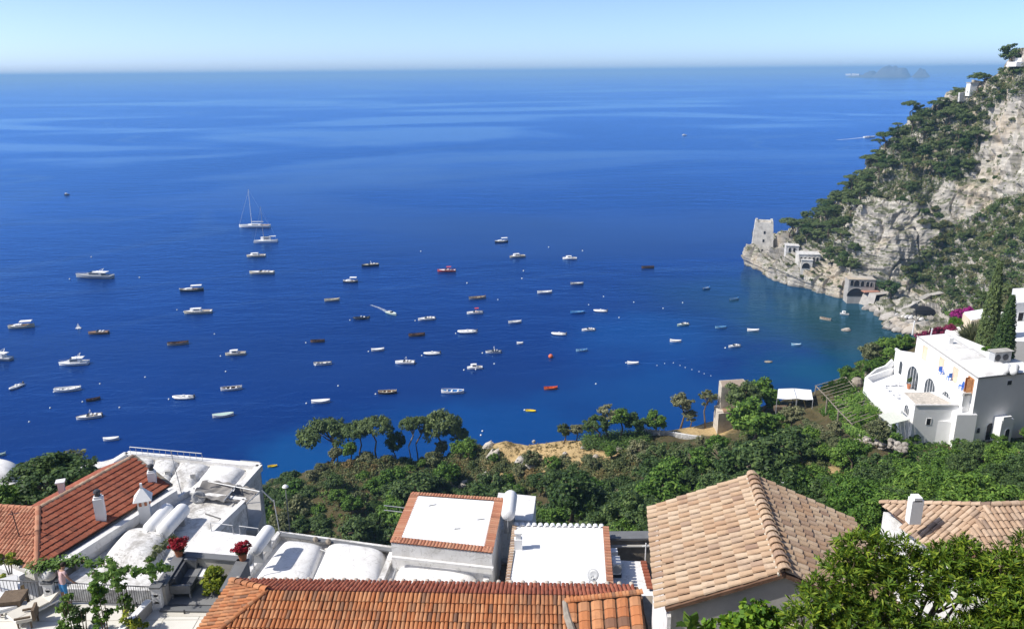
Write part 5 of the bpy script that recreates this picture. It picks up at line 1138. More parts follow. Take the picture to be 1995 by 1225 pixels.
# ------------------------------------------------ grey canvas canopy
tN = thing('canvas_canopy', 'sagging grey canvas canopy stretched behind the flaking roof', 'canopy', tuple(P(430, 965, 57)))
for nm, q, z in (('left_sheet', ((398, 936), (462, 944), (436, 974), (370, 967)), 60.4), ('right_sheet', ((464, 945), (506, 957), (482, 980), (438, 974)), 60.2)):
    w_ = [P(u, v, z) for u, v in q]
    def fn(s, t_):
        p = w_[0]*(1-s)*(1-t_)+w_[1]*s*(1-t_)+w_[2]*s*t_+w_[3]*(1-s)*t_
        return p+Vector((0, 0, .1*math.sin(t_*14+s*3)+.05*math.sin(s*19+t_*5)-.25*math.sin(math.pi*s)*math.sin(math.pi*t_)))
    m_ = MB(); m_.grid(fn, 24, 24); m_.build(nm, M_FABRIC, tN, True)
for (u0, v0, u1, v1) in ((462, 944, 436, 975), (506, 957, 480, 981), (398, 936, 506, 957)):
    m_ = MB(); m_.tube([P(u0, v0, 60.45), P(u1, v1, 60.45)], .04, 6); m_.build('pole', M_METAL, tN)
for u, v in ((462, 944), (506, 957), (480, 981)):
    a = P(u, v, 59.6); m_ = MB(); m_.tube([a, a-Vector((0, 0, 5))], .045, 6); m_.build('post', M_METAL, tN)
sat_dish('round grey satellite dish against the canvas canopy', P(388, 972, 60.2), .42, (.2, -.9, .25), 60.0, .35)
# ------------------------------------------------ far vaulted roofs
tO, c8 = flat_house('far_vaulted_house', 'large white house with a row of vaulted roofs overlooking the sea', [(247, 886), (506, 910), (462, 958), (372, 962), (300, 960), (170, 945), (150, 912)], 54.0, 40, M_OLDW)
for q, h in ((((258, 893), (302, 896), (298, 935), (262, 930)), .4), (((304, 897), (350, 901), (330, 945), (286, 938)), .45), (((352, 902), (410, 908), (372, 950), (326, 946)), .45), (((412, 908), (480, 916), (446, 956), (376, 952)), .5)):
    m_ = MB(); pillow(*[P(u, v, 54.0) for u, v in q], 54.0, h, m_, 3, 16); m_.build('vault', M_OLDW if q[0][0] < 400 else M_WHITE, tO, True)
m_ = MB(); m_.bar(P(247, 886, 54.1), P(506, 910, 54.1), .6, .5); m_.build('sea_parapet', M_WHITE, tO)
m_ = MB(); m_.bar(P(506, 910, 54.1), P(465, 956, 54.1), .5, .5); m_.build('end_parapet', M_WHITE, tO)
m_ = MB(); m_.bar(P(247, 886, 54.1), P(215, 906, 54.1), .5, .5); m_.build('end_parapet', M_WHITE, tO)
tr_ = thing('sea_railing', 'pale metal railing along the sea edge of the vaulted roofs', 'railing', tuple(P(330, 885, 54)))
rail(tr_, [P(255, 886, 54.3), P(395, 899, 54.3)], .75, 12, M_METAL, .025)
tp2 = thing('vent_stacks', 'two stubby square vents between the far vaults', 'vent', tuple(P(370, 925, 54)))
for u, v in ((328, 930), (377, 936), (282, 926)): m_ = MB(); p = P(u, v, 54); m_.box((p.x, p.y, 54.3), (.4, .4, .7), .4); m_.build('stack', M_OLDW, tp2)
an = thing('roof_aerial', 'tall thin aerial in front of the far vaulted roofs', 'aerial', tuple(P(352, 950, 59)))
a = P(354, 962, 60.0); m_ = MB(); m_.tube([a, a+Vector((-.3, 0, 3.0))], .022, 5); m_.build('mast', M_METAL, an); m_ = MB(); m_.bar(a+Vector((-.6, 0, 2.6)), a+Vector((.1, 0, 2.65)), .03); m_.build('cross_bar', M_METAL, an)
pd = thing('stone_jetty', 'flat dark stone slab roof beyond the far vaulted house', 'roof', tuple(P(505, 902, 40)))
m_ = MB(); pl = poly_px([(468, 896), (506, 899), (498, 912), (470, 906)], 51.5); m_.prism(pl, 44, 51.5); m_.build('slab', M_GREYW, pd)
# rounded old roof and left wing
tU, _ = flat_house('round_end_house', 'flaking white roof with a rounded end left of the red roof', [(136, 910), (150, 902), (180, 898), (215, 900), (250, 905), (240, 960), (140, 945)], 55.0, 42, M_OLDW)
m_ = MB(); p = P(146, 930, 55); m_.box((p.x, p.y, 55.2), (.35, .35, 1.2), .2); m_.build('stack', M_OLDW, tU)
tV, _ = flat_house('left_wing_house', 'white vaulted roof cut by the left edge of the picture', [(-60, 892), (0, 897), (58, 913), (62, 930), (0, 950), (-60, 960)], 55.5, 42, M_WHITE)
m_ = MB(); pillow(*[P(u, v, 55.5) for u, v in ((-60, 900), (44, 914), (30, 940), (-60, 950))], 55.5, 1.0, m_, 3, 16); m_.build('vault', M_WHITE, tV, True)
m_ = MB(); p = P(85, 914, 55.0); m_.box((p.x, p.y, 55.0), (.5, .3, 1.2), .2); m_.build('bell_gable', M_CLEAN, tV)
pl = poly_px([(88, 912), (130, 905), (132, 925), (95, 930)], 54.5); m_ = MB(); m_.prism(pl, 44, 54.5); m_.build('grey_shed', M_GREYW, None, label='grey flat shed behind the dark tree at the left', cat='shed', off=(*centre(pl), 44))
# trees between
p = P(70, 975, 58.0); tree('fig_tree', 'large dark green tree behind the rosy roof at the left edge', (p.x, p.y+2, 53), 7.6, 4.0, 'roundf', L_DARK, None, None, 2.2, var=1)
p = P(110, 950, 57); tree('fig_tree', 'dark bushy tree right of the large one behind the red roof', (p.x, p.y+1, 52.5), 6.6, 3.0, 'roundf', L_DARK, None, None, 2.0, var=2)
p = P(12, 985, 58.0); shrub('bright_bush', 'bright green bush at the foot of the dark tree, left edge', (p.x, p.y, 58.6), 1.3, 1.2, L_GREEN)
for u, v, r_, lab in ((40, 905, 2.0, 'feathery grey bush by the sea behind the left wing roof'), (115, 898, 2.8, 'round grey green tree by the sea left of the round end roof'), (92, 902, 1.6, 'low grey bush next to the bell gable')):
    p = P(u, v, 52); tree('sea_tree', lab, (p.x, p.y, 48.5), 4.6, r_, 'airy', L_OLIVE, None, None, r_*.75)
p = P(75, 905, 52); shrub('wine_creeper', 'dark wine red creeper behind the bell gable', (p.x, p.y, 51.0), 2.0, 1.4, L_WINE)

lane = thing('shade_grey_lane', 'lane below the terrace railing with its shade painted grey', 'lane', tuple(P(200, 1160, 56)))
m_ = MB(); m_.prism(poly_px([(-90, 1128), (330, 1140), (330, 1200), (-90, 1200)], 57.2), 50, 57.2); m_.build('paving', M_GREYC, lane)  # dark grey floor paints the shade beyond the railing

ae = thing('bent_aerial', 'bent grey aerial pole at the corner of the vaulted roofs', 'aerial', tuple(P(546, 1044, 60)))
a = P(546, 1044, 60.0); m_ = MB(); m_.tube([a, a+Vector((-.1, 0, 1.5)), a+Vector((-.15, 0, 2.3))], .03, 6); m_.build('mast', M_METAL, ae); m_ = MB(); m_.tube([a+Vector((-.15, 0, 2.2)), a+Vector((-.75, 0, 2.9))], .035, 6); m_.build('arm', M_METAL, ae)
for k, (pts_, zz, lab) in enumerate((([(600, 1062), (640, 1075), (655, 1120)], 60.05, 'grey water pipe crossing the gap between the two left vaults'), ([(775, 1082), (770, 1110), (760, 1138)], 60.0, 'thin grey water pipe beside the right vault'), ([(400, 1000), (430, 1010), (415, 1035)], 60.05, 'dark cable looped on the flaking roof'))):
    m_ = MB(); m_.tube([P(u, v, zz) for u, v in pts_], .035, 6); m_.build('roof_pipe' if k < 2 else 'roof_cable', M_METAL if k < 2 else M_DMETAL, None, label=lab, cat='pipe' if k < 2 else 'cable', off=tuple(P(*pts_[0], zz)))
ps = thing('garden_lantern', 'white street lantern among the shrubs right of the canvas canopy', 'lantern', tuple(P(556, 958, 52)))
a = P(556, 948, 53.0); m_ = MB(); m_.tube([a-Vector((0, 0, 6)), a], .05, 6); m_.build('post', M_METAL, ps); m_ = MB(); m_.lathe(a, [(.26, 0), (.18, .12), (.03, .22)], 10); m_.build('shade', M_CLEAN, ps)
# ================================================================ ROOF TERRACE (bottom left)
FZ = 65.0
tT = thing('roof_terrace', 'cream paved roof terrace with white pillars at the bottom left', 'terrace', (-16, 25, 60))
a0, a1, a2 = P(-80, 1166, FZ), P(108, 1171, FZ), P(312, 1180, FZ)
m_ = MB(); m_.prism([(a0.x, a0.y), (a1.x, a1.y), (a2.x, a2.y), (P(450, 1182, FZ).x, a2.y-.1), (-9.5, 22), (-24, 22)], 57, FZ); m_.build('floor', M_CREAM, tT)
M_PAVE = mat('pale_slab', (.68, .66, .6), .7, .2, .05, 1.5)
for k in range(7):                                   # paving slabs near the bottom edge
    for j in range(3):
        p = Vector((-19.4+k*1.32, 26.6-j*.9, FZ+.006)); m_ = MB(); m_.box(p, (1.27, .85, .02)); m_.build('paving_slab', M_PAVE, tT)
def pillar(u, v, label):
    p = P(u, v, FZ); m_ = MB(); m_.box((p.x, p.y, FZ+.5), (.36, .36, 1.0)); m_.build('pillar', M_CLEAN, tT)
    m_ = MB(); m_.box((p.x, p.y, FZ+1.03), (.44, .44, .07)); m_.build('pillar_cap', M_GREYC, tT)
    m_ = MB(); m_.lathe((p.x, p.y-.17, FZ+.32), [(.1, 0), (.1, .02), (.01, .02)], 12, (0, -1, 0)); m_.box((p.x, p.y-.18, FZ+.52), (.2, .02, .4)); m_.lathe((p.x, p.y-.17, FZ+.72), [(.1, 0), (.1, .02), (.01, .02)], 12, (0, -1, 0)); m_.build('pillar_niche', M_WHITE, tT)
    return p
pA, pB = pillar(104, 1174, ''), pillar(312, 1183, '')
tRl = thing('terrace_railing', 'dark iron balustrade along the far edge of the roof terrace', 'railing', tuple(a1))
rail(tRl, [a0+Vector((0, .05, 0)), pA+Vector((-.2, 0, 0))], .95, 26, M_DMETAL, .014)
rail(tRl, [pA+Vector((.2, 0, 0)), pB+Vector((-.2, 0, 0))], .95, 42, M_DMETAL, .014)
# lounge platform with dark copings
LZ = 65.12
tLg = thing('lounge_terrace', 'walled lounge corner with wide charcoal copings', 'terrace', tuple(P(390, 1130, 60)))
fl = [P(318, 1176, LZ), P(452, 1178, LZ), P(486, 1100, LZ), P(350, 1092, LZ)]
m_ = MB(); m_.prism([(p.x, p.y) for p in fl], 57, LZ); m_.build('floor', mat('grey_deck', (.22, .22, .22), .7, .2, .1, 2), tLg)
W0, W1, W2, W3 = P(312, 1140, 66.0), P(352, 1078, 66.0), P(474, 1088, 66.0), P(440, 1150, 66.0)
for nm, a, b, wd in (('left', W0, W1, .42), ('back', W1, W2, .36), ('right', W2, W3, .5)):
    m_ = MB(); m_.bar(a-Vector((0, 0, .55)), b-Vector((0, 0, .55)), wd-.1, .95); m_.build('parapet', M_GREYW if nm != 'right' else M_GREYC, tLg)
    m_ = MB(); m_.bar(a+Vector((0, 0, -.03)), b+Vector((0, 0, -.03)), wd, .07); m_.build('coping', M_GREYC, tLg)
for k, (v, h) in enumerate(((1184, .1), (1194, .02))):
    a, b = P(314, v, FZ+h), P(452, v+2, FZ+h); m_ = MB(); m_.bar(a-Vector((0, 0, .02)), b-Vector((0, 0, .02)), .32, .07); m_.build('step', M_GREYC if k == 0 else M_CREAM, tLg)
p = P(360, 1196, FZ); m_ = MB(); m_.box((p.x, p.y, FZ+.1), (.05, .05, .2)); m_.build('step_light', M_DMETAL, tLg)
# sofa
sfa = thing('sofa', 'charcoal two seat outdoor sofa inside the lounge corner', 'sofa', tuple(P(345, 1150, LZ)))
so = P(336, 1166, LZ); dirx = (W1-W0); dirx.z = 0; dirx.normalize(); side = Vector((dirx.y, -dirx.x, 0)); rz_ = math.atan2(dirx.y, dirx.x)-math.pi/2
def sb(off, size, mtl, nm, par=sfa, rx=0):
    c = so+side*off[0]+dirx*off[1]+Vector((0, 0, off[2])); m_ = MB(); m_.box(c, size, rot=Matrix.Rotation(rz_, 3, 'Z') @ Matrix.Rotation(rx, 3, 'Y')); return m_.build(nm, mtl, par)
sb((.35, .8, .27), (.78, 1.6, .12), M_SOFA, 'seat_frame'); sb((-.02, .8, .52), (.12, 1.6, .5), M_SOFA, 'backrest'); sb((.35, .03, .42), (.78, .1, .36), M_CUSH, 'armrest'); sb((.35, 1.57, .42), (.78, .1, .36), M_SOFA, 'armrest')
sb((.4, .43, .39), (.66, .68, .14), M_SOFA, 'seat_cushion'); sb((.4, 1.16, .39), (.66, .72, .14), M_CUSH, 'seat_cushion'); sb((.1, .45, .62), (.16, .66, .4), M_SOFA, 'back_cushion', rx=-.2); sb((.1, 1.15, .62), (.16, .66, .4), M_SOFA, 'back_cushion', rx=-.2)
sb((.3, 1.42, .66), (.5, .16, .42), M_CUSH, 'pillow', rx=.1)
for ox, oy in ((0, .05), (.7, .05), (0, 1.55), (.7, 1.55)): sb((ox, oy, .11), (.05, .05, .22), M_METAL, 'leg')
tb = thing('lounge_table', 'small white cushioned stool beside the charcoal sofa', 'stool', tuple(P(398, 1128, LZ)))
p = P(400, 1130, LZ); m_ = MB(); m_.box((p.x, p.y, LZ+.34), (.7, .6, .12), rz_); m_.build('cushion', M_CLEAN, tb); m_ = MB(); m_.box((p.x, p.y, LZ+.14), (.6, .5, .26), rz_); m_.build('base', M_WHITE, tb)
# flower pots
for u, v, lab, r_ in ((350, 1082, 'red geraniums in a terracotta pot at the left lounge corner', .44), (474, 1090, 'round ball of red geraniums at the right lounge corner', .42)):
    p = P(u, v, 66.0); t = thing('flower_pot', lab, 'flower pot', tuple(p)); m_ = MB(); m_.lathe(p, [(.13, 0), (.19, .28), (.21, .3), (.21, .34), (.17, .34)], 12); m_.build('pot', M_TERRA, t)
    cl = sph(r_*.8, 26, int(u), -.5, (1.15, 1, .75), (.25, .42), (0, 0, .55)); o = bpy.data.objects.new('blossom', leaf_mesh('blossom', L_RED, cl, 70, .06, int(u), 1.1)); col.objects.link(o); o.parent = t
    o = bpy.data.objects.new('leaves', leaf_mesh('leaves', L_DARK, sph(r_*.6, 12, int(v), -.6, (1, 1, .7), (.3, .4), (0, 0, .42)), 40, .07, 5)); col.objects.link(o); o.parent = t
# low diagonal wall, lamp, furniture
dw = thing('diagonal_wall', 'low white capped wall running diagonally across the terrace', 'wall', tuple(P(262, 1200, FZ)))
a, b = P(290, 1168, FZ+.5), P(222, 1240, FZ+.5); m_ = MB(); m_.bar(a-Vector((0, 0, .26)), b-Vector((0, 0, .26)), .2, .5); m_.build('wall_face', M_GREYW, dw); m_ = MB(); m_.bar(a, b, .24, .05); m_.build('cap', M_CLEAN, dw)
lp_ = thing('ball_lamp', 'white ball lamp with dark stem on the terrace floor', 'lamp', tuple(P(280, 1196, FZ)))
p = P(280, 1197, FZ); m_ = MB(); m_.ball(p+Vector((0, 0, .2)), .19, 14); m_.build('globe', M_CLEAN, lp_, True); m_ = MB(); m_.tube([p+Vector((-.25, .1, 0)), p+Vector((-.25, .1, .5))], .025, 6); m_.build('stem', M_DMETAL, lp_)
tbl = thing('wicker_table', 'square brown wicker table at the left end of the terrace', 'table', tuple(P(30, 1195, FZ)))
p = P(30, 1186, FZ); m_ = MB(); m_.box((p.x, p.y, FZ+.58), (.85, .8, .07), .15); m_.build('table_top', M_WICKER, tbl)
m_ = MB(); m_.box((p.x, p.y, FZ+.46), (.78, .73, .18), .15); m_.build('apron', M_WICKER, tbl)
for sx in (-1, 1):
    for sy in (-1, 1): q = Matrix.Rotation(.15, 3, 'Z') @ Vector((sx*.36, sy*.34, 0)); m_ = MB(); m_.box((p.x+q.x, p.y+q.y, FZ+.28), (.08, .08, .56), .15); m_.build('leg', M_WICKER, tbl)
def lounger(label, u, v, rz, mtl):
    p = P(u, v, FZ); t = thing('sun_lounger', label, 'sun lounger', tuple(p)); Rm = Matrix.Rotation(rz, 4, 'Z')
    def pc(nm, c, s_, mt, rx=0):
        m_ = MB(); m_.box((0, 0, 0), s_); m_.xf(Matrix.Translation(p) @ Rm @ Matrix.Translation(c) @ Matrix.Rotation(rx, 4, 'X')); m_.build(nm, mt, t)
    pc('frame', (0, 0, .28), (.72, 1.9, .07), M_CLEAN); pc('mattress', (0, -.3, .36), (.64, 1.25, .1), mtl); pc('backrest', (0, .62, .5), (.64, .68, .1), mtl, .55)
    for sx in (-.3, .3):
        for sy in (-.8, .8): pc('leg', (sx, sy, .13), (.06, .06, .26), M_CLEAN)
lounger('white sun lounger behind the wicker table', 20, 1176, .5, M_CLEAN); lounger('cream sun lounger right of the wicker table', 74, 1192, -.6, M_CREAM)
bch = thing('woven_chair', 'low woven chair at the bottom edge of the terrace', 'chair', tuple(P(58, 1216, FZ)))
p = P(56, 1216, FZ)
for nm, c, s_, mt in (('seat', (0, 0, .35), (.6, .55, .1), M_CREAM), ('backrest', (.3, .05, .55), (.1, .55, .45), M_WICKER), ('armrest', (0, .28, .5), (.55, .07, .07), M_WICKER), ('armrest', (0, -.28, .5), (.55, .07, .07), M_WICKER)):
    m_ = MB(); m_.box(p+Vector(c), s_, .3); m_.build(nm, mt, bch)
for sx in (-.25, .25):
    for sy in (-.22, .22): m_ = MB(); m_.box(p+Vector((sx, sy, .15)), (.05, .05, .3), .3); m_.build('leg', M_WICKER, bch)
pt = thing('round_jar', 'round pale stone jar on the pillar beside the standing person', 'jar', tuple(pA+Vector((0, 0, 1.07))))
m_ = MB(); m_.lathe(pA+Vector((.05, 0, 1.07)), [(.12, 0), (.24, .12), (.27, .26), (.2, .4), (.13, .44)], 14); m_.build('body', M_OLDW, pt, True)
pn = thing('leaning_board', 'tilted white board leaning behind the pillar jar', 'board', tuple(P(100, 1118, 65.8)))
m_ = MB(); p = P(98, 1116, 66.2); m_.box(p, (.85, .06, .75), rot=Matrix.Rotation(.5, 3, 'Z') @ Matrix.Rotation(-.5, 3, 'X')); m_.build('sheet', M_WHITE, pn)

# ================================================================ PERSON
def person(label, base, rz):
    J = [(0, 0, .95), (0, .02, 1.12), (0, .05, 1.32), (0, .08, 1.46), (0, .12, 1.53), (0, .17, 1.63), (0, .2, 1.72)]
    Rr = [(.155, .115), (.145, .105), (.165, .115), (.11, .085), (.055, .055), (.085, .1), (.07, .08)]
    E_ = [(i, i+1) for i in range(6)]
    def chain(start, pts, rad):
        k = start
        for p, r_ in zip(pts, rad):
            J.append(p); Rr.append((r_, r_)); E_.append((k, len(J)-1)); k = len(J)-1
        return k
    for s in (-1, 1):
        chain(0, [(s*.1, 0, .86), (s*.12, .01, .5), (s*.12, -.01, .1), (s*.13, .12, .04)], [.1, .058, .04, .04])
        reach = (.2, .1) if s > 0 else (.04, .28)
        h = chain(3, [(s*.17, .07, 1.43), (s*.3, .1, 1.2), (s*.3+reach[0]*.6*s, .1+reach[1], 1.0), (s*.3+reach[0]*.85*s, .13+reach[1], .965)], [.065, .048, .034, .032])
        hx = J[h]
        for f in range(4): chain(h, [(hx[0]+s*.02+(f-1.5)*.018, hx[1]+.05, hx[2]-.01), (hx[0]+s*.03+(f-1.5)*.02, hx[1]+.08-.006*abs(f-1.5), hx[2]-.04)], [.009, .008])
        chain(h, [(hx[0]-s*.035, hx[1]+.02, hx[2]), (hx[0]-s*.045, hx[1]+.05, hx[2]-.02)], [.01, .008])
    me = bpy.data.meshes.new('person_skeleton'); me.from_pydata(J, E_, []); ob = bpy.data.objects.new('person_skeleton', me); col.objects.link(ob)
    sk = ob.modifiers.new('skin', 'SKIN'); sk.use_smooth_shade = True; sv = me.skin_vertices[0].data
    for i, r_ in enumerate(Rr): sv[i].radius = r_
    sv[0].use_root = True
    sbm = ob.modifiers.new('sub', 'SUBSURF'); sbm.levels = 2; sbm.render_levels = 2
    dg = bpy.context.evaluated_depsgraph_get(); ev = ob.evaluated_get(dg); nm = bpy.data.meshes.new_from_object(ev); bpy.data.objects.remove(ob)
    for mm in (mat('skin', (.5, .28, .19), .6, .3), mat('pink_shirt', (.72, .5, .5), .9, .1, .05), mat('blue_shorts', (.08, .3, .62), .9, .1, .08)): nm.materials.append(mm)
    for p in nm.polygons:
        c = p.center; k = 0
        if .97 < c.z < 1.5 and abs(c.x) < .25 and not (abs(c.x) > .2 and c.z < 1.24): k = 1
        elif .54 < c.z <= .97 and abs(c.x) < .24 and abs(c.y) < .16: k = 2
        p.material_index = k
    t = thing('person', label, 'person', tuple(base)); t.rotation_euler[2] = rz
    b = bpy.data.objects.new('body', nm); col.objects.link(b); b.parent = t
    m_ = MB(); m_.ball((0, .185, 1.7), .105, 12, (.95, 1.08, .95)); m_.v = [(x, y-.01, max(z, 1.645+(y-.185)*.5)) for x, y, z in m_.v]
    o = bpy.data.objects.new('hair', m_.mesh('hair', mat('dark_hair', (.03, .02, .015), .8), smooth=True)); col.objects.link(o); o.parent = t
    m_ = MB(); m_.ball((0, .3, 1.645), .018, 6); o = bpy.data.objects.new('nose', m_.mesh('nose', MATS['skin'])); col.objects.link(o); o.parent = t
person('person in a pink shirt and blue shorts leaning at the terrace railing', P(129, 1176, FZ), -.45)

# ================================================================ TERRACE PLANTS
def foliage_obj(name, label, cat, base, clumps, leaf, per, size, seed, stems=None, aspect=2.0):
    t = thing(name, label, cat, tuple(base)); o = bpy.data.objects.new('foliage', leaf_mesh('foliage', leaf, clumps, per, size, seed, aspect)); col.objects.link(o); o.parent = t
    if stems:
        m_ = MB()
        for s_ in stems: m_.tube(s_, [.03]+[.016]*(len(s_)-1), 5)
        o = bpy.data.objects.new('stems', m_.mesh('stems', M_BARK)); col.objects.link(o); o.parent = t
    return t
rr = random.Random(5)
# vine trained along the wires beyond the railing
base = P(200, 1120, 65.5); cl = []; st = []
for (u0, v0, u1, v1, n_, w_) in ((60, 1104, 150, 1090, 22, .3), (150, 1090, 240, 1106, 12, .18), (180, 1118, 325, 1104, 22, .18), (212, 1088, 224, 1136, 9, .18), (290, 1095, 300, 1122, 7, .18), (180, 1140, 205, 1120, 8, .16)):
    for k in range(n_):
        f = k/max(1, n_-1); cl.append((tuple(P(u0+(u1-u0)*f+rr.uniform(-6, 6), v0+(v1-v0)*f+rr.uniform(-6, 6), 66.6)-base), w_*rr.uniform(.7, 1.2), (0, 0, -1)))
    st.append([P(u0, v0, 66.6)-base, P((u0+u1)/2, (v0+v1)/2, 66.62)-base, P(u1, v1, 66.6)-base])
foliage_obj('climbing_vine', 'leafy vine trained along wires beyond the terrace railing', 'vine', base, cl, L_GREEN, 32, .085, 11, st)
for (u, v, h, w_, leaf, lab, per) in ((142, 1234, 1.55, .5, L_GREEN, 'tall bushy potted shrub in front of the standing person', 60), (207, 1236, 2.0, .42, L_BRIGHT, 'tall yellow green shrub in the middle of the terrace', 60), (165, 1232, 1.0, .5, L_DARK, 'low dark shrub between the two tall terrace shrubs', 50),
                                (262, 1238, 1.0, .5, L_CITRUS, 'small citrus bush at the bottom edge beside the ball lamp', 50), (246, 1200, 1.5, .3, L_GREEN, 'thin climbing shrub by the diagonal wall', 34), (20, 1118, 1.0, .7, L_CITRUS, 'yellow green hedge plant at the left end of the railing', 60)):
    b = P(u, v, FZ); cl = []
    for k in range(int(14*h)): f = rr.random(); a = rr.random()*6.28; q = w_*(.35+.65*rr.random())*(1-.5*f); cl.append(((q*math.cos(a), q*math.sin(a), .2+f*h), .15, (0, 0, f*h-.3)))
    foliage_obj('terrace_shrub', lab, 'shrub', b, cl, leaf, int(per*.6), .085, int(u), [[Vector((.05*i, .03*i, 0)), Vector((.1*i, .06*i, h*.5)), Vector((.16*i, .05*i, h*.9))] for i in (-1, 0, 1)])
b = P(424, 1172, 64.6); cl = sph(.52, 44, 8, -.7, (1, .9, 1.25), (.22, .36), (0, 0, 1.0)); foliage_obj('citrus_bush', 'rounded yellow green bush at the left end of the orange roof', 'bush', b, cl, L_CITRUS, 60, .075, 44, [[Vector((0, 0, 0)), Vector((.05, 0, .6)), Vector((.0, 0, 1.1))]])
# ================================================================ WHITE VILLA
def opening(parent, a, b, s, z0, w_, h, arch=False, fmat=None, pmat=None, name='window', mull=1, depth=.05, fw_=.08, out=None):
    """a framed opening on the wall from a to b at fraction s; frame stands proud, pane set behind it"""
    a = Vector((*a[:2], 0)); b = Vector((*b[:2], 0)); e = (b-a).normalized(); n_ = Vector((e.y, -e.x, 0))
    if out is not None and n_.dot(Vector((*out, 0))) < 0: n_ = -n_
    c = a+(b-a)*s; up_ = Vector((0, 0, 1))
    def prof(k, hw, hh, grow):
        pts = [(-hw-grow, 0 if not grow else -.0), (hw+grow, 0)]
        if arch: pts += [(math.cos(t_)*(hw+grow), hh-hw+math.sin(t_)*(hw+grow)) for t_ in [math.pi*i/10 for i in range(11)]]
        else: pts += [(hw+grow, hh+grow), (-hw-grow, hh+grow)]
        return pts
    P2 = lambda x, y, d: c+e*x+up_*(z0+y)+n_*d
    inner = prof(0, w_/2, h, 0); m_ = MB(); m_.add([P2(x, y, .012) for x, y in inner], [tuple(range(len(inner)))])
    fr = MB(); outer = prof(0, w_/2, h, fw_); n2 = len(inner)
    vs = [P2(x, y, depth) for x, y in inner]+[P2(x, y, depth) for x, y in outer]+[P2(x, y, .0) for x, y in outer]+[P2(x, y, .0) for x, y in inner]
    fs = []
    for i in range(n2):
        j = (i+1) % n2; fs += [(i, j, n2+j, n2+i), (n2+i, n2+j, 2*n2+j, 2*n2+i), (j, i, 3*n2+i, 3*n2+j)]
    fr.add(vs, fs); f_ = fr.build(name, fmat or M_CLEAN, parent); m_.build('pane', pmat or M_GLASS, f_)
    for k in range(mull):
        x = -w_/2+w_*(k+1)/(mull+1); q = MB(); q.box(P2(x, h*.46, .03), (.06, .05, h*.92), math.atan2(e.y, e.x)); q.build('mullion', fmat or M_CLEAN, f_)
    return f_
VZ0, VZT, VZR = 40.2, 44.0, 46.6
va, vb, vc_ = P(1787, 655, VZR), P(1906, 737, VZR), P(1995, 727, VZR)
ex = Vector(((vc_-vb).x, (vc_-vb).y, 0)).normalized(); vd = vb+ex*10.5; vf = va+ex*6.0
tV = thing('villa', 'large white two storey villa with arched windows and balcony above the bay', 'villa', (60, 104, 38))
m_ = MB(); m_.prism([(p.x, p.y) for p in (va, vb, vd, vf)], 37, VZR); m_.build('upper_storey', M_CLEAN, tV)
la, lb = P(1745, 681, VZT), P(1877, 770, VZT); lb2 = lb+ex*1.6
m_ = MB(); m_.prism([(la.x, la.y), (lb.x, lb.y), (lb2.x, lb2.y), (vb.x+.05, vb.y+.4), (va.x, va.y)], 36.5, VZT); m_.build('lower_storey', M_CLEAN, tV)
m_ = MB(); m_.bar(la+Vector((0, 0, .12)), lb+Vector((0, 0, .12)), .3, .3); m_.build('balcony_parapet', M_CLEAN, tV)
m_ = MB(); m_.bar(lb+Vector((0, 0, .12)), lb2+Vector((0, 0, .12)), .3, .3); m_.build('balcony_parapet', M_GREYW, tV)
m_ = MB(); m_.bar(va+Vector((-.04, 0, .06)), vb+Vector((-.04, 0, .06)), .12, .12); m_.build('roof_edge', M_GREYW, tV)
m_ = MB(); m_.bar(vb+Vector((0, -.04, .06)), vd+Vector((0, -.04, .06)), .12, .14); m_.build('roof_edge', M_GREYC, tV)
# roof steps and vault
for (s0, s1, d0, d1, h) in ((.02, .38, .5, 5.2, .25), (.42, .62, .6, 5.5, .3), (.66, .98, .8, 6.5, .22)):
    pts = [va+(vb-va)*s0+ex*d0, va+(vb-va)*s1+ex*d0, va+(vb-va)*s1+ex*d1, va+(vb-va)*s0+ex*d1]
    m_ = MB(); pillow(*pts, VZR+.02, h, m_, 8, 12); m_.build('roof_vault', M_WHITE, tV, True)
for s, w_ in ((.17, 1.5), (.46, 1.5), (.685, 1.5)): opening(tV, va, vb, s, VZT, w_*.8, 2.0, False, M_PEACH, M_PEACH, 'shutter_door', 0, .06, .06, (-1, 0))
d_ = opening(tV, va, vb, .915, VZT, 1.3, 2.1, False, M_WOOD, M_WOOD, 'wooden_door', 1, .07, .08, (-1, 0))
for s in (.895, .935): m_ = MB(); p = va+(vb-va)*s; m_.box((p.x-.35, p.y, VZT+1.05), (.6, .06, 2.0), .3 if s < .91 else -.3); m_.build('door_leaf', M_WOOD, d_)
for s, w_, h in ((.32, 3.0, 3.2), (.575, 2.6, 3.1), (.80, 2.2, 2.8)): opening(tV, la, lb, s, VZ0, w_, h, True, M_CLEAN, M_GLASS, 'arched_window', 3, .06, .07, (-1, 0))
opening(tV, la, lb, .12, 40.9, .9, 2.0, True, M_CLEAN, M_GLASS, 'arched_niche', 0, .06, .07, (-1, 0))
p = vb+ex*6.0; opening(tV, vb, vd, .48, 45.2, .7, .6, False, M_CLEAN, M_DARK, 'small_window', 0, .05, .06, (0, -1))
opening(tV, vb, vd, .13, 38.75, .55, .75, True, M_CLEAN, M_DARK, 'small_window', 0, .05, .05, (0, -1)); opening(tV, vb, vd, .3, 38.6-1.0, 1.0, 2.4, True, M_CLEAN, M_DARK, 'arched_door', 0, .06, .06, (0, -1))
q = vb+ex*4.6+Vector((0, -1.0, 0)); m_ = MB(); m_.box((q.x, q.y+.4, 39.2), (1.9, 1.6, 3.4), math.atan2(ex.y, ex.x)); m_.build('stair_porch', M_CLEAN, tV)
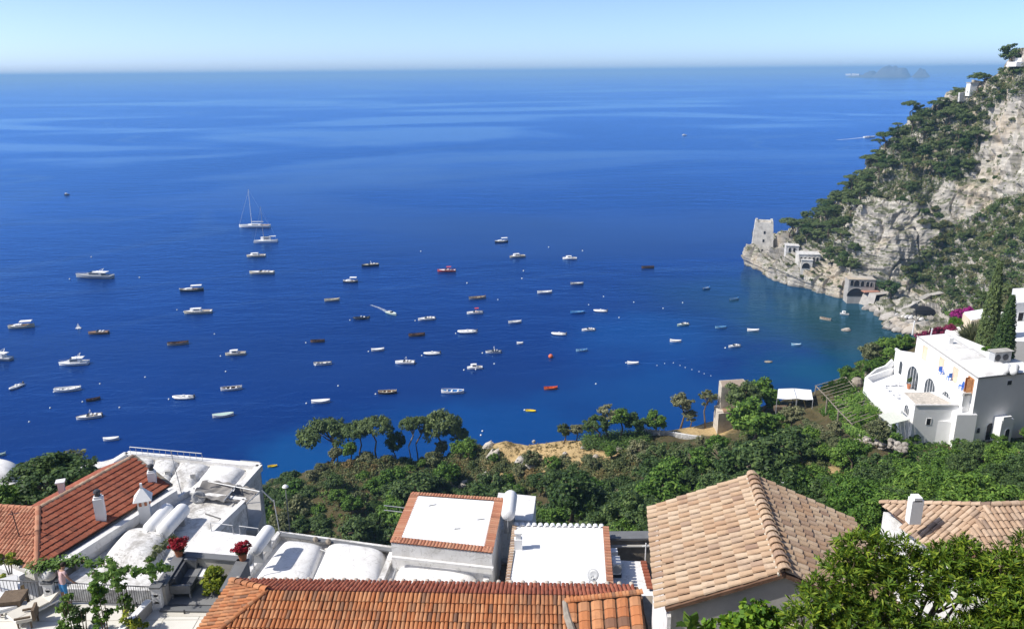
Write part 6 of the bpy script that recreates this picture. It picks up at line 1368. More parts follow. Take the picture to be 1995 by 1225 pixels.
m_ = MB(); m_.box((q.x, q.y-.3, 40.9), (1.3, .3, .9), math.atan2(ex.y, ex.x)); m_.build('porch_gable', M_CLEAN, tV)
opening(tV, q-ex*.95+Vector((0, -.42, 0)), q+ex*.95+Vector((0, -.42, 0)), .7, 37.7, .7, 1.9, True, M_CLEAN, M_DARK, 'arched_door', 0, .06, .06, (0, -1))
# outer terrace and parapet
o0, o1, o2 = P(1687, 735, 41.1), P(1757, 800, 41.1), P(1745, 690, 41.1)
tT2 = thing('villa_terrace', 'white walled terrace on the sea side of the villa', 'terrace', (55, 108, 38))
m_ = MB(); m_.prism([(o0.x, o0.y), (o1.x, o1.y), (lb.x-.05, lb.y), (la.x-.05, la.y)], 35, 40.15); m_.build('floor', M_CLEAN, tT2)
m_ = MB(); m_.bar(o0-Vector((0, 0, 1.2)), o1-Vector((0, 0, 1.2)), .35, 2.4); m_.build('parapet', M_CLEAN, tT2)
m_ = MB(); m_.bar(o0-Vector((0, 0, .5)), Vector((la.x, la.y, 40.6)), .3, 1.0); m_.build('parapet', M_CLEAN, tT2)
m_ = MB(); cur = [Vector((la.x-.1, la.y, 42.6)), Vector((la.x-1.2, la.y-.3, 41.6)), Vector((la.x-3, la.y-.8, 41.2)), o0]; 
for a, b in zip(cur, cur[1:]): m_.bar(a-Vector((0, 0, .5)), b-Vector((0, 0, .5)), .25, 1.0)
m_.build('curved_wall', M_CLEAN, tT2)
# annex in front
n0, n1, n2 = P(1757, 764, 42.3), P(1783, 790, 42.3), P(1886, 790, 42.3)
tX = thing('villa_annex', 'low flat roofed white annex with arched window in front of the villa', 'annex', (57, 100, 37))
m_ = MB(); m_.prism([(n0.x, n0.y), (n1.x, n1.y), (n2.x, n2.y), (lb.x, lb.y-.2), (lb.x, n0.y)], 35.5, 42.3); m_.build('wall', M_CLEAN, tX)
m_ = MB(); m_.prism([(n0.x+.25, n0.y-.1), (n1.x+.25, n1.y+.2), (n2.x-1.6, n2.y+.3), (lb.x-1.6, n0.y-.2)], 42.28, 42.36); m_.build('roof_gravel', mat('roof_gravel', (.55, .5, .43), .95, .1, .3, 4, .5, dirt=(.25, .23, .2), dirt_amt=.7, dirt_scale=1.5), tX)
for a, b in ((n0, n1), (n1, n2)): m_ = MB(); m_.bar(a+Vector((0, 0, .08)), b+Vector((0, 0, .08)), .22, .16); m_.build('roof_edge', M_WHITE, tX)
opening(tX, n0, n1, .52, 38.9, 1.5, 2.5, True, M_CLEAN, M_GLASS, 'arched_window', 2, .06, .08, (-1, 0)); opening(tX, n1, n2, .3, 39.6, .55, .85, False, M_CLEAN, M_DARK, 'small_window', 0, .05, .06, (0, -1))
e3 = (n2-n1).normalized(); q = n1+e3*5.4; m_ = MB(); m_.box((q.x+.8, q.y-.6, 38.6), (2.6, 1.6, 6.0), math.atan2(e3.y, e3.x)); m_.build('side_block', M_CLEAN, tX)
aw = thing('striped_awning', 'pale ribbed awning hanging off the villa annex corner', 'awning', tuple(P(1745, 812, 39)))
w_ = [P(1712, 808, 40.4), P(1748, 797, 40.7), P(1772, 817, 40.7), P(1735, 826, 40.3)]
M_AWN = mat('pale_awning', (.62, .64, .56), .8, .15, .06, 3)
for k in range(11):
    f0, f1 = k/11, (k+.92)/11; A_ = w_[0]+(w_[3]-w_[0])*f0; B_ = w_[1]+(w_[2]-w_[1])*f0; C2 = w_[1]+(w_[2]-w_[1])*f1; D_ = w_[0]+(w_[3]-w_[0])*f1
    m_ = MB(); z_ = Vector((0, 0, .05)); m_.add([A_, B_, C2, D_, A_-z_, B_-z_, C2-z_, D_-z_], [(0, 1, 2, 3), (7, 6, 5, 4), (0, 4, 5, 1), (2, 6, 7, 3), (3, 7, 4, 0)]); m_.build('awning_rib', M_AWN, aw)
for u, v in ((1714, 808), (1737, 826)): a = P(u, v, 40.3); m_ = MB(); m_.tube([a, a-Vector((0, 0, 4))], .05, 5); m_.build('post', M_METAL, aw)
# terrace furniture: white chairs
def chair(label, p, rz, mtl, group):
    t = thing('garden_chair', label, 'chair', tuple(p), group); t.rotation_euler[2] = rz
    for nm, c, s_ in (('seat', (0, 0, .45), (.5, .5, .06)), ('backrest', (0, .24, .78), (.5, .06, .6)), ('armrest', (.25, 0, .65), (.06, .45, .05)), ('armrest', (-.25, 0, .65), (.06, .45, .05)), ('leg', (.2, .2, .22), (.06, .06, .44)), ('leg', (-.2, .2, .22), (.06, .06, .44)), ('leg', (.2, -.2, .22), (.06, .06, .44)), ('leg', (-.2, -.2, .22), (.06, .06, .44))):
        m_ = MB(); m_.box(c, s_); o = bpy.data.objects.new(nm, m_.mesh(nm, mtl)); col.objects.link(o); o.parent = t
for (u, v) in ((1722, 752), (1735, 752), (1748, 752), (1738, 770), (1746, 776), (1728, 762)): chair('white garden chair on the villa terrace', P(u, v, 40.17), rng.random()*6, M_CLEAN, 'white chairs on the villa terrace')
M_BLUE = mat('blue_cushion', (.08, .2, .6), .8, .2, .1)
for (u, v, lab) in ((1833, 729, 'blue'), (1848, 740, 'blue'), (1871, 757, 'blue'), (1877, 761, 'blue')): chair('bright blue chair on the villa balcony', P(u, v, VZT+.02), rng.random()*6, M_BLUE, 'blue chairs on the villa balcony')
pt = thing('potted_plant', 'terracotta pot with a thin plant beside the tall arched window', 'plant pot', tuple(P(1770, 758, 40.2)))
p = P(1770, 757, 40.16); m_ = MB(); m_.lathe(p, [(.2, 0), (.3, .6), (.34, .62), (.3, .66)], 10); m_.build('pot', M_TERRA, pt); o = bpy.data.objects.new('foliage', leaf_mesh('foliage', L_DARK, sph(.4, 10, 3, -.5, (.6, .6, 1.6), (.3, .4), (0, 0, 1.4)), 30, .14, 4)); col.objects.link(o); o.parent = pt
# roof machinery and tanks
mc = thing('roof_machinery', 'cluster of air conditioning units under a metal frame on the villa roof', 'air conditioner', tuple(P(1945, 705, VZR)))
p = P(1950, 703, VZR+.4); m_ = MB(); m_.box((p.x+.3, p.y+.8, VZR+.75), (2.6, 1.0, 1.5), .2); m_.build('casing', M_METAL, mc)
for k in (-.7, .5): m_ = MB(); m_.lathe((p.x+k+.3, p.y+.25+.2*k, VZR+.8), [(.42, 0), (.44, .04), (.3, .05), (.01, .05)], 12, (.2, -1, 0)); m_.build('fan', M_DMETAL, mc)
m_ = MB(); m_.box((p.x+.3, p.y+.8, VZR+1.62), (3.0, 1.4, .1), .2); m_.build('cover', M_GREYW, mc)
water_tank('pair of villa roof tanks, the left tank', P(1958, 722, VZR+.55), P(1962, 714, VZR+.55), .5, VZR, False); water_tank('pair of villa roof tanks, the right tank', P(1974, 724, VZR+.55), P(1978, 715, VZR+.55), .5, VZR, False)
m_ = MB(); p = P(1850, 672, VZR); m_.box((p.x, p.y, VZR+.55), (.6, .6, 1.1)); m_.build('chimney', M_CLEAN, tV)
# stone wall and walkway at the foot of the villa
tw = thing('stone_garden_wall', 'rubble stone wall below the villa entrance', 'wall', tuple(P(1940, 830, 37)))
rs_ = random.Random(4); M_RUB = mat('rubble_stone', (.34, .31, .27), .9, .1, .2, 3, .4, rand=.3)
a, b = P(1886, 836, 38.4), P(2010, 832, 38.4)
m_ = MB(); m_.bar(a-Vector((0, -.25, 1.0)), b-Vector((0, -.25, 1.0)), .5, 2.2); m_.build('wall_core', M_STONE, tw)
for j in range(5):
    x = 0
    while x < 1:
        w_ = rs_.uniform(.025, .055); p = a+(b-a)*(x+w_/2)-Vector((0, .02, .28+.42*j)); m_ = MB(); m_.box(p, ((b-a).length*w_*.92, .16+rs_.uniform(0, .06), .36), math.atan2((b-a).y, (b-a).x)); m_.build('stone', M_RUB, tw); x += w_
m_ = MB(); m_.prism([(a.x, a.y), (b.x, b.y), (b.x, b.y+3), (a.x, a.y+2.5)], 34, 38.0); m_.build('walkway', M_CREAM, tw)
for k, u in enumerate((1900, 1912, 1938, 1950, 1962)): shrub('path_shrub', 'small dark shrub along the path before the villa door', P(u, 826, 38.0), .5+.1*(k % 2), .6, L_SCRUB, group='shrubs before the villa door', var=k)
# neighbours at the right edge
tH = thing('upper_white_house', 'tall white house at the right edge above the cypresses', 'house', (88, 122, 40))
pl = poly_px([(1973, 562), (2080, 556), (2090, 584), (1980, 590)], 50.5); m_ = MB(); m_.prism(pl, 38, 50.5); m_.build('wall', M_CLEAN, tH)
opening(tH, pl[3], pl[2], .12, 47.6, .9, 1.3, False, M_CLEAN, M_DARK, 'window', 0, .05, .08, (0, -1)); opening(tH, pl[3], pl[2], .12, 44.4, .8, .9, False, M_CLEAN, M_DARK, 'window', 0, .05, .08, (0, -1))
tH2 = thing('lower_white_house', 'white flat roofed house behind the right cypress', 'house', (84, 112, 40))
pl = poly_px([(1952, 612), (2090, 620), (2090, 668), (1966, 664)], 47.5); m_ = MB(); m_.prism(pl, 38, 47.5); m_.build('wall', M_CLEAN, tH2)
m_ = MB(); q_ = [Vector((p[0], p[1], 47.5)) for p in pl]; m_.bar(q_[0]+Vector((0, 0, .2)), q_[3]+Vector((0, 0, .2)), .3, .4); m_.build('parapet', M_WHITE, tH2)
tH3 = thing('cream_house', 'small cream walled house left of the cypresses', 'house', (80, 128, 40))
pl = poly_px([(1876, 610), (1930, 600), (1945, 616), (1892, 626)], 46.5); m_ = MB(); m_.prism(pl, 36, 46.5); m_.build('wall', mat('cream_wall', (.7, .6, .45), .85, .1, .06, 1), tH3); m_ = MB(); m_.prism(poly_px([(1878, 609), (1930, 600), (1944, 615), (1893, 624)], 46.56), 46.5, 46.66); m_.build('roof_slab', M_CLEAN, tH3)
pl = poly_px([(1842, 640), (1868, 636), (1884, 650), (1856, 655)], 44.5); m_ = MB(); m_.prism(pl, 36, 44.5); m_.build('white_outbuilding', M_WHITE, None, label='small white outbuilding behind the villa roof', cat='building', off=(*centre(pl), 36))
# cypresses
def cyp(u, v, z, vtop, wpx, lab):
    b = P(u, v, z); k = pxm(b); h = (v-vtop)/k/.93; r_ = wpx/k/2; b = Vector((b.x, b.y, min(z, hland(b.x, b.y)+.5)-.2)); h += z-b.z
    t = thing('cypress', lab, 'tree', tuple(b)); place(crown('cypress', int(u) % 3, L_DARK if u > 1950 else L_PINE), 'crown', rotm(0, (r_*1.15, r_*1.15, h/8.1), b+Vector((0, 0, .3))), t)
    m_ = MB(); m_.tube([b, b+Vector((0, 0, h*.6))], [.22, .1], 7); m_.build('trunk', M_BARK, t)
cyp(1925, 650, 48, 512, 36, 'taller slender cypress behind the villa'); cyp(1953, 688, 47, 578, 44, 'thick shorter cypress right of the slender one')
ag = thing('euphorbia_bush', 'big bush of upright grey green stems beside the cypresses', 'bush', tuple(P(1905, 680, 44.5)))
b = P(1905, 678, 44.5); o = place(crown('narrow', 1, L_OLIVE), 'foliage', rotm(0, (4.2, 3.6, 4.6), b), ag)
for (u, v, z, r_, leaf, lab) in ((1870, 606, 45, 1.7, L_BOUG, 'magenta bougainvillea left of the cream house'), (1888, 600, 46, 1.2, L_BOUG, 'smaller magenta bougainvillea touching the cream house'), (1830, 642, 43, 2.0, L_WINE, 'wine red bougainvillea right of the pole behind the villa'), (1805, 650, 43, 2.0, L_WINE, 'wine red bougainvillea spreading behind the left villa corner'), (1852, 634, 45, 1.3, L_WINE, 'wine red bougainvillea next to the white outbuilding'), (1733, 724, 40, 1.1, L_BOUG, 'bright magenta bougainvillea against the villa corner')):
    p = P(u, v, z); shrub('bougainvillea', lab, p-Vector((0, 0, r_*.5)), r_, r_, leaf)
for (u0, v0, u1, v1, z, lab) in ((1777, 652, 1779, 625, 45, 'thin white pole at the far left corner of the villa'), (1813, 655, 1815, 640, 45.5, 'thin white post among the wine red creepers')):
    t = thing('white_pole', lab, 'pole', tuple(P(u0, v0, z))); m_ = MB(); a = P(u0, v0, z); m_.tube([a, a+Vector((.1, 0, (v0-v1)/pxm(a)))], .09, 6); m_.ball(a+Vector((.1, 0, (v0-v1)/pxm(a))), .13, 6); m_.build('shaft', M_CLEAN, t)
shrub('yellow_shrub', 'yellow green shrub between the cypress and the villa roof', P(1922, 690, 46), 1.6, 1.6, L_BRIGHT); shrub('yellow_shrub', 'small bright shrub below the magenta bougainvillea', P(1864, 628, 45), 1.3, 1.1, L_BRIGHT)
# ================================================================ GARDEN: hedge, walls, pergola, awnings, ruined tower
he = thing('clipped_hedge', 'long clipped green hedge below the villa annex', 'hedge', tuple(P(1720, 850, 37)))
cl = []
for k in range(46):
    f = k/45; p = P(1655+95*f, 838+14*math.sin(f*2.2), 39.4); cl.append((tuple(p-P(1720, 850, 37)+Vector((rng.uniform(-.3, .3), rng.uniform(-.5, .5), rng.uniform(-.6, .3)))), .75, (0, 0, 0)))
o = bpy.data.objects.new('foliage', leaf_mesh('foliage', L_GREEN, cl, 80, .17, 9)); col.objects.link(o); o.parent = he
def rubble(label, pts, h, n_, mt, sz=.5, seed=1):
    rs_ = random.Random(seed); t = thing('rubble_wall', label, 'wall', tuple(pts[0]))
    for k in range(n_):
        f = rs_.random()*(len(pts)-1.001); i = int(f); p = pts[i].lerp(pts[i+1], f-i); s_ = sz*rs_.uniform(.6, 1.4)
        b_ = MB(); b_.ball(p+Vector((rs_.uniform(-.3, .3), rs_.uniform(-.4, .4), rs_.random()*h)), s_*.55, 6, (1.1, .9, .75)); b_.xf(Matrix.Identity(4)); b_.build('stone', mt, t)
rubble('pale tumbled rubble wall below the clipped hedge', [P(1668, 860, 38), P(1700, 872, 39), P(1735, 874, 40), P(1760, 884, 41)], 1.2, 60, M_RUB, .6, 3)
rubble('broken stone steps beside the round olive tree', [P(1588, 862, 34), P(1620, 855, 35), P(1640, 838, 35.5)], .7, 36, M_RUB, .6, 5)
gw = thing('garden_path_wall', 'pale low wall edging the garden path to the bay', 'wall', tuple(P(1340, 848, 27)))
pts = [P(1255, 838, 27.3), P(1300, 842, 27.3), P(1350, 850, 27.3), P(1405, 856, 27.3)]
for a, b in zip(pts, pts[1:]): m_ = MB(); m_.bar(a-Vector((0, 0, .4)), b-Vector((0, 0, .4)), .4, 1.2); m_.build('wall_length', M_OLDW, gw)
for k in range(5): a = P(1258+9*k, 836, 28.0); m_ = MB(); m_.bar(a-Vector((0, 0, .9)), a+Vector((0, 0, .2)), .12); m_.build('baluster', M_OLDW, gw)
pg = thing('wooden_pergola', 'long timber pergola frame running up to the villa terrace', 'pergola', tuple(P(1640, 790, 36)))
M_TIM = mat('grey_timber', (.3, .26, .21), .9, .1, .2, 4)
pL = [(1590, 752, 35.5), (1612, 775, 36), (1634, 800, 36.5), (1660, 826, 37)]; pR = [(1648, 735, 37.5), (1668, 758, 38), (1692, 782, 38.5), (1715, 806, 39)]
A_ = [P(*q) for q in pL]; B_ = [P(*q) for q in pR]
for L_ in (A_, B_):
    for a, b in zip(L_, L_[1:]): m_ = MB(); m_.bar(a, b, .1); m_.build('beam', M_TIM, pg)
    for a in L_: m_ = MB(); m_.bar(a, a-Vector((0, 0, 3)), .18); m_.build('post', M_TIM, pg)
for k in range(15):
    f = k/14*(len(A_)-1.001); i = int(f); a = A_[i].lerp(A_[i+1], f-i); b = B_[i].lerp(B_[i+1], f-i); m_ = MB(); m_.bar(a-(b-a)*.05+Vector((0, 0, .12)), b+Vector((0, 0, .12)), .065); m_.build('rafter', M_TIM, pg)
vn = thing('pergola_vine', 'leafy vine spreading over the timber pergola', 'vine', tuple(P(1660, 790, 36)))
cl = []; rr = random.Random(8)
for k in range(110):
    f = rr.random()*(len(A_)-1.001); i = int(f); s = rr.random()**.6; p = A_[i].lerp(A_[i+1], f-i).lerp(B_[i].lerp(B_[i+1], f-i), s)
    cl.append((tuple(p-P(1660, 790, 36)+Vector((0, 0, rr.uniform(-1.2, .35)))), rr.uniform(.5, 1.0), (0, 0, -1)))
o = bpy.data.objects.new('foliage', leaf_mesh('foliage', L_GREEN, cl, 70, .2, 9)); col.objects.link(o); o.parent = vn
sp_ = thing('stone_pillar', 'pale rounded stone pillar at the sea end of the pergola', 'pillar', tuple(P(1668, 750, 34)))
p = P(1668, 757, 35.5); m_ = MB(); m_.lathe(p-Vector((0, 0, 2)), [(.9, 0), (.85, 2), (.95, 3.2), (.6, 3.8), (.1, 3.9)], 10); m_.build('shaft', M_STONE, sp_)
p = P(1690, 728, 36); m_ = MB(); m_.lathe(p-Vector((0, 0, 2)), [(.5, 0), (.45, 2), (.5, 3.2), (.3, 3.6)], 8); m_.build('shaft', M_STONE, sp_)
for nm, q, lab in (('l', ((1516, 760), (1546, 759), (1552, 776), (1514, 776)), 'white garden awning, left of the pair on the lawn'), ('r', ((1547, 759), (1580, 762), (1584, 778), (1553, 776)), 'white garden awning, right of the pair on the lawn')):
    w_ = [P(u, v, 34.6) for u, v in q]; t = thing('garden_awning', lab, 'awning', tuple(w_[3]-Vector((0, 0, 2.4))))
    m_ = MB(); m_.grid(lambda s, t_: w_[0]*(1-s)*(1-t_)+w_[1]*s*(1-t_)+w_[2]*s*t_+w_[3]*(1-s)*t_+Vector((0, 0, .25*(1-t_)-.12*math.sin(math.pi*s)*t_)), 8, 6); m_.build('canvas', M_CLEAN, t, True)
    for p in w_: m_ = MB(); m_.tube([p, p-Vector((0, 0, 2.6))], .05, 5); m_.build('post', M_METAL, t)
    for k in range(3): m_ = MB(); p = w_[3].lerp(w_[2], (k+.5)/3)+Vector((0, 1.2, -2.2)); m_.box(p, (.9, .8, .75)); m_.build('bench', M_WICKER, t)
rt_ = thing('ruined_tower', 'square ruined stone tower with flat top at the garden edge', 'tower', tuple(P(1425, 800, 28)))
pl = poly_px([(1401, 741), (1448, 738), (1462, 752), (1406, 754)], 34.5); m_ = MB(); m_.prism(pl, 22, 34.5); m_.build('wall', mat('pale_ruin', (.55, .5, .42), .9, .1, .2, 1, .4, dirt=(.25, .22, .18), dirt_amt=.7), rt_)
m_ = MB(); m_.prism(poly_px([(1404, 742), (1447, 739), (1459, 751), (1407, 753)], 34.56), 34.5, 34.6); m_.build('roof_slab', mat('brown_slab', (.33, .26, .2), .9), rt_)
pl = poly_px([(1392, 790), (1432, 783), (1445, 800), (1400, 806)], 30.5); m_ = MB(); m_.prism(pl, 22, 30.5); m_.build('lower_wing', MATS['pale_ruin'], rt_); m_ = MB(); m_.prism(poly_px([(1404, 788), (1434, 784), (1444, 798), (1410, 803)], 30.6), 30.5, 30.64); m_.build('tiled_roof', mat('dull_tile', (.33, .21, .14), .9, .1, .2, 3), rt_)
for k in range(7): a = P(1392+2*k, 792-3*k, 31.5+.3*k); m_ = MB(); m_.bar(a, a-Vector((0, 0, .9)), .06); m_.build('rail_post', M_DMETAL, rt_)
for (u, v, z, lab) in ((1437, 801, 30.0, 'upper'),): 
    p = P(u, v, z); t = thing('white_planter', 'white round planter beside the ruined tower wing', 'planter', tuple(p)); m_ = MB(); m_.lathe(p, [(.3, 0), (.45, .5), (.4, .9), (.3, 1.0)], 10); m_.build('body', M_CLEAN, t)
wc = thing('covered_boat', 'small white covered dinghy among the trees behind the ochre roof', 'dinghy', tuple(P(1530, 945, 42)))
p = P(1530, 945, 43.2); m_ = MB(); m_.ball(p, 1.0, 12, (1.0, .6, .3)); m_.build('cover', M_CLEAN, wc, True)
# ================================================================ HEADLAND BUILDINGS
def cliffpt(u, v):
    for dv in range(0, 80, 4):
        p = hit(u, v+dv, CLIFF_BVH)
        if p: return p
M_TOWER = mat('tower_stone', (.64, .61, .55), .9, .1, .2, .6, .4, dirt=(.25, .23, .2), dirt_amt=.6, dirt_scale=.35)
yb = wl(1446, 517).y
Yt = yb+9
b0 = D(1484, 490, Yt); kpx = pxm(b0)
tt = thing('watchtower', 'square tapering stone watchtower on the tip of the headland', 'tower', tuple(b0))
wb, wt, ht = 9.8, 7.9, 58/kpx/.97
mb = MB(); q = Matrix.Rotation(R(-16), 3, 'Z')
def ring(w_, z): return [b0+q @ Vector((sx*w_/2, sy*w_/2, z)) for sx, sy in ((-1, -1), (1, -1), (1, 1), (-1, 1))]
r0, r1, r2 = ring(wb+1.6, -7), ring(wb, 0), ring(wt, ht)
r3, r4 = ring(wt-1.0, ht), ring(wt-1.1, ht-1.1)
mb.add(r0+r1+r2+r3+r4, [(i, (i+1) % 4, 4+(i+1) % 4, 4+i) for i in range(4)]+[(4+i, 4+(i+1) % 4, 8+(i+1) % 4, 8+i) for i in range(4)]+[(8+i, 8+(i+1) % 4, 12+(i+1) % 4, 12+i) for i in range(4)]+[(12+i, 12+(i+1) % 4, 16+(i+1) % 4, 16+i) for i in range(4)]+[(16, 17, 18, 19)])
mb.build('wall', M_TOWER, tt)
for f, zf in ((.55, .68), (.52, .42), (.5, .1)):
    w_ = wb+(wt-wb)*zf; p = b0+q @ Vector((w_*(f-.5), -w_/2-.02, ht*zf)); m_ = MB(); m_.box(p, (.75, .2, 1.2), R(-16)); m_.build('window', M_DARK, tt)
for f in (-.42, .42):
    for g in (-.42, .42): p = b0+q @ Vector((wt*f, wt*g, ht+.25)); m_ = MB(); m_.box(p, (1.0, 1.0, .6), R(-16)); m_.build('merlon', M_TOWER, tt)
# curtain wall and terraces on the rocks
cw = thing('curtain_wall', 'low pale stone wall joining the watchtower to the rocks', 'wall', tuple(D(1500, 494, Yt+2)))
pts = [D(1490, 489, Yt-2), D(1510, 487, Yt-1), D(1524, 492, Yt-3)]
for a, b in zip(pts, pts[1:]): m_ = MB(); m_.bar(a-Vector((0, 0, 1.2)), b-Vector((0, 0, 1.2)), .8, 4.5); m_.build('wall_length', M_TOWER, cw)
def rock_house(name, label, u0, v0, u1, v1, dep, h, mtl, arches, roof=None, cat='house', dz=0):
    a = cliffpt(u0, v0); b = cliffpt(u1, v1)
    y = min(a.y, b.y)+1.0; a = D(u0, v0, y+.5); b = D(u1, v1, y-.5); e = (b-a); e.z = 0; L = e.length; e.normalize(); n_ = Vector((e.y, -e.x, 0)); z0 = min(a.z, b.z)+dz
    t = thing(name, label, cat, (a.x, a.y, z0)); m_ = MB(); c = (Vector((a.x, a.y, 0))+Vector((b.x, b.y, 0)))/2-n_*(dep/2)
    m_.box((c.x, c.y, z0+h/2-2), (L, dep, h+4), math.atan2(e.y, e.x)); m_.build('wall', mtl, t)
    m_ = MB(); m_.box((c.x, c.y, z0+h+.12), (L+.4, dep+.4, .24), math.atan2(e.y, e.x)); m_.build('roof_slab', roof or M_OLDW, t)
    for s, zz, w_, hh in arches: opening(t, a, b, s, z0+zz, w_, hh, True, mtl, M_DARK, 'arched_opening', 0, .12, .15, (n_.x, n_.y))
    return t
rock_house('rock_house', 'low pale house with a white roof built into the shore rocks', 1556, 506, 1597, 512, 6, 3.2, M_TOWER, [(.12, .3, 1.0, 1.9), (.3, .3, 1.0, 1.9), (.5, .3, 1.0, 1.9), (.7, .3, 1.0, 1.9), (.88, .3, 1.0, 1.9)], M_OLDW)
rock_house('rock_vault', 'small vaulted stone base under the white roofed rock house', 1560, 522, 1582, 524, 5, 3.4, M_TOWER, [(.45, .2, 3.0, 2.2)])
rock_house('rock_lodge', 'small white flat lodge between the watchtower and the rock house', 1531, 491, 1556, 492, 5, 2.6, M_OLDW, [(.3, .2, 1.0, 1.8), (.65, .2, 1.0, 1.8)], M_OLDW)
rock_house('arched_boathouse', 'grey stone boathouse with round windows and one wide dark arch', 1652, 568, 1702, 578, 5, 6.4, mat('grey_stone', (.4, .38, .35), .9, .1, .15, .8, .3), [(.3, .2, 6.2, 3.0), (.12, 4.2, 1.2, 2.0), (.3, 4.0, 2.0, 2.2), (.52, 4.0, 1.2, 2.0), (.72, 3.9, 1.1, 1.9), (.86, 3.9, .9, 1.6)], M_SHORE)
tq = thing('stone_quay', 'sloping stone quay wall below the arched boathouse', 'quay', tuple(wl(1690, 596)))
a, b, c_ = wl(1655, 584), wl(1690, 595), wl(1704, 600)
for (p0, p1, h) in ((a, b, 4.0), (b, c_, 5.0)):
    m_ = MB(); n_ = Vector(((p1-p0).y, -(p1-p0).x, 0)).normalized(); n_ = n_ if n_.y < 0 else -n_
    m_.add([p0+n_*1.2-Vector((0, 0, 1)), p1+n_*1.2-Vector((0, 0, 1)), p1+Vector((0, 0, h)), p0+Vector((0, 0, h)), p1-n_*7+Vector((0, 0, h)), p0-n_*7+Vector((0, 0, h))], [(0, 1, 2, 3), (3, 2, 4, 5)]); m_.build('quay_wall', MATS['grey_stone'], tq)
m_ = MB(); p = (b+c_)/2; m_.box((p.x+.5, p.y+3.4, 5.1), (6, 3.4, .3), .1); m_.build('red_terrace', mat('red_paving', (.42, .22, .16), .85, .1, .12, 1), tq)
ga = thing('green_awning', 'long dark green awning beside the red quay terrace', 'awning', (p.x+6, p.y+6, 5))
m_ = MB(); q0 = Vector((p.x-1, p.y+8.5, 8.3)); q1 = Vector((p.x+12, p.y+5.0, 7.8)); m_.bar(q0, q1, 3.0, .2); m_.build('canvas', mat('green_canvas', (.06, .1, .07), .9), ga)
for f in (.1, .5, .9): a_ = q0.lerp(q1, f); m_ = MB(); m_.tube([a_, a_-Vector((0, 0, 3.4))], .1, 5); m_.build('post', M_METAL, ga)
# beach ramp, beached hulls, boulders
rs_ = random.Random(12)
M_BOUL = M_SHORE
for k, (u, v, s_) in enumerate(((1706, 605, 1.6), (1722, 612, 2.4), (1735, 622, 2.6), (1748, 632, 2.2), (1760, 640, 2.4), (1742, 614, 2.2), (1726, 604, 2.0), (1762, 628, 2.6), (1778, 648, 2.2), (1690, 602, 1.3), (1715, 598, 1.8), (1752, 645, 1.6), (1735, 640, 1.4), (1790, 640, 2.6), (1773, 634, 2.0))):
    p = wl(u, v); m_ = MB(); m_.grid(lambda s, t_: p+Vector((math.cos(s*6.283)*math.sin(t_*math.pi)*s_*1.6, math.sin(s*6.283)*math.sin(t_*math.pi)*s_, math.cos(t_*math.pi)*s_*.85+.3))*1.0+Vector((1, .8, .7))*fbm(Vector((math.cos(s*6.283)*math.sin(t_*math.pi)*1.3+k*7, math.sin(s*6.283)*math.sin(t_*math.pi)*1.3, math.cos(t_*math.pi)*1.3)), 4)*s_*.55, 18, 12)
    m_.build('shore_boulder', M_BOUL, None, label='grey shore boulder at the corner of the beach', cat='boulder', group='boulders at the corner of the beach', off=tuple(p))
rp = thing('beach_ramp', 'pale concrete ramp path climbing behind the beach boulders', 'ramp', tuple(wl(1770, 640)))
prev = None
for (u, v) in ((1750, 606), (1780, 588), (1810, 572), (1840, 566)):
    p = cliffpt(u, v); 
    if prev: m_ = MB(); m_.bar(prev+Vector((0, -.8, -.2)), p+Vector((0, -.8, -.2)), 2.0, 1.0); m_.build('ramp_length', MATS['grey_stone'], rp)
    prev = p
for k in range(8):
    p = cliffpt(1742+7*k, 612+1.2*k); t = thing('beached_boat', 'pale hull pulled up in the row on the beach ramp', 'boat', tuple(p), 'hulls pulled up on the ramp')
    m_ = MB(); m_.grid(lambda s, t_: p+Vector((.3, -.9, .1))+Matrix.Rotation(.9, 3, 'Z') @ Vector(((s-.5)*4.6, (t_-.5)*1.5*max(.05, 1-(2*s-1)**2)**.6, .5*math.sin(t_*math.pi)*max(.05, 1-(2*s-1)**2)**.5)), 10, 6); m_.build('hull', (M_OLDW, M_WHITE, M_CREAM)[k % 3], t, True)
cv = thing('sea_cave', 'cave mouth behind the beach ramp with its shade painted black', 'cave', tuple(cliffpt(1790, 610)))
p = cliffpt(1790, 608); m_ = MB(); m_.ball(p+Vector((1, 1.2, -.5)), 3.6, 12, (1.7, .5, .7)); m_.build('opening', M_DARK, cv)  # black ball sunk in the cliff paints the shade of the void
# crest buildings
p = cliffpt(1897, 186); t = thing('crest_hut', 'small white hut beside the umbrella pine on the crest', 'hut', tuple(p)); m_ = MB(); m_.box(p+Vector((0, 2, 2.2)), (3.2, 3, 5)); m_.build('wall', M_CLEAN, t); m_ = MB(); m_.box(p+Vector((0, 2, 4.8)), (3.6, 3.4, .3)); m_.build('roof_slab', M_GREYW, t)
p = cliffpt(1882, 192); t = thing('crest_wall', 'pale terrace wall on the crest below the white hut', 'wall', tuple(p)); m_ = MB(); m_.bar(p+Vector((-3, 0, .5)), p+Vector((4, 1, .9)), 1.0, 3.5); m_.build('wall_length', M_OLDW, t)
p = cliffpt(1988, 140); t = thing('crest_terrace', 'white roof terrace at the very top of the headland', 'terrace', tuple(p)); m_ = MB(); m_.box(p+Vector((2, 2, 2.6)), (9, 6, 1.6)); m_.build('wall', M_CLEAN, t); m_ = MB(); m_.box(p+Vector((2.5, 2.5, 4.0)), (5, 4, 1.5)); m_.build('upper_block', M_WHITE, t)
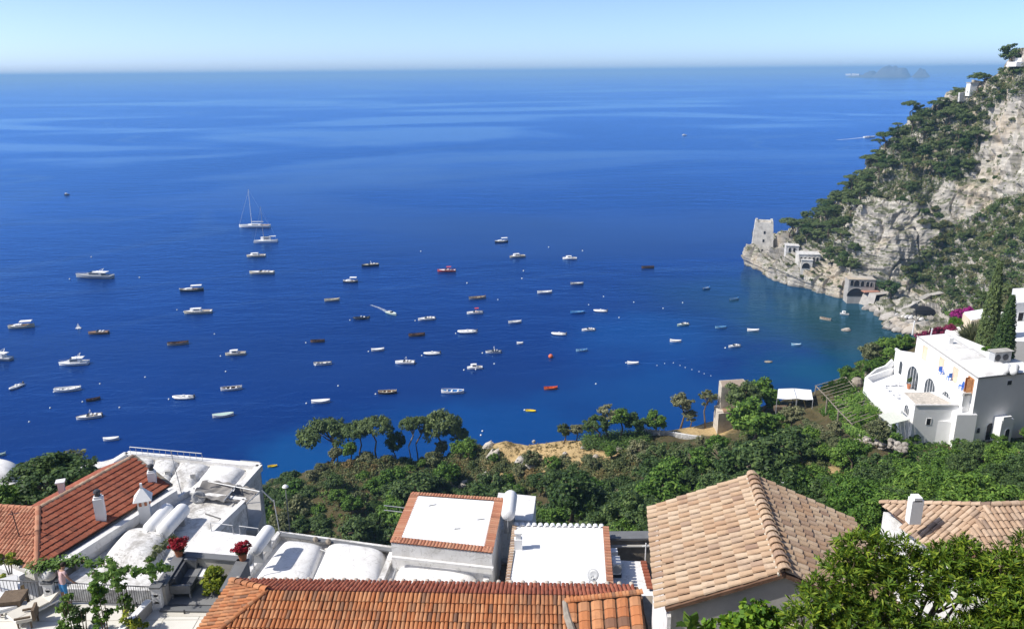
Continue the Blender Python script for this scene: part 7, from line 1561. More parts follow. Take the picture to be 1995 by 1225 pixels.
# ================================================================ BOATS
BC = {}
def bm_(name, c, rough=.45): return mat('boat_'+name, c, rough, .4, .06, 1.5)
B_WHITE = bm_('white', (.84, .83, .8)); B_CREAM = bm_('cream', (.62, .56, .42)); B_WOOD = bm_('wood', (.2, .11, .06)); B_DWOOD = bm_('dark_wood', (.075, .04, .028)); B_NAVY = bm_('navy', (.015, .02, .04)); B_GREY = bm_('grey', (.38, .39, .4)); B_BLUE = bm_('blue', (.05, .22, .52)); B_SKY = bm_('sky', (.28, .5, .66)); B_ORANGE = bm_('orange', (.72, .14, .04)); B_YELLOW = bm_('yellow', (.8, .6, .04)); B_RED = bm_('red', (.5, .05, .05)); B_GREEN = bm_('green', (.45, .6, .52)); B_TEAK = bm_('teak', (.3, .18, .095)); B_FENDER = bm_('fender', (.1, .1, .11)); B_GLASS = M_GLASS; B_TAN = bm_('tan', (.42, .36, .28))
def hull_sections(L, B, H, double=False, n=14):
    S = []
    for i in range(n+1):
        s = i/n; x = (s-.5)*L
        if double: b = max(.02, math.sin(math.pi*min(1, max(0, .04+.92*s)))**.62)
        else: b = max(.02, (1-max(0, (s-.45)/.55)**2.2)**.9*(.82+.18*min(1, s/.35)))
        sheer = H*(1+.35*max(0, s-.5)**2*4*.45+(.25*(1-2*s)**2 if double else 0))
        S.append((x, b*B/2, sheer))
    return S
def boat(label, u, v, Lpx, tilt, style, hullc=None, deckc=None, trim=None, extra=None, name=None, group=None, flip=False, wide=.36, cat='boat'):
    hullc = hullc or B_WHITE; deckc = deckc or B_WHITE; trim = trim or hullc
    Lpx *= 1.1; t_ = R(tilt); du_, dv_ = math.cos(t_)*Lpx/2, -math.sin(t_)*Lpx/2
    bow, st = P(u-du_, v-dv_, 0), P(u+du_, v+dv_, 0)
    if flip: bow, st = st, bow
    L = (bow-st).length; d = (bow-st).normalized(); c = (bow+st)/2
    B = min(L*wide, max(1.0, .9+L*.19) if L > 9 else L*wide); H = (.34+.055*L) if style not in ('kayak',) else .28
    nm = name or {'open': 'rowing_boat', 'cover': 'covered_boat', 'cabin': 'cabin_boat', 'canopy': 'awning_boat', 'rib': 'inflatable_boat', 'speed': 'speedboat', 'yacht': 'motor_yacht', 'sail': 'sailing_yacht', 'cat': 'catamaran', 'kayak': 'kayak'}[style]
    T = thing(nm, label, cat, tuple(c), group); T.rotation_euler[2] = math.atan2(d.y, d.x)
    def add(pn, mb, mt, sm=False, par=None):
        o = bpy.data.objects.new(pn, mb.mesh(pn, mt, smooth=sm)); col.objects.link(o); o.parent = par or T; return o
    dbl = style in ('open', 'canopy', 'kayak') or (style == 'cover')
    S = hull_sections(L, B, H, dbl)
    n = len(S)
    if style == 'cat':
        for sy in (-1, 1):
            m_ = MB(); vs = []; 
            for x, b, h in S: bb = b*.34; vs += [(x, sy*B*.34+bb, h*1.05), (x, sy*B*.34+bb*.7, -.2), (x, sy*B*.34-bb*.7, -.2), (x, sy*B*.34-bb, h*1.05)]
            m_.add(vs, [(4*i+k, 4*i+4+k, 4*i+5+k, 4*i+1+k) for i in range(n-1) for k in range(3)]+[(4*i+3, 4*i+7, 4*i+4, 4*i) for i in range(n-1)]+[(3, 2, 1, 0)]); add('hull', m_, hullc)
        m_ = MB(); m_.box((-.05*L, 0, H*1.0), (L*.7, B*.75, .25)); add('deck', m_, deckc)
    elif style == 'rib':
        m_ = MB(); r_ = B*.17; pts = [(-L*.5, B*.36, r_), (-L*.2, B*.38, r_), (L*.15, B*.36, r_*1.1), (L*.36, B*.22, r_*1.4), (L*.47, 0, r_*1.7), (L*.36, -B*.22, r_*1.4), (L*.15, -B*.36, r_*1.1), (-L*.2, -B*.38, r_), (-L*.5, -B*.36, r_)]
        m_.tube(pts, [r_*.6]+[r_]*7+[r_*.6], 8); add('tube', m_, hullc, True)
        m_ = MB(); m_.prism([(-L*.45, -B*.36), (L*.2, -B*.36), (L*.4, 0), (L*.2, B*.36), (-L*.45, B*.36)], -.1, r_*.8); add('floor', m_, deckc)
        m_ = MB(); m_.box((0, 0, r_+.35), (L*.09, B*.28, .7)); add('console', m_, B_WHITE); m_ = MB(); m_.box((-L*.18, 0, r_+.2), (L*.1, B*.45, .4)); add('seat', m_, trim)
        m_ = MB(); m_.box((-L*.5, 0, r_+.3), (.35, .35, .8)); add('outboard_motor', m_, B_FENDER)
    else:
        m_ = MB(); vs = []
        for x, b, h in S: vs += [(x, b, h), (x, b*.93, h*.35), (x, b*.62, -.18), (x, 0, -.3), (x, -b*.62, -.18), (x, -b*.93, h*.35), (x, -b, h)]
        m_.add(vs, [(7*i+k, 7*i+7+k, 7*i+8+k, 7*i+1+k) for i in range(n-1) for k in range(6)]+[tuple(range(6, -1, -1))]); add('hull', m_, hullc)
        m_ = MB(); 
        for sy in (-1, 1): m_.tube([(x, sy*b, h+.02) for x, b, h in S], max(.05, B*.035), 5)
        add('gunwale', m_, trim)
        if style in ('open', 'canopy', 'kayak'):
            m_ = MB(); fl_ = [(x, b*.86, H*.3) for x, b, h in S[1:-1]]; k = len(fl_)
            m_.add([(x, b, z) for x, b, z in fl_]+[(x, -b, z) for x, b, z in fl_]+[(S[i+1][0], S[i+1][1]*.96, S[i+1][2]-.02) for i in range(k)]+[(S[i+1][0], -S[i+1][1]*.96, S[i+1][2]-.02) for i in range(k)],
                   [(i, i+1, k+i+1, k+i) for i in range(k-1)]+[(i, 2*k+i, 2*k+i+1, i+1) for i in range(k-1)]+[(k+i, k+i+1, 3*k+i+1, 3*k+i) for i in range(k-1)]); add('interior', m_, deckc)
            if style != 'kayak':
                for f in (-.22, .05, .26): m_ = MB(); m_.box((L*f, 0, H*.72), (L*.07, B*.78, .05)); add('thwart', m_, trim)
                m_ = MB(); m_.prism([(L*.3, -B*.24), (L*.46, -.03), (L*.46, .03), (L*.3, B*.24)], H*.95, H*1.06); add('foredeck', m_, deckc if style == 'open' else B_WHITE)
                m_ = MB(); m_.bar((-L*.46, 0, H*.6), (-L*.485, 0, H*1.9), .14); add('stern_post', m_, trim)
        else:
            m_ = MB(); dk = [(x, b*.97, h-.04) for x, b, h in S]; cr = .05 if style != 'cover' else .22
            vs = []
            for x, b, h in dk: vs += [(x, b, h), (x, b*.5, h+cr), (x, 0, h+cr*1.3), (x, -b*.5, h+cr), (x, -b, h)]
            m_.add(vs, [(5*i+k, 5*i+1+k, 5*i+6+k, 5*i+5+k) for i in range(n-1) for k in range(4)]); add('deck' if style != 'cover' else 'tarpaulin', m_, deckc)
    zt = H
    if style == 'cabin':
        m_ = MB(); m_.prism([(-L*.12, -B*.33), (L*.16, -B*.3), (L*.27, -B*.13), (L*.27, B*.13), (L*.16, B*.3), (-L*.12, B*.33)], zt*.9, zt+.75+L*.03); cb = add('cabin', m_, B_WHITE)
        for sy in (-1, 1): m_ = MB(); m_.box((L*.02, sy*(B*.325), zt+.45+L*.02), (L*.2, .06, .32)); add('window', m_, B_GLASS, par=cb)
        m_ = MB(); m_.box((L*.225, 0, zt+.5+L*.02), (.08, B*.36, .32), 0); add('windscreen', m_, B_GLASS, par=cb)
        m_ = MB(); m_.box((-L*.3, 0, zt*.98), (L*.26, B*.62, .14)); add('cockpit', m_, trim if trim is not hullc else B_TAN)
        m_ = MB(); m_.box((-L*.47, 0, zt*.75), (L*.07, B*.6, .12)); add('bathing_platform', m_, B_TEAK)
    if style == 'canopy':
        m_ = MB(); m_.prism([(-L*.02, -B*.3), (L*.2, -B*.26), (L*.3, 0), (L*.2, B*.26), (-L*.02, B*.3)], H*.8, H+.5); add('cuddy', m_, B_WHITE)
        ac = extra if extra else B_WHITE
        m_ = MB(); z_ = H+1.55; m_.grid(lambda s, q_: (-L*.44+L*.46*s, (q_-.5)*B*.82, z_+.14*math.sin(math.pi*q_)-.25*(1-s) if False else z_+.16*math.sin(math.pi*q_)+.0), 6, 6); m_.v += [(x, y, z-.08) for x, y, z in m_.v]; k = len(m_.v)//2; m_.f += [tuple(k+i for i in reversed(f)) for f in m_.f]; add('awning', m_, ac, True)
        for sx in (-.42, .0):
            for sy in (-.38, .38): m_ = MB(); m_.tube([(L*sx, B*sy, H*.9), (L*sx, B*sy, z_)], .04, 5); add('post', m_, M_METAL)
    if style == 'speed':
        m_ = MB(); m_.prism([(-L*.34, -B*.3), (L*.04, -B*.3), (L*.04, B*.3), (-L*.34, B*.3)], H*.7, H+.08); add('cockpit', m_, trim if trim is not hullc else B_TAN)
        m_ = MB(); m_.add([(L*.03, -B*.34, H), (L*.12, -B*.2, H), (L*.12, B*.2, H), (L*.03, B*.34, H), (-L*.02, -B*.3, H+.55), (L*.05, -B*.18, H+.55), (L*.05, B*.18, H+.55), (-L*.02, B*.3, H+.55)], [(0, 1, 5, 4), (1, 2, 6, 5), (2, 3, 7, 6)]); add('windscreen', m_, B_GLASS)
        for f in (-.08, -.24): m_ = MB(); m_.box((L*f, 0, H+.2), (L*.07, B*.5, .35)); add('seat', m_, B_WHITE)
        m_ = MB(); m_.box((-L*.5, 0, H*.8), (.4, .5, .8)); add('outboard_motor', m_, B_FENDER)
        if extra:
            m_ = MB(); m_.tube([(-L*.1, -B*.38, H), (-L*.05, -B*.38, H+1.3), (-L*.05, B*.38, H+1.3), (-L*.1, B*.38, H)], .06, 5); add('roll_bar', m_, extra)
            if extra is B_RED: m_ = MB(); m_.box((-L*.13, 0, H+1.4), (L*.26, B*.7, .1)); add('bimini', m_, extra)
    if style == 'yacht':
        m_ = MB(); m_.prism([(-L*.26, -B*.36), (L*.08, -B*.36), (L*.27, -B*.1), (L*.27, B*.1), (L*.08, B*.36), (-L*.26, B*.36)], H*.9, lambda p: H+1.35 if p[0] < L*.12 else H+.25); sa = add('saloon', m_, B_WHITE if deckc is not B_GREY else B_GREY)
        for sy in (-1, 1): m_ = MB(); m_.box((-L*.06, sy*B*.365, H+.85), (L*.26, .06, .4)); add('window', m_, B_GLASS, par=sa)
        m_ = MB(); m_.add([(L*.075, -B*.3, H+1.3), (L*.075, B*.3, H+1.3), (L*.2, B*.16, H+.62), (L*.2, -B*.16, H+.62)], [(0, 3, 2, 1)]); m_.v = [(x+.05, y, z+.06) for x, y, z in m_.v]; add('windscreen', m_, B_GLASS, par=sa)
        m_ = MB(); m_.box((-L*.2, 0, H+1.42), (L*.34, B*.74, .12)); add('flybridge', m_, B_WHITE)
        m_ = MB(); m_.tube([(-L*.16, -B*.34, H+1.4), (-L*.24, -B*.3, H+2.6), (-L*.24, B*.3, H+2.6), (-L*.16, B*.34, H+1.4)], .1, 5); add('radar_arch', m_, B_WHITE)
        m_ = MB(); m_.box((-L*.39, 0, H*.75), (L*.2, B*.7, .14)); add('aft_deck', m_, B_TEAK); m_ = MB(); m_.tube([(L*.1, B*.4, H+.5), (L*.36, B*.2, H+.75), (L*.48, 0, H+.85), (L*.36, -B*.2, H+.75), (L*.1, -B*.4, H+.5)], .03, 5); add('bow_rail', m_, M_METAL)
    if style in ('sail', 'cat'):
        mh = (extra or 22)
        x0 = L*.08; m_ = MB(); m_.tube([(x0, 0, H*.8), (x0, 0, mh)], [.16, .1], 6); ms_ = add('mast', m_, B_WHITE if style == 'sail' else B_GREY)
        for f in (.35, .6, .8): m_ = MB(); m_.bar((x0, -B*.3*(1.2-f), mh*f), (x0, B*.3*(1.2-f), mh*f), .08); add('spreader', m_, B_WHITE, par=ms_)
        m_ = MB(); m_.bar((x0, 0, H+2.0), (-L*.3, 0, H+2.0), .32, .4); add('boom', m_, B_WHITE if style == 'sail' else B_NAVY)
        for xe in ((L*.49, 0), (-L*.48, 0)): m_ = MB(); m_.tube([(xe[0], 0, H), (x0, 0, mh*(.96 if xe[0] > 0 else 1))], .05 if xe[0] > 0 else .02, 4); add('stay', m_, B_WHITE)
        m_ = MB(); m_.prism([(-L*.22, -B*.26), (L*.08, -B*.24), (L*.2, -.2), (L*.2, .2), (L*.08, B*.24), (-L*.22, B*.26)], H, H+(.7 if style == 'sail' else 1.9)); cb = add('cabin', m_, B_WHITE)
        for sy in (-1, 1): m_ = MB(); m_.box((-L*.04, sy*B*.255, H+(.4 if style == 'sail' else 1.2)), (L*.2, .06, .25 if style == 'sail' else .5)); add('window', m_, B_GLASS, par=cb)
        if style == 'cat': m_ = MB(); m_.box((-L*.3, 0, H+2.1), (L*.28, B*.6, .15)); add('hardtop', m_, B_WHITE)
        else: m_ = MB(); m_.box((-L*.36, 0, H+.1), (L*.22, B*.55, .12)); add('cockpit', m_, B_TEAK)
    return T
W = B_WHITE
for a in (
 ('large white sailing yacht with the tallest mast in the bay', 496, 443, 54, 0, 'sail', W, B_GREY, W, 22), ('white sailing catamaran below the tall masted yacht', 518, 472, 42, 2, 'cat', W, W, W, 19),
 ('small cream cabin boat just below the catamaran', 499, 500, 33, 1, 'cabin', B_CREAM, W, B_TAN), ('long slim cream launch below the small cream cabin boat', 510, 533, 43, 0, 'speed', B_CREAM, W),
 ('grey white motor yacht alone at the upper left of the bay', 184, 541, 64, -2, 'yacht', B_GREY, B_GREY), ('black hulled awning boat, upper of the two cruisers left of centre', 374, 567, 42, 3, 'canopy', B_NAVY, B_WOOD, B_CREAM),
 ('cream cruiser with a small cabin below the black awning boat', 386, 610, 49, 2, 'cabin', B_CREAM, W, B_TAN), ('cream awning boat near the left edge of the bay', 42, 638, 46, 4, 'canopy', B_CREAM, B_TEAK, B_CREAM),
 ('brown wooden launch with white seats right of the left edge awning boat', 192, 650, 36, 2, 'speed', B_WOOD, B_TEAK), ('dark open wooden boat with a stern pole below the two cruisers', 347, 671, 38, 5, 'open', B_TAN, B_WOOD, B_DWOOD),
 ('white boat with a sloping cabin right of the dark open boat', 459, 691, 36, 3, 'cabin', B_CREAM, B_GREY, B_TAN), ('white flybridge motor yacht in the lower left of the bay', 144, 710, 52, 3, 'yacht', W, W),
 ('white motor yacht cut by the left edge of the picture', -3, 700, 46, -4, 'yacht', B_GREY, W), ('small white inflatable turned diagonally near the left edge', 32, 755, 27, 24, 'rib', W, B_GREY),
 ('long white open boat below the flybridge yacht', 132, 761, 48, 5, 'open', W, W, W), ('small dark red rowing boat below the long white open boat', 182, 780, 26, 11, 'open', B_DWOOD, B_WOOD, B_DWOOD),
 ('white speedboat with a raised windscreen arch in the lower left', 174, 814, 46, 8, 'speed', W, W, B_TAN, W), ('white covered dinghy just above the left white roofs', 217, 857, 28, 5, 'cover', W, W),
 ('white inflatable with a console in the lower middle left', 358, 776, 38, 2, 'rib', W, B_GREY), ('white open boat with a dark floor right of the console inflatable', 451, 759, 38, 5, 'open', W, B_DWOOD, W),
 ('pale green tinted boat under a cover in the lower left middle', 435, 811, 38, 7, 'cover', W, B_GREEN), ('navy launch with cream deck, uppermost left of the middle boats', 721, 518, 30, 5, 'speed', B_NAVY, B_CREAM, None, W),
 ('dark boat with a white flat awning below the navy launch', 683, 550, 26, 0, 'canopy', B_NAVY, B_WOOD, W), ('pale yellow open boat left of the middle of the bay', 647, 586, 27, 4, 'open', B_CREAM, B_CREAM, B_CREAM),
 ('dark hulled inflatable with white top left of the moving boat', 704, 621, 29, 4, 'rib', B_NAVY, W, W), ('white boat left of the red bimini boat with a raised bow', 831, 623, 30, 5, 'speed', W, W), ('brown wooden rowing boat with a tall stern post', 812, 654, 29, 4, 'open', B_WOOD, B_WOOD, B_DWOOD),
 ('red and white dive boat crowded with fenders in the upper middle', 870, 529, 32, 0, 'speed', B_RED, W, None, B_RED), ('black hulled cruiser with a curved white top, highest boat of the middle', 977, 472, 23, 4, 'canopy', B_NAVY, W, W), ('cream boat with a small wheelhouse below the black hulled cruiser', 1008, 501, 27, 4, 'cabin', B_CREAM, W, B_TAN),
 ('white cuddy boat right of the wheelhouse boat', 1110, 505, 25, -1, 'cabin', W, W), ('dark wooden boat with a small stern canopy far right of the fleet', 1262, 522, 22, 2, 'open', B_WOOD, B_DWOOD, B_DWOOD), ('grey hulled open boat below the white cuddy boat', 1124, 554, 23, 1, 'open', B_GREY, W, B_GREY),
 ('plain white slim boat in the middle, left of the grey hulled one', 1061, 571, 26, 2, 'open', W, W, W), ('grey white wooden boat above the red bimini boat', 930, 582, 30, 5, 'open', B_GREY, B_CREAM, B_WOOD), ('white boat with a bright red bimini top', 925, 611, 28, 3, 'speed', W, W, None, B_RED),
 ('large white inflatable below the red bimini boat', 911, 648, 34, 3, 'rib', W, W), ('short white boat with a thin stern rail right of the red bimini boat', 1003, 629, 23, 4, 'open', W, W, W), ('blue open boat with a white engine box in the turquoise water', 1125, 610, 25, 1, 'open', B_BLUE, B_SKY, B_BLUE),
 ('white inflatable right of the blue open boat', 1170, 607, 24, -1, 'rib', W, W), ('white boat with seats below the blue open boat', 1146, 644, 23, 2, 'speed', W, W), ('white inflatable with dark engine left of the seated white boat', 1089, 652, 26, -2, 'rib', W, B_GREY),
 ('tiny white tender, smallest boat of the middle', 1013, 670, 11, 0, 'cover', W, W), ('pale blue rowing boat in the right middle', 1133, 684, 20, 2, 'open', B_SKY, B_BLUE, B_SKY), ('white inflatable with dark cockpit and stern arch below the large white inflatable', 961, 687, 27, 0, 'speed', W, B_GREY, B_NAVY, W),
 ('dark wooden rowing boat with a pole, left of the middle fleet', 619, 666, 25, 2, 'open', B_WOOD, B_DWOOD, B_DWOOD), ('short white covered boat between the two dark wooden boats', 736, 683, 23, 5, 'cover', W, W), ('white console boat with a round radar in the lower middle', 842, 690, 29, 3, 'rib', W, W), ('white ribbed boat with a rear canopy in the lower middle', 925, 718, 27, 1, 'cabin', W, W),
 ('white boat with a high stern seat in the lower middle', 789, 708, 34, -1, 'speed', W, W, None, W), ('long white boat with a dark stern in the lower left middle', 629, 710, 32, 3, 'open', W, W, B_FENDER), ('white boat with a small brown cockpit above the left pines', 625, 784, 33, 4, 'cover', W, W), ('dark wooden boat with a tall curved stem above the pines', 755, 766, 33, 2, 'open', B_DWOOD, B_WOOD, B_CREAM),
 ('blue fishing boat with white gunwale above the pines', 882, 765, 40, -1, 'open', W, B_BLUE, W), ('bright orange rowing boat above the straw terrace', 1073, 758, 24, 3, 'open', B_ORANGE, B_ORANGE, B_ORANGE), ('white covered boat alone right of the pale blue rowing boat', 1233, 709, 20, -2, 'cover', W, W), ('white boat with a wooden rail in the right of the bay', 1316, 666, 20, -3, 'cover', W, W, B_WOOD),
 ('white boat with greenish hull in the right of the bay', 1330, 634, 20, 7, 'speed', B_GREEN, W), ('pale blue boat left of the long plain white one', 1404, 639, 20, 1, 'open', B_SKY, B_SKY, B_BLUE), ('plain white covered boat nearest the dark cove water', 1467, 645, 21, -1, 'cover', W, W), ('white boat with a raised stern below the plain white covered boat', 1430, 676, 20, 5, 'speed', W, W),
 ('small blue boat in the far right water near the headland', 1376, 563, 12, 12, 'open', B_BLUE, W, B_BLUE), ('small grey blue boat off the watchtower', 1430, 584, 16, 8, 'open', B_SKY, B_GREY, B_BLUE), ('pale blue skiff in front of the white garden awnings', 1551, 673, 17, -3, 'open', B_SKY, W, B_SKY), ('wooden boat with raised stem in the dark cove', 1608, 623, 20, -12, 'open', B_TAN, B_WOOD, B_TAN),
 ('pale grey boat close to the beach boulders', 1645, 613, 16, -8, 'cabin', B_GREY, W), ('far off dark fishing boat on the open sea at the left', 130, 380, 9, 0, 'cabin', B_NAVY, B_NAVY), ('far off white boat on the open sea left of the headland', 1333, 264, 8, 0, 'cabin', W, W), ('small turquoise boat cut off at the left edge above the white roof', 2, 887, 18, 10, 'open', B_GREEN, W, B_GREEN),
 ('yellow kayak beside the vaulted houses', 531, 909, 17, 6, 'kayak', B_YELLOW, B_YELLOW, B_YELLOW), ('yellow kayak with a white float left of the straw terrace', 1034, 801, 18, -5, 'kayak', B_YELLOW, B_YELLOW, B_YELLOW)):
    boat(*a)
mv = boat('small pale moving boat trailing a white wake', 763, 612, 17, -18, 'speed', B_GREEN, W, flip=True); fs_ = boat('far off white speedboat leaving a foamy wake by the headland', 1694, 268, 20, 2, 'speed', W, W, flip=True)
# foam of the two wakes
n = NT('foam'); fo = n.noise(2.2, 5, .7, n.pos()); d = n.n('ShaderNodeBsdfDiffuse'); d.inputs[0].default_value = (.8, .85, .88, 1); tr = n.n('ShaderNodeBsdfTransparent'); ms = n.n('ShaderNodeMixShader')
n.l(n.ramp(fo, [(.42, (0, 0, 0, 1)), (.62, (.75,)*3+(1,))]), ms.inputs[0]); n.l(tr.outputs[0], ms.inputs[1]); n.l(d.outputs[0], ms.inputs[2]); n.l(ms.outputs[0], n.out.inputs[0]); M_FOAM = n.m
def wake(pxs, w0, w1, z=.06):
    pts = [P(u, v, z) for u, v in pxs]; m_ = MB()
    for i, (a, b) in enumerate(zip(pts, pts[1:])):
        s = (b-a).normalized().cross(Vector((0, 0, 1))); f0, f1 = i/(len(pts)-1), (i+1)/(len(pts)-1); wa, wb_ = w0+(w1-w0)*f0, w0+(w1-w0)*f1
        m_.quad(a-s*wa/2, b-s*wb_/2, b+s*wb_/2, a+s*wa/2)
    m_.build('foam_wake', M_FOAM, None, kind='stuff', label='white foam wake behind a moving boat')
wake([(757, 610), (748, 604), (738, 599), (722, 594)], 1.6, .7); wake([(1688, 268), (1675, 269), (1655, 271), (1630, 273)], 9, 3, .1)
# buoys
me_b = MB().ball((0, 0, .08), .24, 10).mesh('mooring_buoy', B_WHITE, smooth=True)
for (u, v) in ((152, 641), (98, 795), (57, 822), (233, 794), (283, 735), (345, 604), (418, 651), (430, 694), (329, 778), (440, 724), (105, 764), (20, 640), (350, 563), (358, 608), (161, 783), (195, 748), (615, 712), (597, 786), (659, 752), (732, 768), (682, 624), (718, 685), (596, 668), (809, 625), (822, 693), (888, 650), (904, 721), (940, 688), (927, 720), (1017, 543), (1020, 528), (1069, 482), (970, 584), (963, 709), (1147, 594), (1206, 619), (1235, 589), (1292, 601), (1176, 578), (1220, 707), (1161, 748), (1413, 678), (1330, 590), (1280, 712), (1295, 708), (1312, 707), (1325, 712), (1335, 716), (1348, 720), (1362, 724), (1372, 728), (1385, 732), (937, 848), (1022, 799), (940, 840), (870, 765), (272, 541), (136, 544), (178, 501), (820, 490), (910, 552), (1135, 489), (560, 938), (575, 943)):
    place(me_b, 'mooring_buoy', Matrix.Translation(P(u, v, 0)) @ Matrix.Diagonal((*((.6, .6, .6) if 700 < v < 735 and u > 1270 else (1, 1, 1) if v > 560 else (1.3, 1.3, 1.3)), 1)), label='small white mooring buoy floating in the bay', cat='buoy', group='white mooring buoys')
t = thing('marker_buoy', 'round orange marker buoy in the middle of the bay', 'buoy', tuple(P(1073, 695, 0))); m_ = MB(); m_.ball(P(1073, 694, .4), .75, 12); m_.build('float', B_ORANGE, t, True); m_ = MB(); p = P(1073, 694, 1.1); m_.tube([p, p+Vector((0, 0, .5))], .06, 5); m_.build('ring', M_METAL, t)
t = thing('sailing_dinghy', 'tiny white triangular sail float left of the wooden launch', 'dinghy', tuple(P(152, 641, 0))); p = P(153, 640, 0); m_ = MB(); m_.add([p+Vector((-.7, 0, .3)), p+Vector((.8, 0, .3)), p+Vector((0, 0, 2.0)), p+Vector((-.7, .05, .3)), p+Vector((.8, .05, .3)), p+Vector((0, .05, 2.0))], [(0, 1, 2), (5, 4, 3)]); m_.build('sail', W, t); m_ = MB(); m_.box(p+Vector((0, 0, .15)), (1.9, .7, .3)); m_.build('hull', W, t)
for (u, v, s_, lab) in ((1648, 644, 1.1, 'tan rock breaking the surface of the dark cove'), (1497, 705, .8, 'low dark rock awash in the blue water')):
    p = P(u, v, 0); m_ = MB(); m_.grid(lambda s, q_: p+Vector((math.cos(s*6.283)*math.sin(q_*math.pi)*s_*1.5, math.sin(s*6.283)*math.sin(q_*math.pi)*s_, math.cos(q_*math.pi)*s_*(.7 if u > 1600 else .3)+.1))*1.0+Vector((.3, .3, .25))*fbm(Vector((math.cos(s*6.283)*2*math.sin(q_*math.pi), math.sin(s*6.283)*2*math.sin(q_*math.pi), math.cos(q_*math.pi)*2+u)), 3), 16, 10); m_.build('sea_rock', M_SHORE, None, label=lab, cat='rock', off=tuple(p))
# ================================================================ NEAR TREES (bottom right)
def shoots_mesh(name, material, blobs, n_, leaf_l, leaf_w, per, seed, spread=.75, up_=.35):
    """leafy shoots: whorls of long narrow leaves at shoot tips over blob surfaces; each leaf two faces folded along its midrib"""
    r = np.random.RandomState(seed); V = []; tot = sum(b[1]**2 for b in blobs)
    for c, rad, sq in blobs:
        for _ in range(int(n_*rad**2/tot)):
            d = r.normal(size=3); d[2] = d[2]*.8+.25; d /= np.linalg.norm(d); o = np.array(c)+d*rad*np.array(sq)*(.55+.5*r.rand())
            ax = d*.6+np.array([0, 0, up_])+r.normal(size=3)*.3; ax /= np.linalg.norm(ax); L0 = leaf_l*r.uniform(.7, 1.2)
            for k in range(per):
                s = r.normal(size=3); s -= ax*s.dot(ax); s /= np.linalg.norm(s); e = ax*r.uniform(.25, 1.0)+s*spread; e /= np.linalg.norm(e)
                w = np.cross(e, ax); w /= np.linalg.norm(w)+1e-9; nn = np.cross(w, e); p0 = o+ax*r.uniform(-.5, .4)*L0; l = L0*r.uniform(.75, 1.2)
                a, m1, t = p0, p0+e*l*.5, p0+e*l-np.array([0, 0, 1])*l*.12
                V += [a, m1+w*leaf_w*.5+nn*leaf_w*.15, t, m1-w*leaf_w*.5+nn*leaf_w*.15]
    V = np.array(V); nq = len(V)//4; me = bpy.data.meshes.new(name); me.vertices.add(len(V)); me.vertices.foreach_set('co', V.ravel()); me.loops.add(nq*4); me.polygons.add(nq)
    me.loops.foreach_set('vertex_index', np.arange(nq*4)); me.polygons.foreach_set('loop_start', np.arange(nq)*4); me.polygons.foreach_set('loop_total', np.full(nq, 4)); me.materials.append(material); me.update(); return me
def near_tree(name, label, base, blobs_px, y0, material, n_, ll, lw, per, seed, cat='tree', branches=()):
    base = Vector(base); t = thing(name, label, cat, tuple(base)); bl = []
    for (u, v, rpx, dy) in blobs_px:
        p = D(u, v, y0+dy); bl.append((tuple(p-base), rpx/pxm(p), (1, 1, .85)))
    o = bpy.data.objects.new('crown', shoots_mesh('crown', material, bl, n_, ll, lw, per, seed)); col.objects.link(o); o.parent = t
    m_ = MB()
    for c, rad, _ in bl:
        c = Vector(c); mid = Vector((c.x*.4, c.y*.4, c.z*.55)); m_.tube([Vector((0, 0, 0)), mid, c], [.09, .05, .015], 6)
        for k in range(5): m_.tube([c*.9, c+Vector((rng.uniform(-1, 1), rng.uniform(-1, 1), rng.uniform(-.2, 1)))*rad*.8], [.02, .006], 4)
    o = bpy.data.objects.new('trunk', m_.mesh('trunk', M_BARK)); col.objects.link(o); o.parent = t
    return t
Yb = 10.6
near_tree('oleander_tree', 'large yellow green leafy tree filling the bottom right corner', (5.6, 10.9, 72.5),
  [(1690, 1084, 58, .6), (1650, 1114, 47, .3), (1745, 1089, 51, .7), (1600, 1179, 58, 0), (1650, 1204, 65, -.1), (1570, 1214, 42, -.2), (1700, 1229, 65, -.3), (1720, 1154, 58, .2), (1780, 1124, 51, .5), (1840, 1099, 48, .6), (1880, 1079, 37, .8), (1850, 1144, 47, .3), (1760, 1244, 65, -.3), (1830, 1254, 51, -.3), (1900, 1124, 37, .5)], Yb, L_OLEA, 1350, .15, .03, 13, 5)
near_tree('oleander_tree', 'second yellow green leafy tree cut by the right edge', (8.2, 10.6, 72.0),
  [(1960, 1120, 55, .3), (1990, 1170, 70, 0), (1940, 1180, 55, 0), (2010, 1100, 60, .4), (1950, 1235, 60, -.2), (1900, 1235, 45, -.3), (2030, 1200, 80, -.2)], Yb, L_OLEA, 800, .15, .03, 13, 9)
near_tree('grape_vine', 'bright green broad leaved vine in front of the ochre gable', (3.2, 10.4, 76.0), [(1475, 1200, 28, 0), (1495, 1215, 34, 0), (1440, 1225, 30, 0), (1400, 1228, 26, .1), (1480, 1185, 14, 0)], 10.6, L_BRIGHT, 260, .1, .085, 6, 13, 'vine')
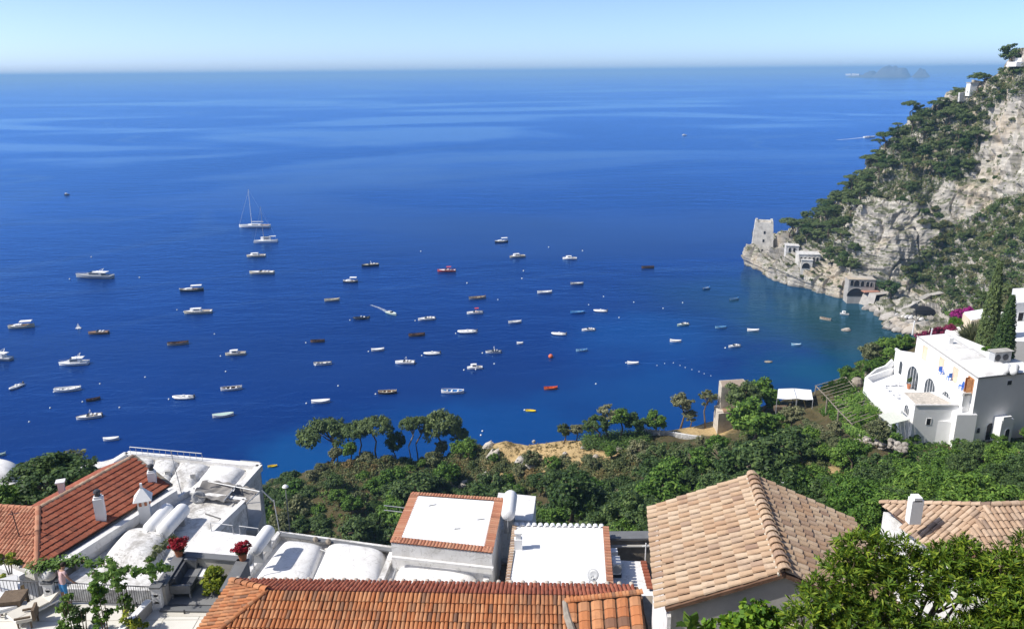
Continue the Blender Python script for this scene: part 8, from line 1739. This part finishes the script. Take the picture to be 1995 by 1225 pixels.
near_tree('broad_leaf_plant', 'dark glossy leaf at the foot of the white pier', (2.4, 10.4, 76.0), [(1345, 1222, 12, 0)], 10.4, L_GREEN, 10, .22, .13, 3, 17, 'plant')
# white terrace wall that shows between the branches
p0, p1 = P(1560, 1190, 68.8), P(2040, 1190, 68.8)
m_ = MB(); m_.box(((p0.x+p1.x)/2, 16.4, 67.3), (p1.x-p0.x, 2.4, 3.0)); m_.build('white_garden_terrace', M_WHITE, None, label='white terrace showing between the branches of the big tree', cat='terrace', off=((p0.x+p1.x)/2, 16.4, 66))

# ================================================================ look-alikes side by side get their place among them in the label
def seen_u(o):
    p = (o.location if o.type == 'EMPTY' else o.matrix_local.translation)-EYE; d = p.dot(fw); return 997.5+FPX*p.dot(CR)/max(d, .1)
by = {}
for o in col.objects:
    if o.parent is None and o.get('category') and o.get('label'): by.setdefault(o['label'], []).append(o)
ORDN = ['leftmost', 'second from left', 'third from left', 'fourth from left', 'fifth from left', 'sixth from left', 'seventh from left', 'eighth from left', 'ninth from left', 'tenth from left', 'eleventh from left', 'twelfth from left', 'thirteenth from left', 'fourteenth from left', 'fifteenth from left']
for lab, obs in by.items():
    if 1 < len(obs) <= 15:
        obs.sort(key=seen_u)
        for i, o in enumerate(obs):
            o['label'] = lab+', '+(('left one' if i == 0 else 'right one') if len(obs) == 2 else (ORDN[i] if i < len(obs)-1 else 'rightmost'))
# ================================================================ HAZE (the air over the bay)
bpy.context.view_layer.update()
top = max(max((o.matrix_world @ Vector(c)).z for c in o.bound_box) for o in col.objects if o.type == 'MESH')
zt_ = max(top, CAM_H)+1.5; zb_ = -14.0
hz = MB(); hz.box((0, 15000, (zt_+zb_)/2), (70000, 92000, zt_-zb_))
n = NT('sea_haze'); vp = n.n('ShaderNodeVolumePrincipled')
vp.inputs['Color'].default_value = (.36, .65, 1.0, 1); vp.inputs['Density'].default_value = 1.6e-4; vp.inputs['Anisotropy'].default_value = 0.0
n.l(vp.outputs[0], n.out.inputs['Volume'])
haze = hz.build('haze', n.m, kind='stuff')
